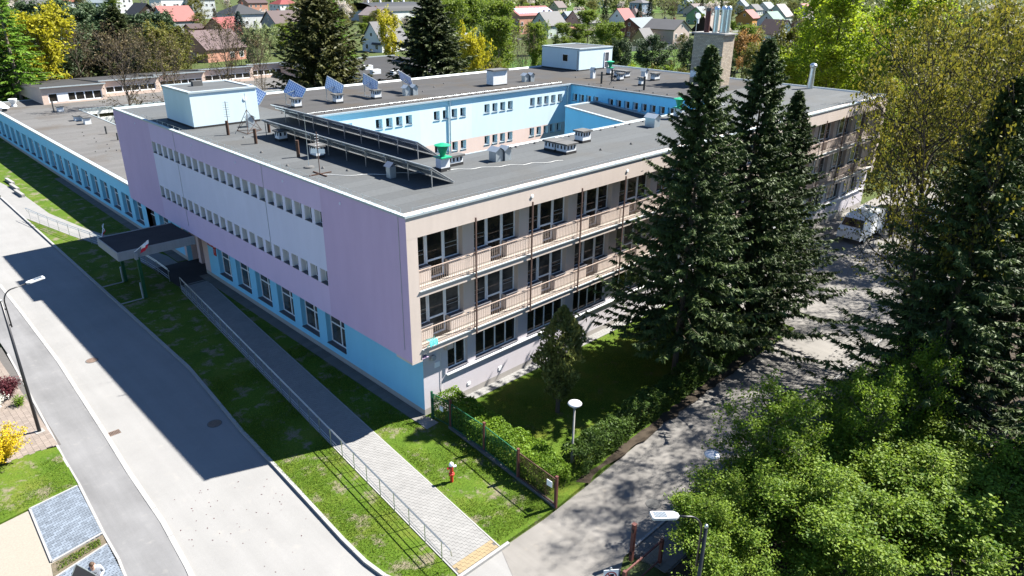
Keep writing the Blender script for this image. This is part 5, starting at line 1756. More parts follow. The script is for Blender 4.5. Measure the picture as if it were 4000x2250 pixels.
hedge('hedge', 'sunlit clipped hedge just behind the green fence', [(1.98, 0.1), (1.92, -4), (1.72, -8.3)], 1.4, 1.18, 17000, 'lf_hedge', 0.055, 3)
hedge('hedge', 'long low dark hedge between garden lawn and driveway', [(3.0, -7.75), (8, -7.35), (14, -7.1), (24.5, -6.9)], 1.25, 1.05, 24000, 'lf_hedge_dark', 0.062, 4)

# ---- shrubs at the lower right
sh = [(2.6, -15.2, 2.6, 4.2, 0, 'rounded light-green shrub beside the red barrier rail'),
      (5.6, -15.9, 3.2, 4.8, 1, 'light-green shrub with upright shoots around the second round lamp'),
      (4.8, -18.6, 3.2, 5.8, 0, 'large sunlit shrub at the bottom frame edge near the street lamp'),
      (8.8, -17.9, 2.9, 5.8, 1, 'sunlit shrub in the middle of the lower thicket'),
      (8.2, -21.2, 3.2, 6.2, 0, 'sunlit shrub at the bottom frame edge right of centre'),
      (12.4, -20.2, 2.8, 5.8, 1, 'shrub under the dark spruces in the thicket'),
      (12.0, -23.2, 3.2, 6.4, 0, 'tall shrub in the bottom right corner'),
      (13.0, -16.6, 2.3, 5.2, 0, 'half-shaded green shrub on the driveway side of the thicket'),
      (17.2, -16.0, 2.0, 5.0, 1, 'green shrub at the foot of the forked maple'),
      (9.8, -14.9, 2.2, 4.0, 1, 'low dark-green shrub along the slab walk'),
      (15.4, -24.6, 3.0, 6.0, 1, 'shrub at the right frame edge below the dark spruces'),
      (0.6, -17.6, 2.4, 4.0, 1, 'low shrub in front of the street lamp foot')]
for x_, y_, h_, w_, v_, lb in sh:
    tree('shrub', x_, y_, h_, w_, lb, 'shrubs of the lower thicket', variant=v_, z=-0.05)
tree('sapling', 11.0, -17.2, 5.4, 3.6, 'slim pale-stemmed sapling rising out of the thicket', z=-0.05)
tree('sapling', 14.6, -18.0, 5.6, 3.4, 'pale-stemmed sapling close to the dark spruces', z=-0.05, rotz=1.0)
tree('sapling', 7.0, -15.0, 5.2, 4.2, 'thin sapling reaching over the driveway by the round lamp', z=-0.05, rotz=2.2)

# ---- garden shrubs at the left edge
def garden_shrub(name, label, x, y, h, w, leaf, n, ls, twigs, seed):
    rs = np.random.RandomState(seed)
    t = thing(name, label, 'shrub', (x, y, 0.0))
    mb = MB()
    C_ = []
    for k in range(twigs):
        a = rs.uniform(0, 6.283)
        r_ = w / 2 * rs.uniform(0.3, 1.0)
        e = np.array([r_ * math.cos(a), r_ * math.sin(a), h * rs.uniform(0.55, 1.0) * (1.05 - 0.35 * (r_ / (w / 2)) ** 2)])
        m = e * np.array([0.35, 0.35, 0.6]) + rs.normal(size=3) * 0.05
        mb.tube([(0.05 * math.cos(a), 0.05 * math.sin(a), 0), tuple(m), tuple(e)], [0.018, 0.010, 0.004], 3, cap=False)
        for s_ in np.linspace(0.3, 1, 6):
            p = (1 - s_) ** 2 * np.array([0, 0, 0]) + 2 * s_ * (1 - s_) * m + s_ ** 2 * e
            C_.append(p)
    C_ = np.array(C_)
    idx = rs.randint(0, len(C_), n)
    Cc = C_[idx] + rs.normal(size=(n, 3)) * 0.07
    Cc[:, 2] = np.maximum(Cc[:, 2], 0.03)
    link('foliage', quads_mesh(name + '_leaves', leaf_cloud(Cc, ls, rs, 0.2), rs.uniform(0, 1, n), leaf), t)
    mb.build('stem', 'bark', t)
garden_shrub('forsythia', 'bright yellow forsythia bush beside the black street lamp', -15.55, 10.75, 1.9, 2.7, 'lf_forsythia', 6500, 0.045, 130, 1)
garden_shrub('barberry', 'dark red barberry ball beside the pavement edge', -14.05, 17.1, 1.25, 1.5, 'lf_barberry', 4500, 0.04, 90, 2)
garden_shrub('white_shrub', 'low white-flowering shrub beside the dark red one', -14.75, 16.4, 0.85, 1.3, 'lf_white', 2200, 0.04, 60, 3)
garden_shrub('magnolia', 'half bare shrub with pale pink flowers at the left frame edge', -14.9, 20.4, 2.6, 2.6, 'lf_blossom', 1400, 0.05, 70, 4)
garden_shrub('green_tuft', 'small green shrub at the foot of the barberry', -13.75, 15.9, 0.5, 0.7, 'lf_hedge', 800, 0.035, 25, 5)

# ---- tree lists farther off: kind, x, y, height, width, label, group
FAR = [
 ('larch', 7.0, 107.8, 19.8, 12.0, 'bright green larch with bare slanting trunk at the left frame edge', None),
 ('pine', 17.4, 143.5, 15.3, 9.5, 'dark pine in the clump beyond the low wing', 'pines beyond the low wing'),
 ('pine', 24.3, 150.1, 15.3, 12.0, 'dark pine in the clump beyond the low wing', 'pines beyond the low wing'),
 ('pine', 24.8, 137.6, 14.0, 10.5, 'dark pine in the clump beyond the low wing', 'pines beyond the low wing'),
 ('pine', 32.5, 153.1, 14.4, 10.0, 'dark pine in the clump beyond the low wing', 'pines beyond the low wing'),
 ('pine', 36.0, 140.0, 13.0, 9.0, 'dark pine in the clump beyond the low wing', 'pines beyond the low wing'),
 ('pine', 14.0, 128.0, 13.5, 11.0, 'dark pine in the clump beyond the low wing', 'pines beyond the low wing'),
 ('pine', 20.0, 131.0, 13.0, 11.0, 'dark pine in the clump beyond the low wing', 'pines beyond the low wing'),
 ('pine', 30.0, 141.0, 14.5, 11.0, 'dark pine in the clump beyond the low wing', 'pines beyond the low wing'),
 ('pine', 42.0, 146.0, 13.0, 10.0, 'dark pine in the clump beyond the low wing', 'pines beyond the low wing'),
 ('pine', 9.0, 122.0, 13.5, 9.0, 'dark pine in the clump beyond the low wing', 'pines beyond the low wing'),
 ('bigspruce', 28.6, 128.2, 15.8, 12.4, 'dark dense spruce behind the stepped pavilion', None),
 ('pine', 2.5, 110.2, 11.5, 8.0, 'low dark pine under the larch at the left frame edge', None),
 ('pine', -2.4, 112.0, 10.0, 8.0, 'dark pine cut by the left frame edge', None),
 ('pine', 6.0, 118.0, 12.0, 8.0, 'dark pine just behind the larch', None),
 ('maple_yellow', 12.4, 113.8, 14.2, 11.6, 'large yellow-flowering tree behind the low wing', None),
 ('twig', 15.2, 84.6, 12.6, 10.5, 'budding leafless tree in the low wing court', None),
 ('twig', 20.4, 83.8, 12.4, 9.0, 'budding leafless tree second along the low wing court', None),
 ('olive', 31.6, 116.7, 11.7, 9.0, 'olive-green tree right behind the pavilion roof', None),
 ('olive', 36.0, 121.0, 11.5, 9.0, 'yellowish-green tree behind the pavilion next to the olive one', None),
 ('twig', 29.1, 83.4, 14.6, 8.8, 'budding tree with a clear pale trunk before the pavilion', None),
 ('twig', 44.3, 113.6, 11.6, 8.5, 'brown budding tree behind the end of the pavilion', None),
 ('twig', 19.5, 122.4, 11.7, 8.6, 'brown budding tree between yellow tree and pines', None),
 ('twig', 25.5, 117.4, 11.2, 8.6, 'grey-brown budding tree behind the pavilion windows', None),
 ('bluespruce', 75.7, 228.4, 9.4, 6.4, 'blue spruce before the salmon-roofed house', None),
 ('bluespruce', 99.2, 229.5, 10.2, 8.0, 'blue spruce before the dark hip-roofed house', None),
 ('pale', 47.7, 112.1, 11.3, 6.0, 'pale green tree left of the large conifer', None),
 ('twig', 36.4, 87.7, 11.6, 6.4, 'bare tree beside the large brownish conifer', None),
 ('bigyew', 27.4, 53.2, 18.9, 15.0, 'huge dense brownish-green conifer behind the rear wing', None),
 ('larch', 49.4, 86.0, 17.9, 9.0, 'light green larch right of the huge conifer', None),
 ('maple_yellow', 77.3, 109.9, 12.7, 6.0, 'orange-yellow tree beside the dark-tiled house', None),
 ('bigspruce', 42.4, 51.2, 19.2, 15.5, 'huge dark pointed conifer behind the rear wing', None),
 ('birch', 78.4, 91.2, 17.1, 9.0, 'tall fresh green birch right of the pointed conifer', 'birches behind the rear wing'),
 ('birch', 88.1, 96.0, 17.4, 9.0, 'tall fresh green birch right of the pointed conifer', 'birches behind the rear wing'),
 ('birch', 86.3, 85.0, 16.7, 9.0, 'tall fresh green birch right of the pointed conifer', 'birches behind the rear wing'),
 ('birch', 80.6, 79.0, 14.3, 7.0, 'tall fresh green birch right of the pointed conifer', 'birches behind the rear wing'),
 ('maple_yellow', 56.2, 59.1, 12.4, 5.6, 'round yellow tree right behind the rear roof edge', None),
 ('olive', 60.5, 59.5, 8.5, 5.5, 'low pale olive tree beside the round yellow one', None),
 ('birch', 105.1, 92.5, 12.0, 6.6, 'yellow-green birch between the mesh fence and the grey-roofed house', None),
 ('twig', 73.7, 66.0, 12.0, 6.0, 'bare tree before the green mesh fence', None),
 ('birch', 189.3, 148.3, 11.6, 10.0, 'yellowish willow among the middle houses', None),
 ('birch', 132.5, 92.2, 11.4, 6.5, 'fresh green birch above the roof plant house', None),
 ('birch', 139.4, 101.0, 10.5, 6.5, 'slim fresh green birch left of the beige two-storey house', None),
 ('pine', 101.5, 66.0, 10.0, 4.6, 'round dark pine right of the roof plant house', None),
 ('pine', 113.3, 66.8, 10.2, 7.4, 'wide dark pine standing on the bright meadow', None),
 ('pine', 113.4, 57.5, 10.1, 5.0, 'round dark pine beside the brick chimney tower', None),
 ('spruce', 289.1, 199.0, 11.4, 6.4, 'dark village spruce left one of the close pair', None),
 ('spruce', 292.0, 195.1, 13.8, 7.0, 'taller dark village spruce of the close pair', None),
 ('spruce', 310.2, 237.3, 13.2, 6.3, 'pointed spruce by the small red roof near the top frame edge', None),
 ('twig', 256.9, 157.8, 13.0, 6.9, 'bare tree above the beige two-storey house', None),
 ('spruce', 424.6, 248.3, 11.1, 7.6, 'dark spruce by the light grey roofs behind the tower', None),
 ('spruce', 396.4, 217.6, 11.9, 7.2, 'dark spruce just above the steel flues', 'spruces above the flues'),
 ('spruce', 398.7, 213.6, 10.5, 7.0, 'dark spruce just above the steel flues', 'spruces above the flues'),
 ('birch', 158.2, 70.0, 11.0, 6.8, 'light green birch right of the chimney tower', None),
 ('rust', 140.8, 60.1, 9.7, 6.8, 'orange-yellow tree right behind the chimney tower', None),
 ('olive', 118.0, 46.0, 9.0, 6.0, 'olive tree behind the spruces and the chimney tower', None),
 ('birch', 117.3, 11.6, 15.8, 6.5, 'round bright green tree far right behind the poplars', None),
 ('olive', 99.5, 30.9, 13.4, 6.6, 'olive-green tree left of the poplar row', None),
]
for (x_, y_, h_, w_) in ((84.7, 20.1, 19.9, 6.3), (80.3, 15.0, 20.9, 7.9), (86.8, 15.0, 17.0, 6.4), (93.2, 15.1, 17.6, 5.7), (81.6, 8.6, 20.6, 6.0), (81.8, 4.8, 20.9, 7.4), (87.0, 8.2, 15.4, 6.6), (89.8, 23.5, 14.5, 5.7), (76.4, 14.1, 13.6, 5.1),
                         (76.4, 8.3, 13.2, 5.3), (88.1, 4.6, 15.5, 5.8), (74.5, 18.5, 12.0, 5.0), (95, 10, 15, 6), (78, 22, 13, 5.5), (72, 4.5, 11, 5), (92, 0.5, 15, 6)):
    FAR.append(('poplar', x_, y_, h_, w_, 'bright yellow-green young poplar beyond the right roof edge', 'poplars beyond the right roof edge'))
ORD = ['leftmost', 'second from left', 'third from left', 'fourth from left', 'fifth from left', 'sixth from left', 'seventh from left', 'eighth from left', 'ninth from left', 'tenth from left', 'eleventh from left', 'twelfth from left', 'thirteenth from left', 'fourteenth from left', 'fifteenth from left', 'sixteenth from left', 'seventeenth from left', 'eighteenth from left']
def ordinal(objs, text):
    objs = sorted(objs, key=lambda o: -math.atan2(o.location.y - CAM.y, o.location.x - CAM.x))
    for i, o in enumerate(objs):
        if len(objs) == 1:
            o['label'] = text[0].upper() * 0 + text
        else:
            o['label'] = text + ', ' + (ORD[i] if i < len(objs) - 1 or len(objs) > 18 else 'rightmost')
GR = {}
for a in FAR:
    o_ = tree(*a[:5], a[5], a[6])
    if a[6]:
        GR.setdefault(a[5], []).append(o_)
for k_, v_ in GR.items():
    ordinal(v_, k_)
# small conifers in a row and shrubs by the meadow
THUJA = []
for k in range(14):
    x_, y_ = 108 + 1.15 * k * 0.9, 62.5 - 1.35 * k * 0.8
    THUJA.append(tree('spruce', x_, y_, 4.0 + 0.5 * ((k * 7) % 3), 1.5, 'x', 'thuja row along the meadow edge'))
YSH = []
for k, (x_, y_) in enumerate(((101, 62), (103.5, 60), (105.5, 58), (108, 55.5), (111, 52), (99, 65))):
    YSH.append(tree('bush', x_, y_, 4.5, 4.6, 'x', 'yellow-green shrubs along the meadow edge', leaf='lf_poplar' if k == 0 else None))
ordinal(THUJA, 'small dark thuja in the meadow-edge row')
ordinal(YSH, 'yellow-green shrub along the meadow edge')
# trees and shrubs among the village houses
SCAT = {}
rv = random.Random(21)
HOUSE_SPOTS = []
HOUSE_TAGS = []
def scatter(n, kinds, box_, hs, label, group):
    made = 0
    guard = 0
    while made < n and guard < n * 40:
        guard += 1
        d = rv.uniform(*box_[0])
        a = rv.uniform(*box_[1])
        x_, y_ = CAM.x + d * math.cos(a), CAM.y + d * math.sin(a)
        if 0 < x_ < 75 and y_ < 112:
            continue
        if any(abs(x_ - hx) < hr and abs(y_ - hy) < hr for hx, hy, hr in HOUSE_SPOTS):
            continue
        # keep the line of sight to the houses clear
        if any(math.hypot(hx - CAM.x, hy - CAM.y) > d and math.hypot(hx - CAM.x, hy - CAM.y) - d < 45 and abs(math.atan2(hy - CAM.y, hx - CAM.x) - a) * d < hr * 0.45 for hx, hy, hr in HOUSE_SPOTS):
            continue
        k = rv.choice(kinds)
        h_ = rv.uniform(*hs)
        o_ = tree(k, x_, y_, h_, h_ * rv.uniform(0.7, 1.0) * (0.6 if k == 'spruce' else 1.0), label[k], group[k])
        near = min(HOUSE_TAGS, key=lambda q: (q[0] - x_) ** 2 + (q[1] - y_) ** 2)[2]
        SCAT.setdefault(label[k] + ' near the ' + near, []).append(o_)
        made += 1
# ---------------------------------------------------------------- village houses
ME_WF = MB().box(-0.65, 0.65, -0.05, 0.04, -0.75, 0.75).mesh('window', 'frame_white')
ME_WP = MB().quad((-0.55, -0.056, -0.65), (-0.03, -0.056, -0.65), (-0.03, -0.056, 0.65), (-0.55, -0.056, 0.65)).quad((0.03, -0.056, -0.65), (0.55, -0.056, -0.65), (0.55, -0.056, 0.65), (0.03, -0.056, 0.65)).mesh('pane', 'glass')
ME_DF = MB().box(-0.5, 0.5, -0.06, 0.04, 0, 2.1).mesh('door', 'brown_metal')
rh_ = random.Random(4)
def house(x, y, L, Wd, hw, hr, rot, kind, wall, roof, label, chim=1, solar=False, wins=True, wall2=None, group=None, e=0.45):
    off = 0.30 * (L + Wd) / 2
    a = math.atan2(y - CAM.y, x - CAM.x)
    x, y = x + math.cos(a) * off, y + math.sin(a) * off
    HOUSE_SPOTS.append((x, y, max(L, Wd) * 0.75 + 2))
    HOUSE_TAGS.append((x, y, ' '.join(label.split()[:7])))
    t = thing('house', label, 'house', (x, y, -0.15), rot, group)
    l, w = L / 2, Wd / 2
    mb = MB()
    mb.box(-l, l, -w, w, 0, hw)
    if kind == 'gx':
        for s in (-l, l):
            mb.add([(s, -w, hw), (s, w, hw), (s, 0, hw + hr)], [(0, 1, 2)])
    elif kind == 'gy':
        for s in (-w, w):
            mb.add([(-l, s, hw), (l, s, hw), (0, s, hw + hr)], [(0, 1, 2)])
    mb.build('wall', wall, t)
    r_ = MB()
    th = 0.18
    if kind in ('gx', 'gy'):
        hl, hwid = (l, w) if kind == 'gx' else (w, l)
        k = hr / hwid
        zl = hw - k * e
        def P(u, v, z): return (u, v, z) if kind == 'gx' else (v, u, z)
        for s in (-1, 1):
            q = [P(-hl - e, 0, hw + hr + 0.05), P(hl + e, 0, hw + hr + 0.05), P(hl + e, s * (hwid + e), zl + 0.05), P(-hl - e, s * (hwid + e), zl + 0.05)]
            q2 = [(v_[0], v_[1], v_[2] + th) for v_ in q]
            r_.add(q + q2, [(0, 1, 2, 3), (4, 5, 6, 7), (0, 1, 5, 4), (1, 2, 6, 5), (2, 3, 7, 6), (3, 0, 4, 7)])
    elif kind == 'hip':
        rl = max(l - w, 0.3) if l > w else 0.3
        v = [(-l - e, -w - e, hw), (l + e, -w - e, hw), (l + e, w + e, hw), (-l - e, w + e, hw), (-rl, 0, hw + hr), (rl, 0, hw + hr)]
        r_.add(v, [(0, 1, 5, 4), (2, 3, 4, 5), (1, 2, 5), (3, 0, 4), (3, 2, 1, 0)])
    else:
        r_.box(-l - 0.2, l + 0.2, -w - 0.2, w + 0.2, hw + 0.01, hw + 0.3)
    ro = r_.build('roof', roof, t)
    zt = hw + hr
    for c in range(chim):
        cx, cy = (0.3 * l * (-1) ** c, 0.25 * w) if kind != 'gy' else (0.25 * l, 0.3 * w * (-1) ** c)
        MB().box(cx - 0.35, cx + 0.35, cy - 0.3, cy + 0.3, hw, zt + 0.7).build('chimney', 'w_brick' if (int(x) + c) % 2 else 'concrete_dark', ro)
    if solar and kind == 'gx':
        k = hr / w
        for c in range(int(L / 2.4)):
            xx = -l + 1.0 + c * 2.3
            f0, f1 = 0.25, 0.8
            q = [(xx, -w * f0, hw + hr * (1 - f0) + 0.28), (xx + 2.1, -w * f0, hw + hr * (1 - f0) + 0.28), (xx + 2.1, -w * f1, hw + hr * (1 - f1) + 0.28), (xx, -w * f1, hw + hr * (1 - f1) + 0.28)]
            g = MB().quad(*q)
            me = g.mesh('solar_panel', 'pv_back')
            uv = me.uv_layers.new(name='uv')
            for i, k_ in enumerate([(0, 0), (1, 0), (1, 1), (0, 1)]):
                uv.data[i].uv = k_
            link('solar_panel', me, ro)
    if wins:
        nf = max(1, int(hw / 2.5))
        for face in ('x', 'y'):
            ln = Wd if face == 'x' else L
            n = max(1, int(ln / 3.2))
            for f in range(nf):
                for i in range(n):
                    if rh_.random() < 0.22: continue
                    u = -ln / 2 + (i + 0.5) * ln / n
                    z = 1.5 + f * 2.7 if hw > 3 else 1.4
                    if z + 0.75 > hw: continue
                    if face == 'x':
                        o = link('window', ME_WF, t, (-l - 0.01, u, z), -math.pi / 2)
                    else:
                        o = link('window', ME_WF, t, (u, -w - 0.01, z))
                    link('pane', ME_WP, o)
            if (kind == 'gx' and face == 'x') or (kind == 'gy' and face == 'y'):
                if hr > 2.2:
                    o = link('window', ME_WF, t, (-l - 0.01, 0, hw + hr * 0.35) if face == 'x' else (0, -w - 0.01, hw + hr * 0.35), -math.pi / 2 if face == 'x' else 0, 0.8)
                    link('pane', ME_WP, o)
    return t
r0 = 0.12
house(99.3, 495.0, 22, 12, 5, 4.5, 0.2, 'hip', 'w_grey', 'rf_purple', 'wide house with purple-brown roof at the top left frame edge', 2)
house(87.8, 440.0, 18, 11, 4.5, 4, 0.3, 'gx', 'w_brick', 'rf_grey', 'grey-roofed house with brick chimney above the dark pines', 1)
house(139.5, 580.0, 14, 10, 4, 4, 0.1, 'gx', 'w_light', 'rf_orange', 'far house with flat orange roof at the top left', 1)
house(127.6, 480.0, 20, 12, 6, 3, 0.15, 'gx', 'w_blue', 'rf_blue', 'blue-grey house beside a tall white one at the top', 1)
house(140.2, 478.0, 10, 10, 9, 1, 0.1, 'flat', 'w_white', 'rf_grey', 'tall narrow white house next to the blue-grey one', 0)
house(100.6, 398.0, 10, 8, 3, 3, 0.4, 'gx', 'w_grey', 'rf_red', 'small house with bright red roof above the pines', 0)
house(109.3, 352.0, 12, 11, 4.2, 5, 0.15, 'gy', 'w_dark', 'rf_dark', 'brown wooden house with black tiled gable roof', 1)
house(139.5, 400.0, 14, 14, 9.6, 0.4, 0.08, 'flat', 'w_white', 'rf_salmon', 'bright white cube house with thin orange roof edge', 1)
house(152.6, 393.0, 13, 13, 9.2, 0.4, 0.08, 'flat', 'w_light', 'rf_grey', 'pale grey cube house right of the bright white one', 1)
house(100.9, 292.0, 14, 11, 4.6, 5.2, 0.22, 'gx', 'w_grey', 'rf_salmon', 'house with large salmon-pink roof left of a blue spruce', 1)
house(119.9, 272.0, 14, 14, 7.4, 3.6, 0.10, 'hip', 'w_light', 'rf_dark', 'two-storey house with black pyramid roof right of a blue spruce', 1)
house(130.3, 255.0, 16, 10, 4.6, 4.2, 0.10, 'gx', 'w_grey', 'rf_brown', 'long house with brown roof beside the huge conifer', 2)
house(98.4, 240.0, 12, 10, 3.4, 4.2, 0.55, 'gx', 'w_salmon', 'rf_red', 'house with dark red tiled roof among budding trees', 0)
house(90.0, 246.0, 5, 5, 4.2, 1.2, 0.1, 'gx', 'w_salmon', 'rf_brown', 'small salmon-coloured gable beside the blue spruce', 0)
house(66.3, 176.0, 13, 11, 3.4, 4.2, 0.28, 'gx', 'w_salmon', 'rf_purple', 'nearest house left, with worn purple-brown ribbed roof', 0)
house(209.3, 445.0, 14, 12, 6, 3, 0.1, 'gx', 'w_salmon', 'rf_brown', 'salmon house with brown roof at the top edge, left of centre', 1)
house(220.4, 425.0, 14, 12, 5.6, 3.4, 0.1, 'hip', 'w_white', 'rf_red', 'white house with dark red hip roof at the top edge', 1)
house(197.4, 290.0, 13, 11, 4.6, 3.4, 0.2, 'gy', 'w_yellow', 'rf_pale', 'yellow-walled house with pale pink roof near the big dark hall', 1)
house(118.7, 171.0, 11, 9, 3.2, 5.4, 0.12, 'gx', 'w_white', 'rf_grey', 'dark grey tiled house with white porch between the conifers', 0)
t17 = bpy.data.objects['house.018'] if 'house.018' in bpy.data.objects else None
house(216.5, 205.0, 24, 13, 7.4, 3.2, 0.05, 'gx', 'w_salmon', 'rf_salmon', 'long salmon school with red roof and solar panels', 2, solar=True)
house(204.3, 181.0, 12, 9, 5.0, 4.6, 0.10, 'gx', 'w_mint', 'rf_grey', 'pale green house with grey gable roof beside parked cars', 2)
house(250.8, 203.0, 14, 10, 3.6, 5.0, 0.05, 'gx', 'w_beige', 'rf_grey', 'beige house with broad grey roof in the middle distance', 2)
house(221.0, 182.0, 6, 5, 2.4, 0.9, 0.1, 'gx', 'w_beige', 'rf_orange', 'small shed with orange-red roof', 0, wins=False)
house(398.3, 352.0, 10, 9, 3.4, 4, 0.1, 'gx', 'w_cream', 'rf_brown', 'small brown-roofed house alone on the far meadow', 2)
house(295.2, 214.0, 13, 9, 3.4, 5.0, 0.2, 'gx', 'w_white', 'rf_red', 'white house with vivid red roof left of the dark spruces', 1)
house(236.5, 160.0, 17, 11, 4.0, 3.4, 0.1, 'gx', 'w_brick', 'rf_blue', 'long house with blue-grey metal roof and brick wall', 1)
house(518.8, 495.0, 15, 9, 3.4, 2.6, 0, 'gx', 'w_white', 'rf_blue', 'long white far house at the top edge left of centre', 1)
house(527.8, 460.0, 8, 8, 5, 3, 0, 'gy', 'w_white', 'rf_grey', 'small white far house at the top edge, centre', 0)
house(517.6, 405.0, 10, 8, 4.6, 4.6, 0.1, 'gx', 'w_white', 'rf_red', 'far white house with red roof at the top edge', 0)
house(286.0, 243.0, 7, 7, 3.0, 3.2, 0.1, 'gx', 'w_blue', 'rf_blue', 'small light blue roofed house behind the pale green one', 0)
house(393.5, 275.0, 11, 10, 8.6, 2.2, 0.08, 'hip', 'w_blue', 'rf_grey', 'tall blue-grey house with low hip roof', 1)
house(325.6, 229.0, 10, 9, 4.6, 3.2, 0.1, 'hip', 'w_white', 'rf_brown', 'white house with brown hip roof and red chimney', 2)
house(201.9, 123.5, 11.5, 11.5, 6.3, 2.8, 0.10, 'gy', 'w_beige', 'rf_grey', 'beige two-storey house with grey gable roof behind the meadow', 2)
house(190.1, 124.5, 7, 7, 2.4, 4.2, 0.15, 'gx', 'w_yellow', 'rf_grey', 'low yellow-gabled house left of the beige two-storey one', 0, wins=False)
house(349.3, 203.0, 13, 10, 4.6, 4.2, 0.25, 'gx', 'w_green', 'rf_blue', 'green-walled house with blue-grey roof left of the tower', 1)
house(468.6, 287.0, 12, 11, 5.6, 4.4, 0.2, 'gx', 'w_light', 'rf_blue', 'grey-blue roofed far house above the green one', 1)
house(430.0, 256.0, 16, 10, 4.6, 3.4, 0.1, 'gx', 'w_cream', 'rf_brown', 'brown-roofed house behind the green-walled one', 1)
house(424.0, 243.0, 10, 9, 4.2, 3.6, 0.3, 'gx', 'w_light', 'rf_salmon', 'salmon-roofed house touching the brown-roofed one', 0)
house(276.7, 151.0, 17, 10, 2.2, 5.4, 0.10, 'gx', 'w_dark', 'rf_tan', 'low black barn with tan roof left of the tower', 0, wins=False)
house(342.6, 170.0, 10, 9, 4.8, 3.6, 0.12, 'gx', 'w_orange', 'rf_red', 'orange-yellow house with dark red roof right of the flues', 0)
house(336.4, 154.0, 13, 9, 4.2, 4.0, 0.10, 'gx', 'w_light', 'rf_green', 'pale house with green metal roof right of the tower', 1)
house(388.3, 176.0, 14, 12, 4.4, 6.0, 0.15, 'gx', 'w_mint', 'rf_pale', 'house with large pale pink roof behind the green-roofed one', 1, solar=True)
house(527.1, 256.0, 15, 10, 3.8, 4.2, 0.1, 'gx', 'w_light', 'rf_blue', 'far house with blue-grey roof right of the tower', 1)
house(243.6, 105.0, 11, 9, 4.2, 4.6, -0.1, 'gy', 'w_white', 'rf_brown', 'white-gabled house with brown roof right of the tower', 0)
house(462.0, 197.0, 17, 11, 7.0, 2.2, 0.2, 'gx', 'w_beige', 'rf_salmon', 'block with red roof left of the poplars', 2)
house(318.2, 128.0, 8, 8, 4.4, 2.6, 0.1, 'gx', 'w_beige', 'rf_brown', 'small pink-walled house left of the poplars', 0)
house(459.4, 208.0, 12, 9, 3.0, 3.6, 0.1, 'gx', 'w_dark', 'rf_grey', 'dark grey barn roof far right of the tower', 0, wins=False)
house(500.8, 262.0, 10, 9, 5.6, 4.0, 0.2, 'gx', 'w_light', 'rf_blue', 'small light blue roofed house above the flues', 0)
house(490.0, 246.0, 12, 9, 3.6, 3.6, 0.1, 'gx', 'w_light', 'rf_dark', 'dark-roofed house next to the light blue roofed one', 0)
house(388.5, 109.0, 16, 10, 3.0, 2.0, 0.1, 'gx', 'w_white', 'rf_white', 'white-roofed low building glimpsed between the poplars', 0)
house(345.0, 140.0, 16, 10, 2.6, 3.4, 0.1, 'gx', 'w_brick', 'rf_white', 'long pale-roofed shed behind the steel flues', 0, wins=False)
house(262.0, 118.0, 12, 9, 3.0, 3.6, 0.2, 'gx', 'w_brick', 'rf_purple', 'low dark purple roof right behind the tower', 0, wins=False)
# large dark hall
t = thing('warehouse', 'large hall with curved dark roof behind the yellow-walled house', 'warehouse', (232, 330, -0.15), 0.15)
HOUSE_SPOTS.append((232, 330, 26))
mb = MB().box(-20, 20, -12, 12, 0, 5)
mb.build('wall', 'w_light', t)
mb = MB()
for k in range(10):
    a0, a1 = math.pi * k / 10, math.pi * (k + 1) / 10
    mb.quad((-20.5, -12.5 * math.cos(a0), 5 + 4.2 * math.sin(a0)), (20.5, -12.5 * math.cos(a0), 5 + 4.2 * math.sin(a0)), (20.5, -12.5 * math.cos(a1), 5 + 4.2 * math.sin(a1)), (-20.5, -12.5 * math.cos(a1), 5 + 4.2 * math.sin(a1)))
mb.build('roof', 'rf_dark', t)
for k in range(4):
    MB().box(-14 + 9 * k, -13.2 + 9 * k, -0.4, 0.4, 8.8, 10.2).build('roof_vent', 'white_paint', t)
# porch of the dark tiled house between the conifers
px_, py_ = 117.5, 168.5
t = thing('porch', 'white gabled porch with brown arched window on the dark tiled house', 'porch', (px_, py_, -0.15), 0.12)
mb = MB().box(-1.9, 1.9, 0, 4, 0, 2.6)
mb.add([(-1.9, 0, 2.6), (1.9, 0, 2.6), (0, 0, 4.4)], [(0, 1, 2)])
mb.build('wall', 'w_white', t)
mb = MB()
for s in (-1, 1):
    mb.bar((0, 2, 4.55), (s * 2.5, 2, 2.25), 4.6, 0.2)
mb.build('roof', 'rf_grey', t)
MB().box(-0.9, 0.9, -0.05, 0.02, 0.5, 2.2).build('window', 'glass', t)
# village scatter
lab = dict(birch='fresh green tree', olive='olive tree', twig='brown budding tree', spruce='dark spruce',
           bush='low shrub', blossom='blossoming tree', pine='dark pine', pale='pale green tree')
grp = {k: k + ' plants among the village houses' for k in lab}
AZ = (YAW - 0.62, YAW + 0.62)
scatter(100, ['birch', 'olive', 'twig', 'twig', 'spruce', 'pale', 'olive'], ((170, 330), AZ), (5, 9), lab, grp)
scatter(110, ['birch', 'olive', 'twig', 'spruce', 'olive', 'birch', 'blossom'], ((330, 640), AZ), (6, 11), lab, grp)
scatter(110, ['bush', 'bush', 'blossom', 'bush'], ((165, 420), AZ), (2, 4), lab, grp)
for k_, v_ in SCAT.items():
    ordinal(v_, k_)
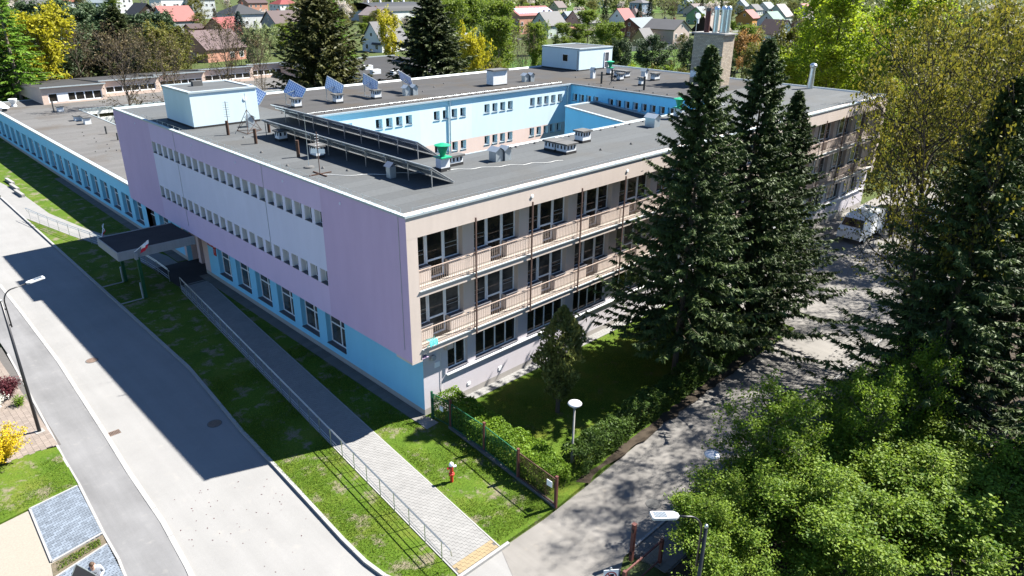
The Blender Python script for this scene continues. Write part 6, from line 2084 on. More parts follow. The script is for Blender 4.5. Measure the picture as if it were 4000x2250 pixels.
# far wood beyond the village
rs = np.random.RandomState(9)
Qs, Ts = [], []
nclump = 900
for c in range(nclump):
    a = rs.uniform(YAW - 0.66, YAW + 0.30)
    dmin = 560 if a > YAW - 0.25 else 330 + 500 * max(0, (a - (YAW - 0.66)) / 0.45)
    d = rs.uniform(dmin, dmin + 420)
    h = rs.uniform(7, 13)
    if d > 700: h *= 1.15
    n = 55
    cx, cy = CAM.x + d * math.cos(a), CAM.y + d * math.sin(a)
    p = rs.normal(size=(n, 3)) * np.array([2.4, 2.4, h * 0.24]) + np.array([cx, cy, h * 0.58])
    p[:, 2] = np.clip(p[:, 2], 0.5, h)
    Qs.append(leaf_cloud(p, 1.1, rs, 0.3, 0.7))
    Ts.append(np.clip(rs.uniform(0, 1) * 0.7 + rs.uniform(0, 0.35, n), 0, 1))
o = link('far_wood', quads_mesh('far_wood', np.concatenate(Qs), np.concatenate(Ts), 'lf_far'))
tag(o, 'hazy green and brown wood closing the view behind the village', 'wood', kind='stuff')
# fences and the ball court
t = thing('panel_fence', 'pale concrete panel fence between meadow and beige house', 'fence', (0, 0, -0.15))
A_, B_ = Vector((178, 124, 0)), Vector((208, 117, 0))
for k in range(14):
    a, b = A_.lerp(B_, k / 14), A_.lerp(B_, (k + 0.96) / 14)
    MB().bar(a + Vector((0, 0, 0.8)), b + Vector((0, 0, 0.8)), 0.1, 1.6).build('panel', 'concrete', t)
    MB().bar(a, a + Vector((0, 0, 1.8)), 0.22).build('post', 'concrete', t)
t = thing('mesh_fence', 'tall green mesh fence round the ball court', 'fence', (0, 0, -0.15))
A_, B_ = Vector((86, 108, 0)), Vector((128, 103, 0))
wires = MB()
for k in range(15):
    a = A_.lerp(B_, k / 14)
    MB().bar(a, a + Vector((0, 0, 4.0)), 0.10).build('post', 'green_paint', t)
for k in range(13):
    z = 0.2 + 0.31 * k
    wires.bar(A_ + Vector((0, 0, z)), B_ + Vector((0, 0, z)), 0.03)
for k in range(140):
    a = A_.lerp(B_, k / 140)
    wires.bar(a + Vector((0, 0, 0.1)), a + Vector((0, 0, 4.0)), 0.022)
wires.build('mesh_panel', 'green_paint', t)
t = thing('basketball_hoop', 'white basketball backboard behind the green mesh fence', 'basketball hoop', (131.5, 112.5, -0.15), 0.7)
MB().box(-0.9, 0.9, -0.05, 0.05, 2.9, 4.0).build('backboard', 'white_paint', t)
MB().bar((0, 0.6, 0), (0, 0.6, 3.4), 0.14).bar((0, 0.6, 3.4), (0, 0, 3.3), 0.1).build('post', 'green_paint', t)
mb = MB()
for q in ((-0.35, 0.35, 3.05, 3.10), (-0.35, 0.35, 3.5, 3.55), (-0.35, -0.3, 3.1, 3.5), (0.3, 0.35, 3.1, 3.5)):
    mb.box(q[0], q[1], -0.07, -0.052, q[2], q[3])
mb.build('target_frame', 'dark_hole', t)
# ---------------------------------------------------------------- railings
def railing(label, pts, step_posts=True, end=True):
    """pts = post feet on the ground"""
    t = thing('handrail', label, 'railing', (0, 0, 0))
    me = MB().tube([(0, 0, -0.05), (0, 0, 0.98)], 0.021, 8).mesh('post', 'steel')
    for p in pts:
        link('post', me, t, (p[0], p[1], 0.0))
    P = [Vector((p[0], p[1], 0)) for p in pts]
    up_ = lambda z: [q + Vector((0, 0, z)) for q in P]
    top = up_(1.02)
    if end:
        d = (P[0] - P[1]).normalized()
        top = [P[0] + d * 0.55 + Vector((0.10, 0, 0.62)), P[0] + d * 0.60 + Vector((0, 0, 1.0))] + top
    MB().tube(top, 0.024, 8).build('top_rail', 'steel', t)
    off = Vector((0.09, 0, 0))
    MB().tube([q + off for q in up_(0.80)], 0.021, 8).build('hand_rail', 'steel', t)
    for z in (0.22, 0.40):
        MB().tube(up_(z), 0.010, 6).build('wire_rail', 'steel', t)
    return t
posts = [(-4.77 + 0.0925 * (y_ + 7.93), y_) for y_ in [-7.93 + 1.185 * k for k in range(29)]]
railing('long steel handrail along the paved ramp beside the lawn', posts)
railing('steel handrail curving from the canopy towards the street', [(-5.34, 51.0), (-5.03, 49.1), (-4.72, 47.3), (-4.38, 45.5), (-4.04, 43.7), (-3.68, 41.9), (-3.3, 40.2), (-2.95, 38.6), (-2.55, 36.9), (-2.2, 35.3), (-1.96, 33.9), (-1.75, 31.8), (-1.68, 29.8), (-1.69, 27.5)])

# ---------------------------------------------------------------- fence, gate
fence = thing('garden_fence', 'green metal bar fence with rusty posts in front of the sunlit hedge', 'fence', (0, 0, 0))
FP = [(1.25, -1.27), (1.16, -3.85), (0.88, -6.41), (0.69, -8.9)]
for (x_, y_) in FP:
    o = MB().box(x_ - 0.05, x_ + 0.05, y_ - 0.05, y_ + 0.05, 0, 1.62).build('post', 'red_metal', fence)
    MB().box(x_ - 0.06, x_ + 0.06, y_ - 0.06, y_ + 0.06, 1.62, 1.65).build('cap', 'red_metal', o)
def bar_panel(a, b, z0, z1, n, m, name, parent, spikes=False):
    a, b = Vector((a[0], a[1], 0)), Vector((b[0], b[1], 0))
    d = (b - a).normalized() * 0.09
    a, b = a + d, b - d
    fr_ = MB()
    Z = lambda v, z: v + Vector((0, 0, z))
    fr_.bar(Z(a, z1), Z(b, z1), 0.04).bar(Z(a, z0), Z(b, z0), 0.04).bar(Z(a, z0), Z(a, z1), 0.04).bar(Z(b, z0), Z(b, z1), 0.04)
    o = fr_.build(name, m, parent)
    for k in range(1, n):
        q = a.lerp(b, k / n)
        MB().bar(Z(q, z0), Z(q, z1 + (0.05 if spikes else 0)), 0.010).build('bar', m, o)
    return o
bar_panel(FP[0], FP[1], 0.15, 1.45, 22, 'green_paint', 'panel', fence)
bar_panel(FP[1], FP[2], 0.15, 1.45, 22, 'green_paint', 'panel', fence)
o = bar_panel(FP[2], FP[3], 0.15, 1.45, 4, 'rust', 'panel', fence)
net = MB()
for k in range(30):
    q = Vector((FP[2][0], FP[2][1], 0)).lerp(Vector((FP[3][0], FP[3][1], 0)), (k + 0.5) / 30)
    net.bar(q + Vector((0, 0, 0.15)), q + Vector((0, 0, 1.45)), 0.004)
for k in range(14):
    net.bar((FP[2][0], FP[2][1] - 0.1, 0.2 + 0.09 * k), (FP[3][0], FP[3][1] + 0.1, 0.2 + 0.09 * k), 0.004)
net.build('net', 'rust', o)
MB().box(0.64, 0.66, -8.68, -8.38, 0.95, 1.25).build('notice', 'frame_white', fence)
base = MB()
base.bar((1.22, -1.2, 0.06), (0.7, -8.9, 0.06), 0.16, 0.14)
base.build('plinth', 'concrete_dark', fence)
gate = thing('garden_gate', 'narrow barred gate between the blue wall corner and the fence', 'gate', (0, 0, 0))
MB().box(1.10, 1.19, 0.03, 0.12, 0, 1.6).build('post', 'green_paint', gate)
o = bar_panel((1.15, 0.06), (1.25, -1.22), 0.12, 1.48, 13, 'green_paint', 'leaf_frame', gate, True)
MB().box(1.17, 1.20, -0.75, -0.5, 0.75, 1.0).build('notice', 'frame_white', gate)

# ---------------------------------------------------------------- lamps
def round_lamp(x, y, label):
    t = thing('garden_lamp', label, 'lamp post', (x, y, 0), group='round disc lamps by the driveway')
    MB().tube([(0, 0, 0), (0, 0, 0.6), (0, 0, 0.62), (0, 0, 3.0)], [0.075, 0.075, 0.05, 0.045], 12).build('pole', 'concrete', t, smooth=True)
    MB().lathe([(0.06, 2.98), (0.11, 3.02), (0.11, 3.14), (0.07, 3.16)], n=14).build('neck', 'gutter', t)
    MB().lathe([(0.20, 3.14), (0.31, 3.20), (0.325, 3.235), (0.29, 3.275), (0.16, 3.31), (0.02, 3.32)], n=28).build('disc_head', 'lamp_white', t, smooth=True)
    return t
round_lamp(3.56, -7.3, 'round white disc lamp on a pole inside the garden hedge')
round_lamp(4.72, -13.62, 'round white disc lamp half hidden by shrubs across the driveway')

def street_lamp(x, y, yaw, label, arm=1.1):
    t = thing('street_lamp', label, 'street lamp', (x, y, 0), yaw, group='black street lamps with white heads')
    MB().tube([(0, 0, 0), (0, 0, 2.2), (0, 0, 7.05)], [0.085, 0.075, 0.05], 14).build('pole', 'black_metal', t, smooth=True)
    MB().lathe([(0.05, 7.05), (0.058, 7.09), (0.04, 7.15), (0.0, 7.17)], n=12).build('finial', 'steel', t, smooth=True)
    pts = []
    for k in range(13):
        a = math.pi / 2 * k / 12
        pts.append((0.13 + 0.45 * (1 - math.cos(a)), 0, 6.95 + 0.55 * math.sin(a)))
    pts = [(0.13, 0, 5.7)] + pts + [(arm, 0, 7.56)]
    MB().tube(pts, 0.030, 10).build('arm', 'black_metal', t, smooth=True)
    MB().box(0.0, 0.15, -0.02, 0.02, 5.8, 5.86).box(0.0, 0.15, -0.02, 0.02, 6.6, 6.66).build('clamp', 'black_metal', t)
    MB().box(-0.2, 0.2, -0.2, 0.2, -0.05, 0.03).build('base', 'concrete', t)
    h = MB()
    h.T = Matrix.Translation((arm, 0, 7.56)) @ Matrix.Rotation(R(-6), 4, 'Y')
    poly = [(0, -0.06), (0.12, -0.14), (0.72, -0.15), (0.78, -0.13), (0.78, 0.13), (0.72, 0.15), (0.12, 0.14), (0, 0.06)]
    h.prism(poly, -0.03, 0.055)
    hd = h.build('lamp_head', 'lamp_white', t, bevel=0.012)
    hd['label'] = 'flat white lamp head'
    fins = MB()
    fins.T = h.T
    for k in range(9):
        fins.box(0.36 + 0.04 * k, 0.375 + 0.04 * k, -0.11, 0.11, 0.055, 0.075)
    fins.build('cooling_fin', 'zinc', hd)
    gl = MB()
    gl.T = h.T
    gl.quad((0.2, -0.11, -0.033), (0.7, -0.11, -0.033), (0.7, 0.11, -0.033), (0.2, 0.11, -0.033))
    gl.build('lens', 'glass_grey', hd)
    return t
street_lamp(-13.66, 12.48, 0.12, 'black street lamp beside the yellow forsythia bush', 1.15)
street_lamp(-3.25, -17.72, math.atan2(0.43, -0.60), 'black street lamp in the lower right before the shrubs', 0.85)

# ---------------------------------------------------------------- hydrant
t = thing('fire_hydrant', 'red fire hydrant with white cap standing on the grass', 'hydrant', (-1.41, -4.5, 0))
MB().lathe([(0.075, 0), (0.075, 0.38), (0.135, 0.39), (0.135, 0.45), (0.085, 0.46), (0.085, 0.86), (0.10, 0.87)], n=16).build('barrel', 'red_plastic', t, smooth=False)
MB().lathe([(0.105, 0.87), (0.11, 0.93), (0.09, 1.0), (0.04, 1.05), (0.0, 1.06)], n=16).build('cap', 'white_paint', t, smooth=True)
for s in (-1, 1):
    n_ = MB().lathe([(0.05, 0), (0.05, 0.12), (0.058, 0.12), (0.058, 0.16)], n=12).build('outlet', 'red_plastic' if s < 0 else 'white_paint', t)
    n_.location = (0.06 * s, -0.02, 0.80)
    n_.rotation_euler = (0, R(90) * s, R(-20))
bl = MB()
for k in range(6):
    a = k * math.pi / 3
    bl.box(0.115 * math.cos(a) - 0.012, 0.115 * math.cos(a) + 0.012, 0.115 * math.sin(a) - 0.012, 0.115 * math.sin(a) + 0.012, 0.45, 0.475)
bl.build('bolt', 'steel', t)

# ---------------------------------------------------------------- red posts, barrier and sign by the driveway
t = thing('gate_post', 'tall reddish steel gate post at the mouth of the driveway', 'post', (0.62, -12.95, -0.05))
MB().box(-0.07, 0.07, -0.07, 0.07, 0, 1.78).build('pole', 'red_metal', t)
MB().box(-0.085, 0.085, -0.085, 0.085, 1.78, 1.81).build('cap', 'red_metal', t)
for z_ in (0.35, 1.45):
    MB().box(-0.12, -0.07, -0.03, 0.03, z_, z_ + 0.12).build('hinge', 'black_metal', t)
t = thing('barrier_rail', 'low reddish steel barrier with sloping wire net by the shrubs', 'barrier', (0, 0, -0.05))
for x_ in (1.28, -1.05):
    MB().box(x_ - 0.06, x_ + 0.06, -13.88, -13.76, 0, 1.22).build('post', 'red_metal', t)
MB().bar((1.2, -13.8, 1.12), (-1.0, -13.8, 1.12), 0.06).build('rail', 'red_metal', t)
MB().bar((1.2, -13.8, 0.15), (-1.0, -13.8, 0.15), 0.05).build('rail', 'red_metal', t)
nt_ = MB()
for k in range(30):
    x_ = -0.95 + 0.072 * k
    nt_.bar((x_, -13.8, 0.15), (x_, -13.8, 1.1), 0.006)
nt_.build('net', 'steel', t)
# rectangular prohibition sign
t = thing('traffic_sign', 'white rectangular sign with red ring at the bottom frame edge', 'traffic sign', (-2.35, -14.12, -0.1))
t.rotation_euler = (0, 0, R(-38))
MB().tube([(0, 0.04, 0), (0, 0.04, 2.5)], 0.03, 10).build('pole', 'steel', t)
MB().box(-0.26, 0.26, -0.012, 0.0, 1.75, 2.45).build('plate', 'white_paint', t)
rg = MB()
N_ = 28
for k in range(N_):
    a0, a1 = 2 * math.pi * k / N_, 2 * math.pi * (k + 1) / N_
    q = [(r_ * math.cos(a), -0.016, 2.16 + r_ * math.sin(a)) for r_, a in ((0.21, a0), (0.21, a1), (0.165, a1), (0.165, a0))]
    rg.quad(*q)
rg.quad((-0.14, -0.0165, 2.29), (-0.11, -0.0165, 2.32), (0.14, -0.0165, 2.03), (0.11, -0.0165, 2.0))
rg.build('ring', 'red_sign', t)
ic = MB()
ic.quad((-0.10, -0.0155, 2.12), (0.11, -0.0155, 2.12), (0.11, -0.0155, 2.20), (-0.10, -0.0155, 2.20)).quad((-0.03, -0.0155, 2.20), (0.11, -0.0155, 2.20), (0.11, -0.0155, 2.27), (-0.03, -0.0155, 2.27))
ic.build('symbol', 'dark_hole', t)
MB().lathe([(0.05, 0), (0.05, 0.02), (0.035, 0.02)], n=12).build('clamp_ring', 'steel', t).matrix_local = Matrix.Translation((0.0, 0.03, 2.47)) @ Matrix.Rotation(R(90), 4, 'X')
# triangular warning sign seen from behind
t = thing('warning_sign', 'triangular road sign seen from its dark grey back', 'traffic sign', (-15.33, -1.55, -0.02))
t.rotation_euler = (0, 0, R(178))
MB().tube([(0, -0.06, 0), (0, -0.06, 2.35)], 0.03, 10).build('pole', 'steel', t)
pl_ = MB()
tri = [(0, 2.52), (-0.46, 1.72), (0.46, 1.72)]
pl_.add([(x_, 0.0, z_) for x_, z_ in tri] + [(x_, 0.02, z_) for x_, z_ in tri], [(0, 1, 2), (5, 4, 3), (0, 1, 4, 3), (1, 2, 5, 4), (2, 0, 3, 5)])
pl_.build('plate', mat('sign_back', (0.035, 0.036, 0.042), 0.5, 0.1, 4) and 'sign_back', t)
rm = MB()
for i in range(3):
    a, b = tri[i], tri[(i + 1) % 3]
    rm.bar((a[0], 0.01, a[1]), (b[0], 0.01, b[1]), 0.022, 0.022)
rm.build('rim', 'zinc', t)
rm = MB()
rm.bar((-0.2, -0.03, 2.2), (0.2, -0.03, 2.2), 0.03).bar((-0.3, -0.03, 1.95), (0.3, -0.03, 1.95), 0.03)
rm.build('bracket', 'zinc', t)
MB().box(-0.28, -0.18, -0.006, -0.001, 2.05, 2.15).build('sticker', 'zinc', t)

# ---------------------------------------------------------------- the person with the hoodie
def skinned(name, verts, edges, rad, material, parent, root=0, sub=2):
    me = bpy.data.meshes.new(name)
    me.from_pydata(verts, edges, [])
    me.materials.append(MATS[material])
    o = link(name, me, parent)
    sk = o.modifiers.new('skin', 'SKIN')
    sk.use_smooth_shade = True
    for i, v in enumerate(me.skin_vertices[0].data):
        r_ = rad[i]
        v.radius = r_ if isinstance(r_, tuple) else (r_, r_)
        v.use_root = (i == root)
    ss = o.modifiers.new('sub', 'SUBSURF')
    ss.levels = sub
    ss.render_levels = sub
    return o
mat('skin', (0.52, 0.31, 0.22), 0.55, 0.06, 8)
mat('hoodie', (0.27, 0.285, 0.32), 0.9, 0.08, 10, bmp=0.2)
mat('denim', (0.03, 0.045, 0.085), 0.9, 0.2, 12, bmp=0.3)
mat('hair', (0.075, 0.045, 0.028), 0.7, 0.3, 20)
mat('ink', (0.01, 0.012, 0.02), 0.8, 0, 4)
person = thing('person', 'person in a light grey printed hoodie standing on the parking pad', 'person', (-14.82, -0.86, 0.03), R(180 - 8))
# local frame: +y is forward; body is turned towards the street's near end
JV = [(0, 0, 0.98), (0, 0, 1.15), (0, 0.01, 1.38), (0, 0.02, 1.50), (0, 0.055, 1.58), (0, 0.075, 1.66), (0, 0.08, 1.735)]
JE = [(0, 1), (1, 2), (2, 3), (3, 4), (4, 5), (5, 6)]
JR = [(0.155, 0.11), (0.145, 0.10), (0.165, 0.105), 0.058, (0.072, 0.085), (0.078, 0.098), (0.058, 0.075)]
def addv(p, r_, to):
    JV.append(p); JR.append(r_); JE.append((to, len(JV) - 1)); return len(JV) - 1
for s in (-1, 1):
    sh_ = addv((0.19 * s, 0.0, 1.42), 0.062, 2)
    el = addv((0.27 * s, -0.02, 1.15), 0.045, sh_)
    wr_ = addv((0.12 * s, 0.22, 1.10), 0.030, el)
    pm_ = addv((0.085 * s, 0.29, 1.11), (0.040, 0.018), wr_)
    for k in range(4):
        b_ = addv((0.075 * s - 0.0 + 0.018 * (k - 1.5) * s, 0.335, 1.115 - 0.012 * k), 0.0095, pm_)
        m_ = addv((0.055 * s + 0.016 * (k - 1.5) * s, 0.365 - 0.004 * abs(k - 1.5), 1.105 - 0.016 * k), 0.009, b_)
        addv((0.030 * s + 0.012 * (k - 1.5) * s, 0.355, 1.092 - 0.018 * k), 0.008, m_)
    th1 = addv((0.05 * s, 0.29, 1.135), 0.011, pm_)
    addv((0.025 * s, 0.315, 1.145), 0.009, th1)
    hp = addv((0.095 * s, 0.0, 0.92), (0.095, 0.10), 0)
    kn = addv((0.115 * s, 0.02, 0.50), 0.062, hp)
    an_ = addv((0.12 * s, -0.01, 0.09), 0.042, kn)
    addv((0.135 * s, 0.17, 0.035), (0.042, 0.032), an_)
body = skinned('body', JV, JE, JR, 'skin', person)
hv = [(0, 0, 0.90), (0, 0, 1.12), (0, 0.0, 1.40), (0, -0.02, 1.49), (-0.20, 0, 1.425), (-0.285, -0.02, 1.15), (-0.13, 0.20, 1.10), (0.20, 0, 1.425), (0.285, -0.02, 1.15), (0.13, 0.20, 1.10)]
skinned('hoodie', hv, [(0, 1), (1, 2), (2, 3), (2, 4), (4, 5), (5, 6), (2, 7), (7, 8), (8, 9)], [(0.175, 0.13), (0.17, 0.125), (0.185, 0.13), (0.085, 0.085), 0.085, 0.066, 0.05, 0.085, 0.066, 0.05], 'hoodie', person, 1)
skinned('hood', [(-0.10, 0.0, 1.50), (0, -0.10, 1.49), (0.10, 0.0, 1.50)], [(0, 1), (1, 2)], [0.04, 0.065, 0.04], 'hoodie', person, 1)
tv = [(0, 0, 0.99), (-0.095, 0, 0.90), (-0.115, 0.02, 0.5), (-0.12, -0.01, 0.12), (0.095, 0, 0.90), (0.115, 0.02, 0.5), (0.12, -0.01, 0.12)]
skinned('trousers', tv, [(0, 1), (1, 2), (2, 3), (0, 4), (4, 5), (5, 6)], [(0.165, 0.12), 0.112, 0.080, 0.070, 0.112, 0.080, 0.070], 'denim', person)
for s in (-1, 1):
    skinned('shoe', [(0.12 * s, -0.06, 0.05), (0.128 * s, 0.08, 0.05), (0.137 * s, 0.19, 0.035)], [(0, 1), (1, 2)], [(0.05, 0.05), (0.053, 0.048), (0.048, 0.034)], 'rubber', person, 1)
hr_ = MB()
hn, hm = 20, 10
for j in range(hm):
    for i in range(hn):
        def q(i_, j_):
            a, b = 2 * math.pi * i_ / hn, math.pi * 0.52 * j_ / hm
            return (0.092 * math.sin(b) * math.cos(a), 0.062 + 0.112 * math.sin(b) * math.sin(a), 1.685 + 0.092 * math.cos(b) - (0.03 if math.sin(a) < -0.2 else 0) * math.sin(b))
        hr_.quad(q(i, j), q(i + 1, j), q(i + 1, j + 1), q(i, j + 1))
hr_.build('hair', 'hair', person, smooth=True)
fc = MB()
fc.add([(0, 0.178, 1.655), (-0.018, 0.165, 1.61), (0.018, 0.165, 1.61), (0, 0.205, 1.615)], [(0, 1, 3), (0, 3, 2), (1, 2, 3)])
fc.build('nose', 'skin', person, smooth=True)
for s in (-1, 1):
    e_ = MB().lathe([(0.0, -0.011), (0.010, -0.004), (0.010, 0.004), (0.0, 0.011)], (0.032 * s, 0.160, 1.652), 8)
    e_.build('eye', 'ink', person, smooth=True)
    MB().lathe([(0.006, -0.03), (0.018, -0.01), (0.020, 0.015), (0.008, 0.03)], (0.083 * s, 0.055, 1.64), 8).build('ear', 'skin', person, smooth=True)
MB().box(-0.024, 0.024, 0.150, 0.170, 1.578, 1.586).build('mouth', 'lf_barberry', person)
lg = MB()
for k, hh in enumerate((0.045, 0.075, 0.105)):
    x_ = -0.055 + 0.052 * k
    lg.add([(x_, 0.146, 1.27), (x_ + 0.036, 0.146, 1.27), (x_ + 0.036 - 0.03, 0.146, 1.27 + hh + 0.02), (x_ - 0.03, 0.146, 1.27 + hh)], [(0, 1, 2, 3)])
lg.build('chest_logo', 'ink', person)
tmp = bpy.data.curves.new('chest_lettering_curve', 'FONT')
fcv = tmp
fcv.body = 'adidas'
fcv.size = 0.085
fcv.align_x = 'CENTER'
fcv.extrude = 0.001
tob = link('tmp_text', tmp)
bpy.context.view_layer.update()
lme = bpy.data.meshes.new_from_object(tob.evaluated_get(bpy.context.evaluated_depsgraph_get()))
bpy.data.objects.remove(tob)
lme.materials.clear()
lme.materials.append(MATS['ink'])
fo = link('chest_lettering', lme, person, (0, 0.148, 1.195))
fo.rotation_euler = (R(90), 0, R(180))
rc = MB().box(-0.085, 0.085, 0.33, 0.37, 1.085, 1.125).build('remote', 'black_metal', None, bevel=0.008)
rc.parent = None
rc.name = 'remote_control'
rc.matrix_world = person.matrix_basis @ Matrix.Identity(4)
tag(rc, 'dark hand-held remote control in the hands of the person', 'remote control')

# ---------------------------------------------------------------- vehicles
def car(x, y, yaw, body_c, label, L=4.3, Wd=1.75, Hh=1.45, van=False, group=None):
    t = thing('parked_van' if van else 'parked_car', label, 'van' if van else 'car', (x, y, -0.09), yaw, group)
    prof = [(-0.5, 0.28), (-0.5, 0.62), (-0.46, 0.66), (-0.30, 0.98), (0.12, 1.0), (0.30, 0.66), (0.47, 0.58), (0.5, 0.45), (0.5, 0.22), (-0.5, 0.22)] if not van else \
           [(-0.5, 0.2), (-0.5, 0.94), (-0.48, 1.0), (0.30, 1.0), (0.36, 0.95), (0.44, 0.62), (0.495, 0.52), (0.5, 0.2)]
    mb = MB()
    n = len(prof)
    vs_ = []
    for s in (-1, 1):
        for px, pz in prof:
            k = 1.0 if pz < 0.67 else 0.86
            vs_.append((px * L, s * Wd / 2 * k, pz * Hh))
    mb.add(vs_, [tuple(range(n)), tuple(range(2 * n - 1, n - 1, -1))] + [(i, (i + 1) % n, n + (i + 1) % n, n + i) for i in range(n)])
    b = mb.build('body', body_c, t, bevel=0.05)
    gl = MB()
    k = Wd / 2 * 0.93 + 0.012
    if van:
        for s in (-1, 1):
            gl.quad((-0.42 * L, s * (Wd / 2 * 0.87 + 0.02), 0.70 * Hh), (0.33 * L, s * (Wd / 2 * 0.87 + 0.02), 0.70 * Hh), (0.30 * L, s * (Wd / 2 * 0.86 + 0.015), 0.93 * Hh), (-0.42 * L, s * (Wd / 2 * 0.86 + 0.015), 0.93 * Hh))
        gl.quad((0.372 * L, -Wd * 0.42, 0.92 * Hh), (0.372 * L, Wd * 0.42, 0.92 * Hh), (0.443 * L, Wd * 0.45, 0.65 * Hh), (0.443 * L, -Wd * 0.45, 0.65 * Hh))
        gl.quad((-0.504 * L, -Wd * 0.40, 0.66 * Hh), (-0.504 * L, Wd * 0.40, 0.66 * Hh), (-0.504 * L, Wd * 0.40, 0.92 * Hh), (-0.504 * L, -Wd * 0.40, 0.92 * Hh))
    else:
        for s in (-1, 1):
            gl.quad((-0.40 * L, s * k, 0.70 * Hh), (0.24 * L, s * k, 0.70 * Hh), (0.11 * L, s * (k - 0.05), 0.95 * Hh), (-0.29 * L, s * (k - 0.05), 0.95 * Hh))
        gl.quad((0.135 * L, -Wd * 0.4, 0.985 * Hh), (0.135 * L, Wd * 0.4, 0.985 * Hh), (0.30 * L, Wd * 0.43, 0.69 * Hh), (0.30 * L, -Wd * 0.43, 0.69 * Hh))
        gl.quad((-0.315 * L, -Wd * 0.4, 0.97 * Hh), (-0.315 * L, Wd * 0.4, 0.97 * Hh), (-0.462 * L, Wd * 0.43, 0.68 * Hh), (-0.462 * L, -Wd * 0.43, 0.68 * Hh))
    gl.build('window', 'car_glass', b)
    for sx in (-0.31, 0.31):
        for s in (-1, 1):
            w = MB().lathe([(0.2, -0.1), (0.32, -0.1), (0.33, -0.06), (0.33, 0.06), (0.32, 0.1), (0.2, 0.1)], n=18).build('wheel', 'rubber', t)
            w.location = (sx * L, s * (Wd / 2 - 0.06), 0.33)
            w.rotation_euler = (R(90), 0, 0)
            r_ = MB().lathe([(0.02, -0.11), (0.2, -0.105), (0.2, 0.105), (0.02, 0.11)], n=14).build('rim', 'zinc', w)
    for s in (-1, 1):
        MB().box(0.485 * L, 0.505 * L, s * Wd * 0.36 - 0.15, s * Wd * 0.36 + 0.15, 0.42 * Hh, 0.5 * Hh).build('headlight', 'lamp_white', b)
        MB().box(-0.508 * L, -0.49 * L, s * Wd * 0.4 - 0.08, s * Wd * 0.4 + 0.08, 0.42 * Hh, 0.62 * Hh).build('tail_light', 'red_plastic', b)
    return t
mat('car_white', (0.75, 0.76, 0.77), 0.3, 0, 4, spec=0.5)
mat('car_black', (0.015, 0.015, 0.018), 0.3, 0, 4, spec=0.5)
mat('car_silver', (0.40, 0.42, 0.45), 0.35, 0, 4, metal=0.5)
mat('car_blue', (0.03, 0.06, 0.18), 0.3, 0, 4, spec=0.5)
car(47.2, -3.4, math.pi, 'car_white', 'white van parked beside the far balconies, half behind foliage', 5.4, 2.0, 2.3, True)
car(57.0, -6.5, 2.8, 'car_white', 'white car glimpsed through the foliage at the far parking place')
car(53.0, -3.2, math.pi, 'car_black', 'dark car parked right behind the white van')
car(189, 196, 0.3, 'car_black', 'black car before the pale green village house')
car(185, 200, 0.3, 'car_silver', 'silver car left of the black one in the village')
car(193, 191, 0.3, 'car_blue', 'dark blue car close to the pale green village house')
car(181, 205, 0.3, 'car_white', 'white car at the left end of the village parked cars')

# concrete blocks lying on the far lawn
t = thing('concrete_trough', 'pale concrete kerb pieces at the end of the far walk', 'kerb pieces', (-4.2, 65.0, 0.0))
for k in range(3):
    MB().bar((0.45 * 0 + 0.5 - 0.2 * k, 3.4 - 3.0 * k, 0.16), (0.62 - 0.2 * k, 0.7 - 3.0 * k, 0.16), 0.28, 0.32).build('kerb_piece', 'concrete', t)
# teal rag bundle on the lower balcony
t = thing('drying_rack', 'small turquoise drying rack at the corner of the lower balcony', 'drying rack', (0.95, 0.0, 4.22))
mb = MB()
for k in range(6):
    mb.bar((0.0, -0.12 + 0.05 * k, 0.35), (0.55, -0.12 + 0.05 * k, 0.30), 0.012)
mb.bar((0.0, 0.0, 0), (0.55, 0.1, 0.4), 0.02).bar((0.55, 0.0, 0), (0.0, 0.1, 0.4), 0.02)
mb.build('frame', 'teal', t)
rsn = random.Random(3)
cl = MB()
for k in range(5):
    x_ = 0.04 + 0.1 * k
    cl.quad((x_, -0.14, 0.37), (x_ + 0.08, -0.13, 0.36), (x_ + 0.09, -0.18, 0.02 + 0.05 * (k % 3)), (x_ - 0.01, -0.17, 0.05 + 0.04 * (k % 2)))
cl.build('cloth', 'teal', t)

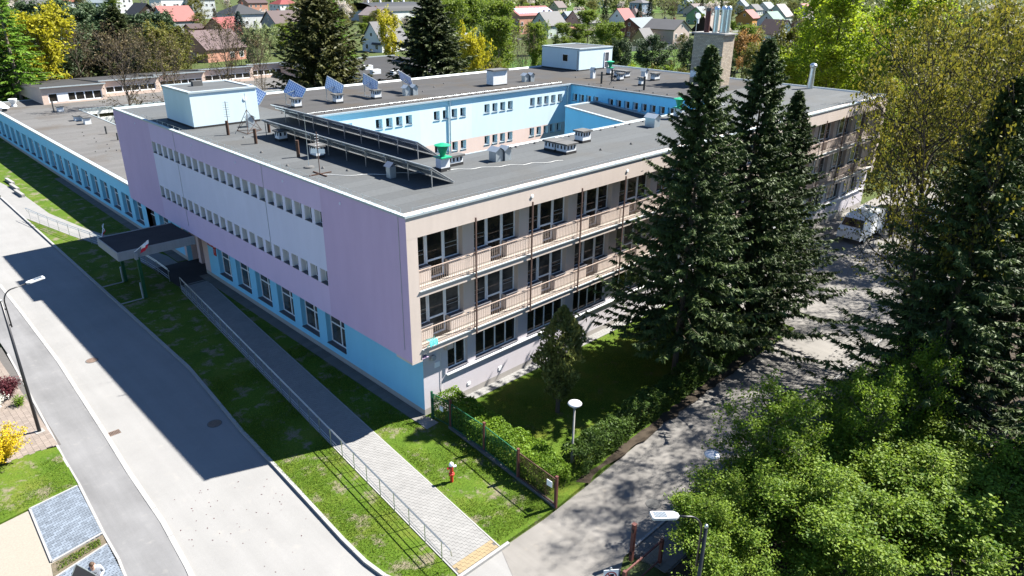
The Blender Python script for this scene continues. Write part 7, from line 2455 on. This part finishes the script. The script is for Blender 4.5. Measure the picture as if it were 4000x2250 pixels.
# ---------------------------------------------------------------- grass tufts
rs = np.random.RandomState(17)
def inside(poly, P):
    n = len(poly)
    r_ = np.zeros(len(P), bool)
    j = n - 1
    for i in range(n):
        xi, yi = poly[i]; xj, yj = poly[j]
        c = ((yi > P[:, 1]) != (yj > P[:, 1])) & (P[:, 0] < (xj - xi) * (P[:, 1] - yi) / (yj - yi + 1e-12) + xi)
        r_ ^= c
        j = i
    return r_
def tufts(name, label, poly, n, hmin, hmax, thin=0.0):
    xs = [p[0] for p in poly]; ys = [p[1] for p in poly]
    P = np.column_stack([rs.uniform(min(xs), max(xs), n), rs.uniform(min(ys), max(ys), n)])
    P = P[inside(poly, P)]
    f = np.sin(P[:, 0] * 1.7 + 0.6 * np.sin(P[:, 1] * 1.1)) + np.sin(P[:, 1] * 1.3 + 0.8 * np.sin(P[:, 0] * 0.9)) + rs.normal(size=len(P)) * 0.7
    P = P[f > thin]
    m = len(P)
    Z = rs.uniform(hmin, hmax, m)
    A = unit(np.column_stack([rs.normal(size=(m, 2)) * 0.55, np.ones(m)]))
    C_ = np.column_stack([P, Z * 0.5 * A[:, 2]])
    Qg = diamonds(C_, A, Z * 0.55, Z * 0.16, rs, 0)
    o = link(name, quads_mesh(name, Qg, np.clip(rs.uniform(0, 1, m), 0, 1), 'lf_grass'))
    return tag(o, label, 'grass', kind='stuff')
tufts('verge_grass', 'rough green grass between the street kerb and the ramp path', [(-6.75, -6.0), (-6.3, -7.9), (-5, -8.7), (-4.85, -8.7), (-4.0, 0), (-3.0, 11), (-5.7, 12), (-6.4, 6), (-6.65, 0)], 60000, 0.03, 0.09, -0.4)
tufts('wall_grass', 'rough green grass between the ramp path and the garden fence', [(-2.5, -8.7), (0.6, -8.7), (1.1, -1.5), (0.2, -0.6), (0.25, 12), (-0.8, 12), (-1.6, 0.8)], 50000, 0.03, 0.10, -0.6)
tufts('garden_grass', 'short grass of the garden between hedge and balconies', [(2.8, -6.9), (24, -6.2), (24, -0.4), (2.9, -0.4)], 60000, 0.03, 0.08, -0.3)
tufts('corner_grass', 'patchy grass beside the parking pads at the left edge', [(-13.6, 6.8), (-13.5, 9.6), (-22, 10.0), (-22, 5.6), (-15.5, 6.6)], 22000, 0.03, 0.09, -0.3)
rl = np.random.RandomState(31)
lit = []
for k in range(70):
    x_, y_ = rl.uniform(-11.5, -7.2), rl.normal(1.2, 2.6)
    if y_ > 3.0: continue
    lit.append((x_, y_, -0.094))
lit = np.array(lit)
Ql = leaf_cloud(lit, 0.035, rl, 0.97)
tag(link('litter', quads_mesh('litter', Ql, rl.uniform(0, 0.4, len(lit)), 'lf_barberry')), 'few dark crumbs scattered on the sunlit street', 'litter', kind='stuff')
tufts('strip_grass', 'few grass clumps on the earth strip between the pads', [(-13.9, 2.5), (-15.5, 2.2), (-15.6, 1.7), (-13.95, 2.1)], 1500, 0.04, 0.12, 0.3)
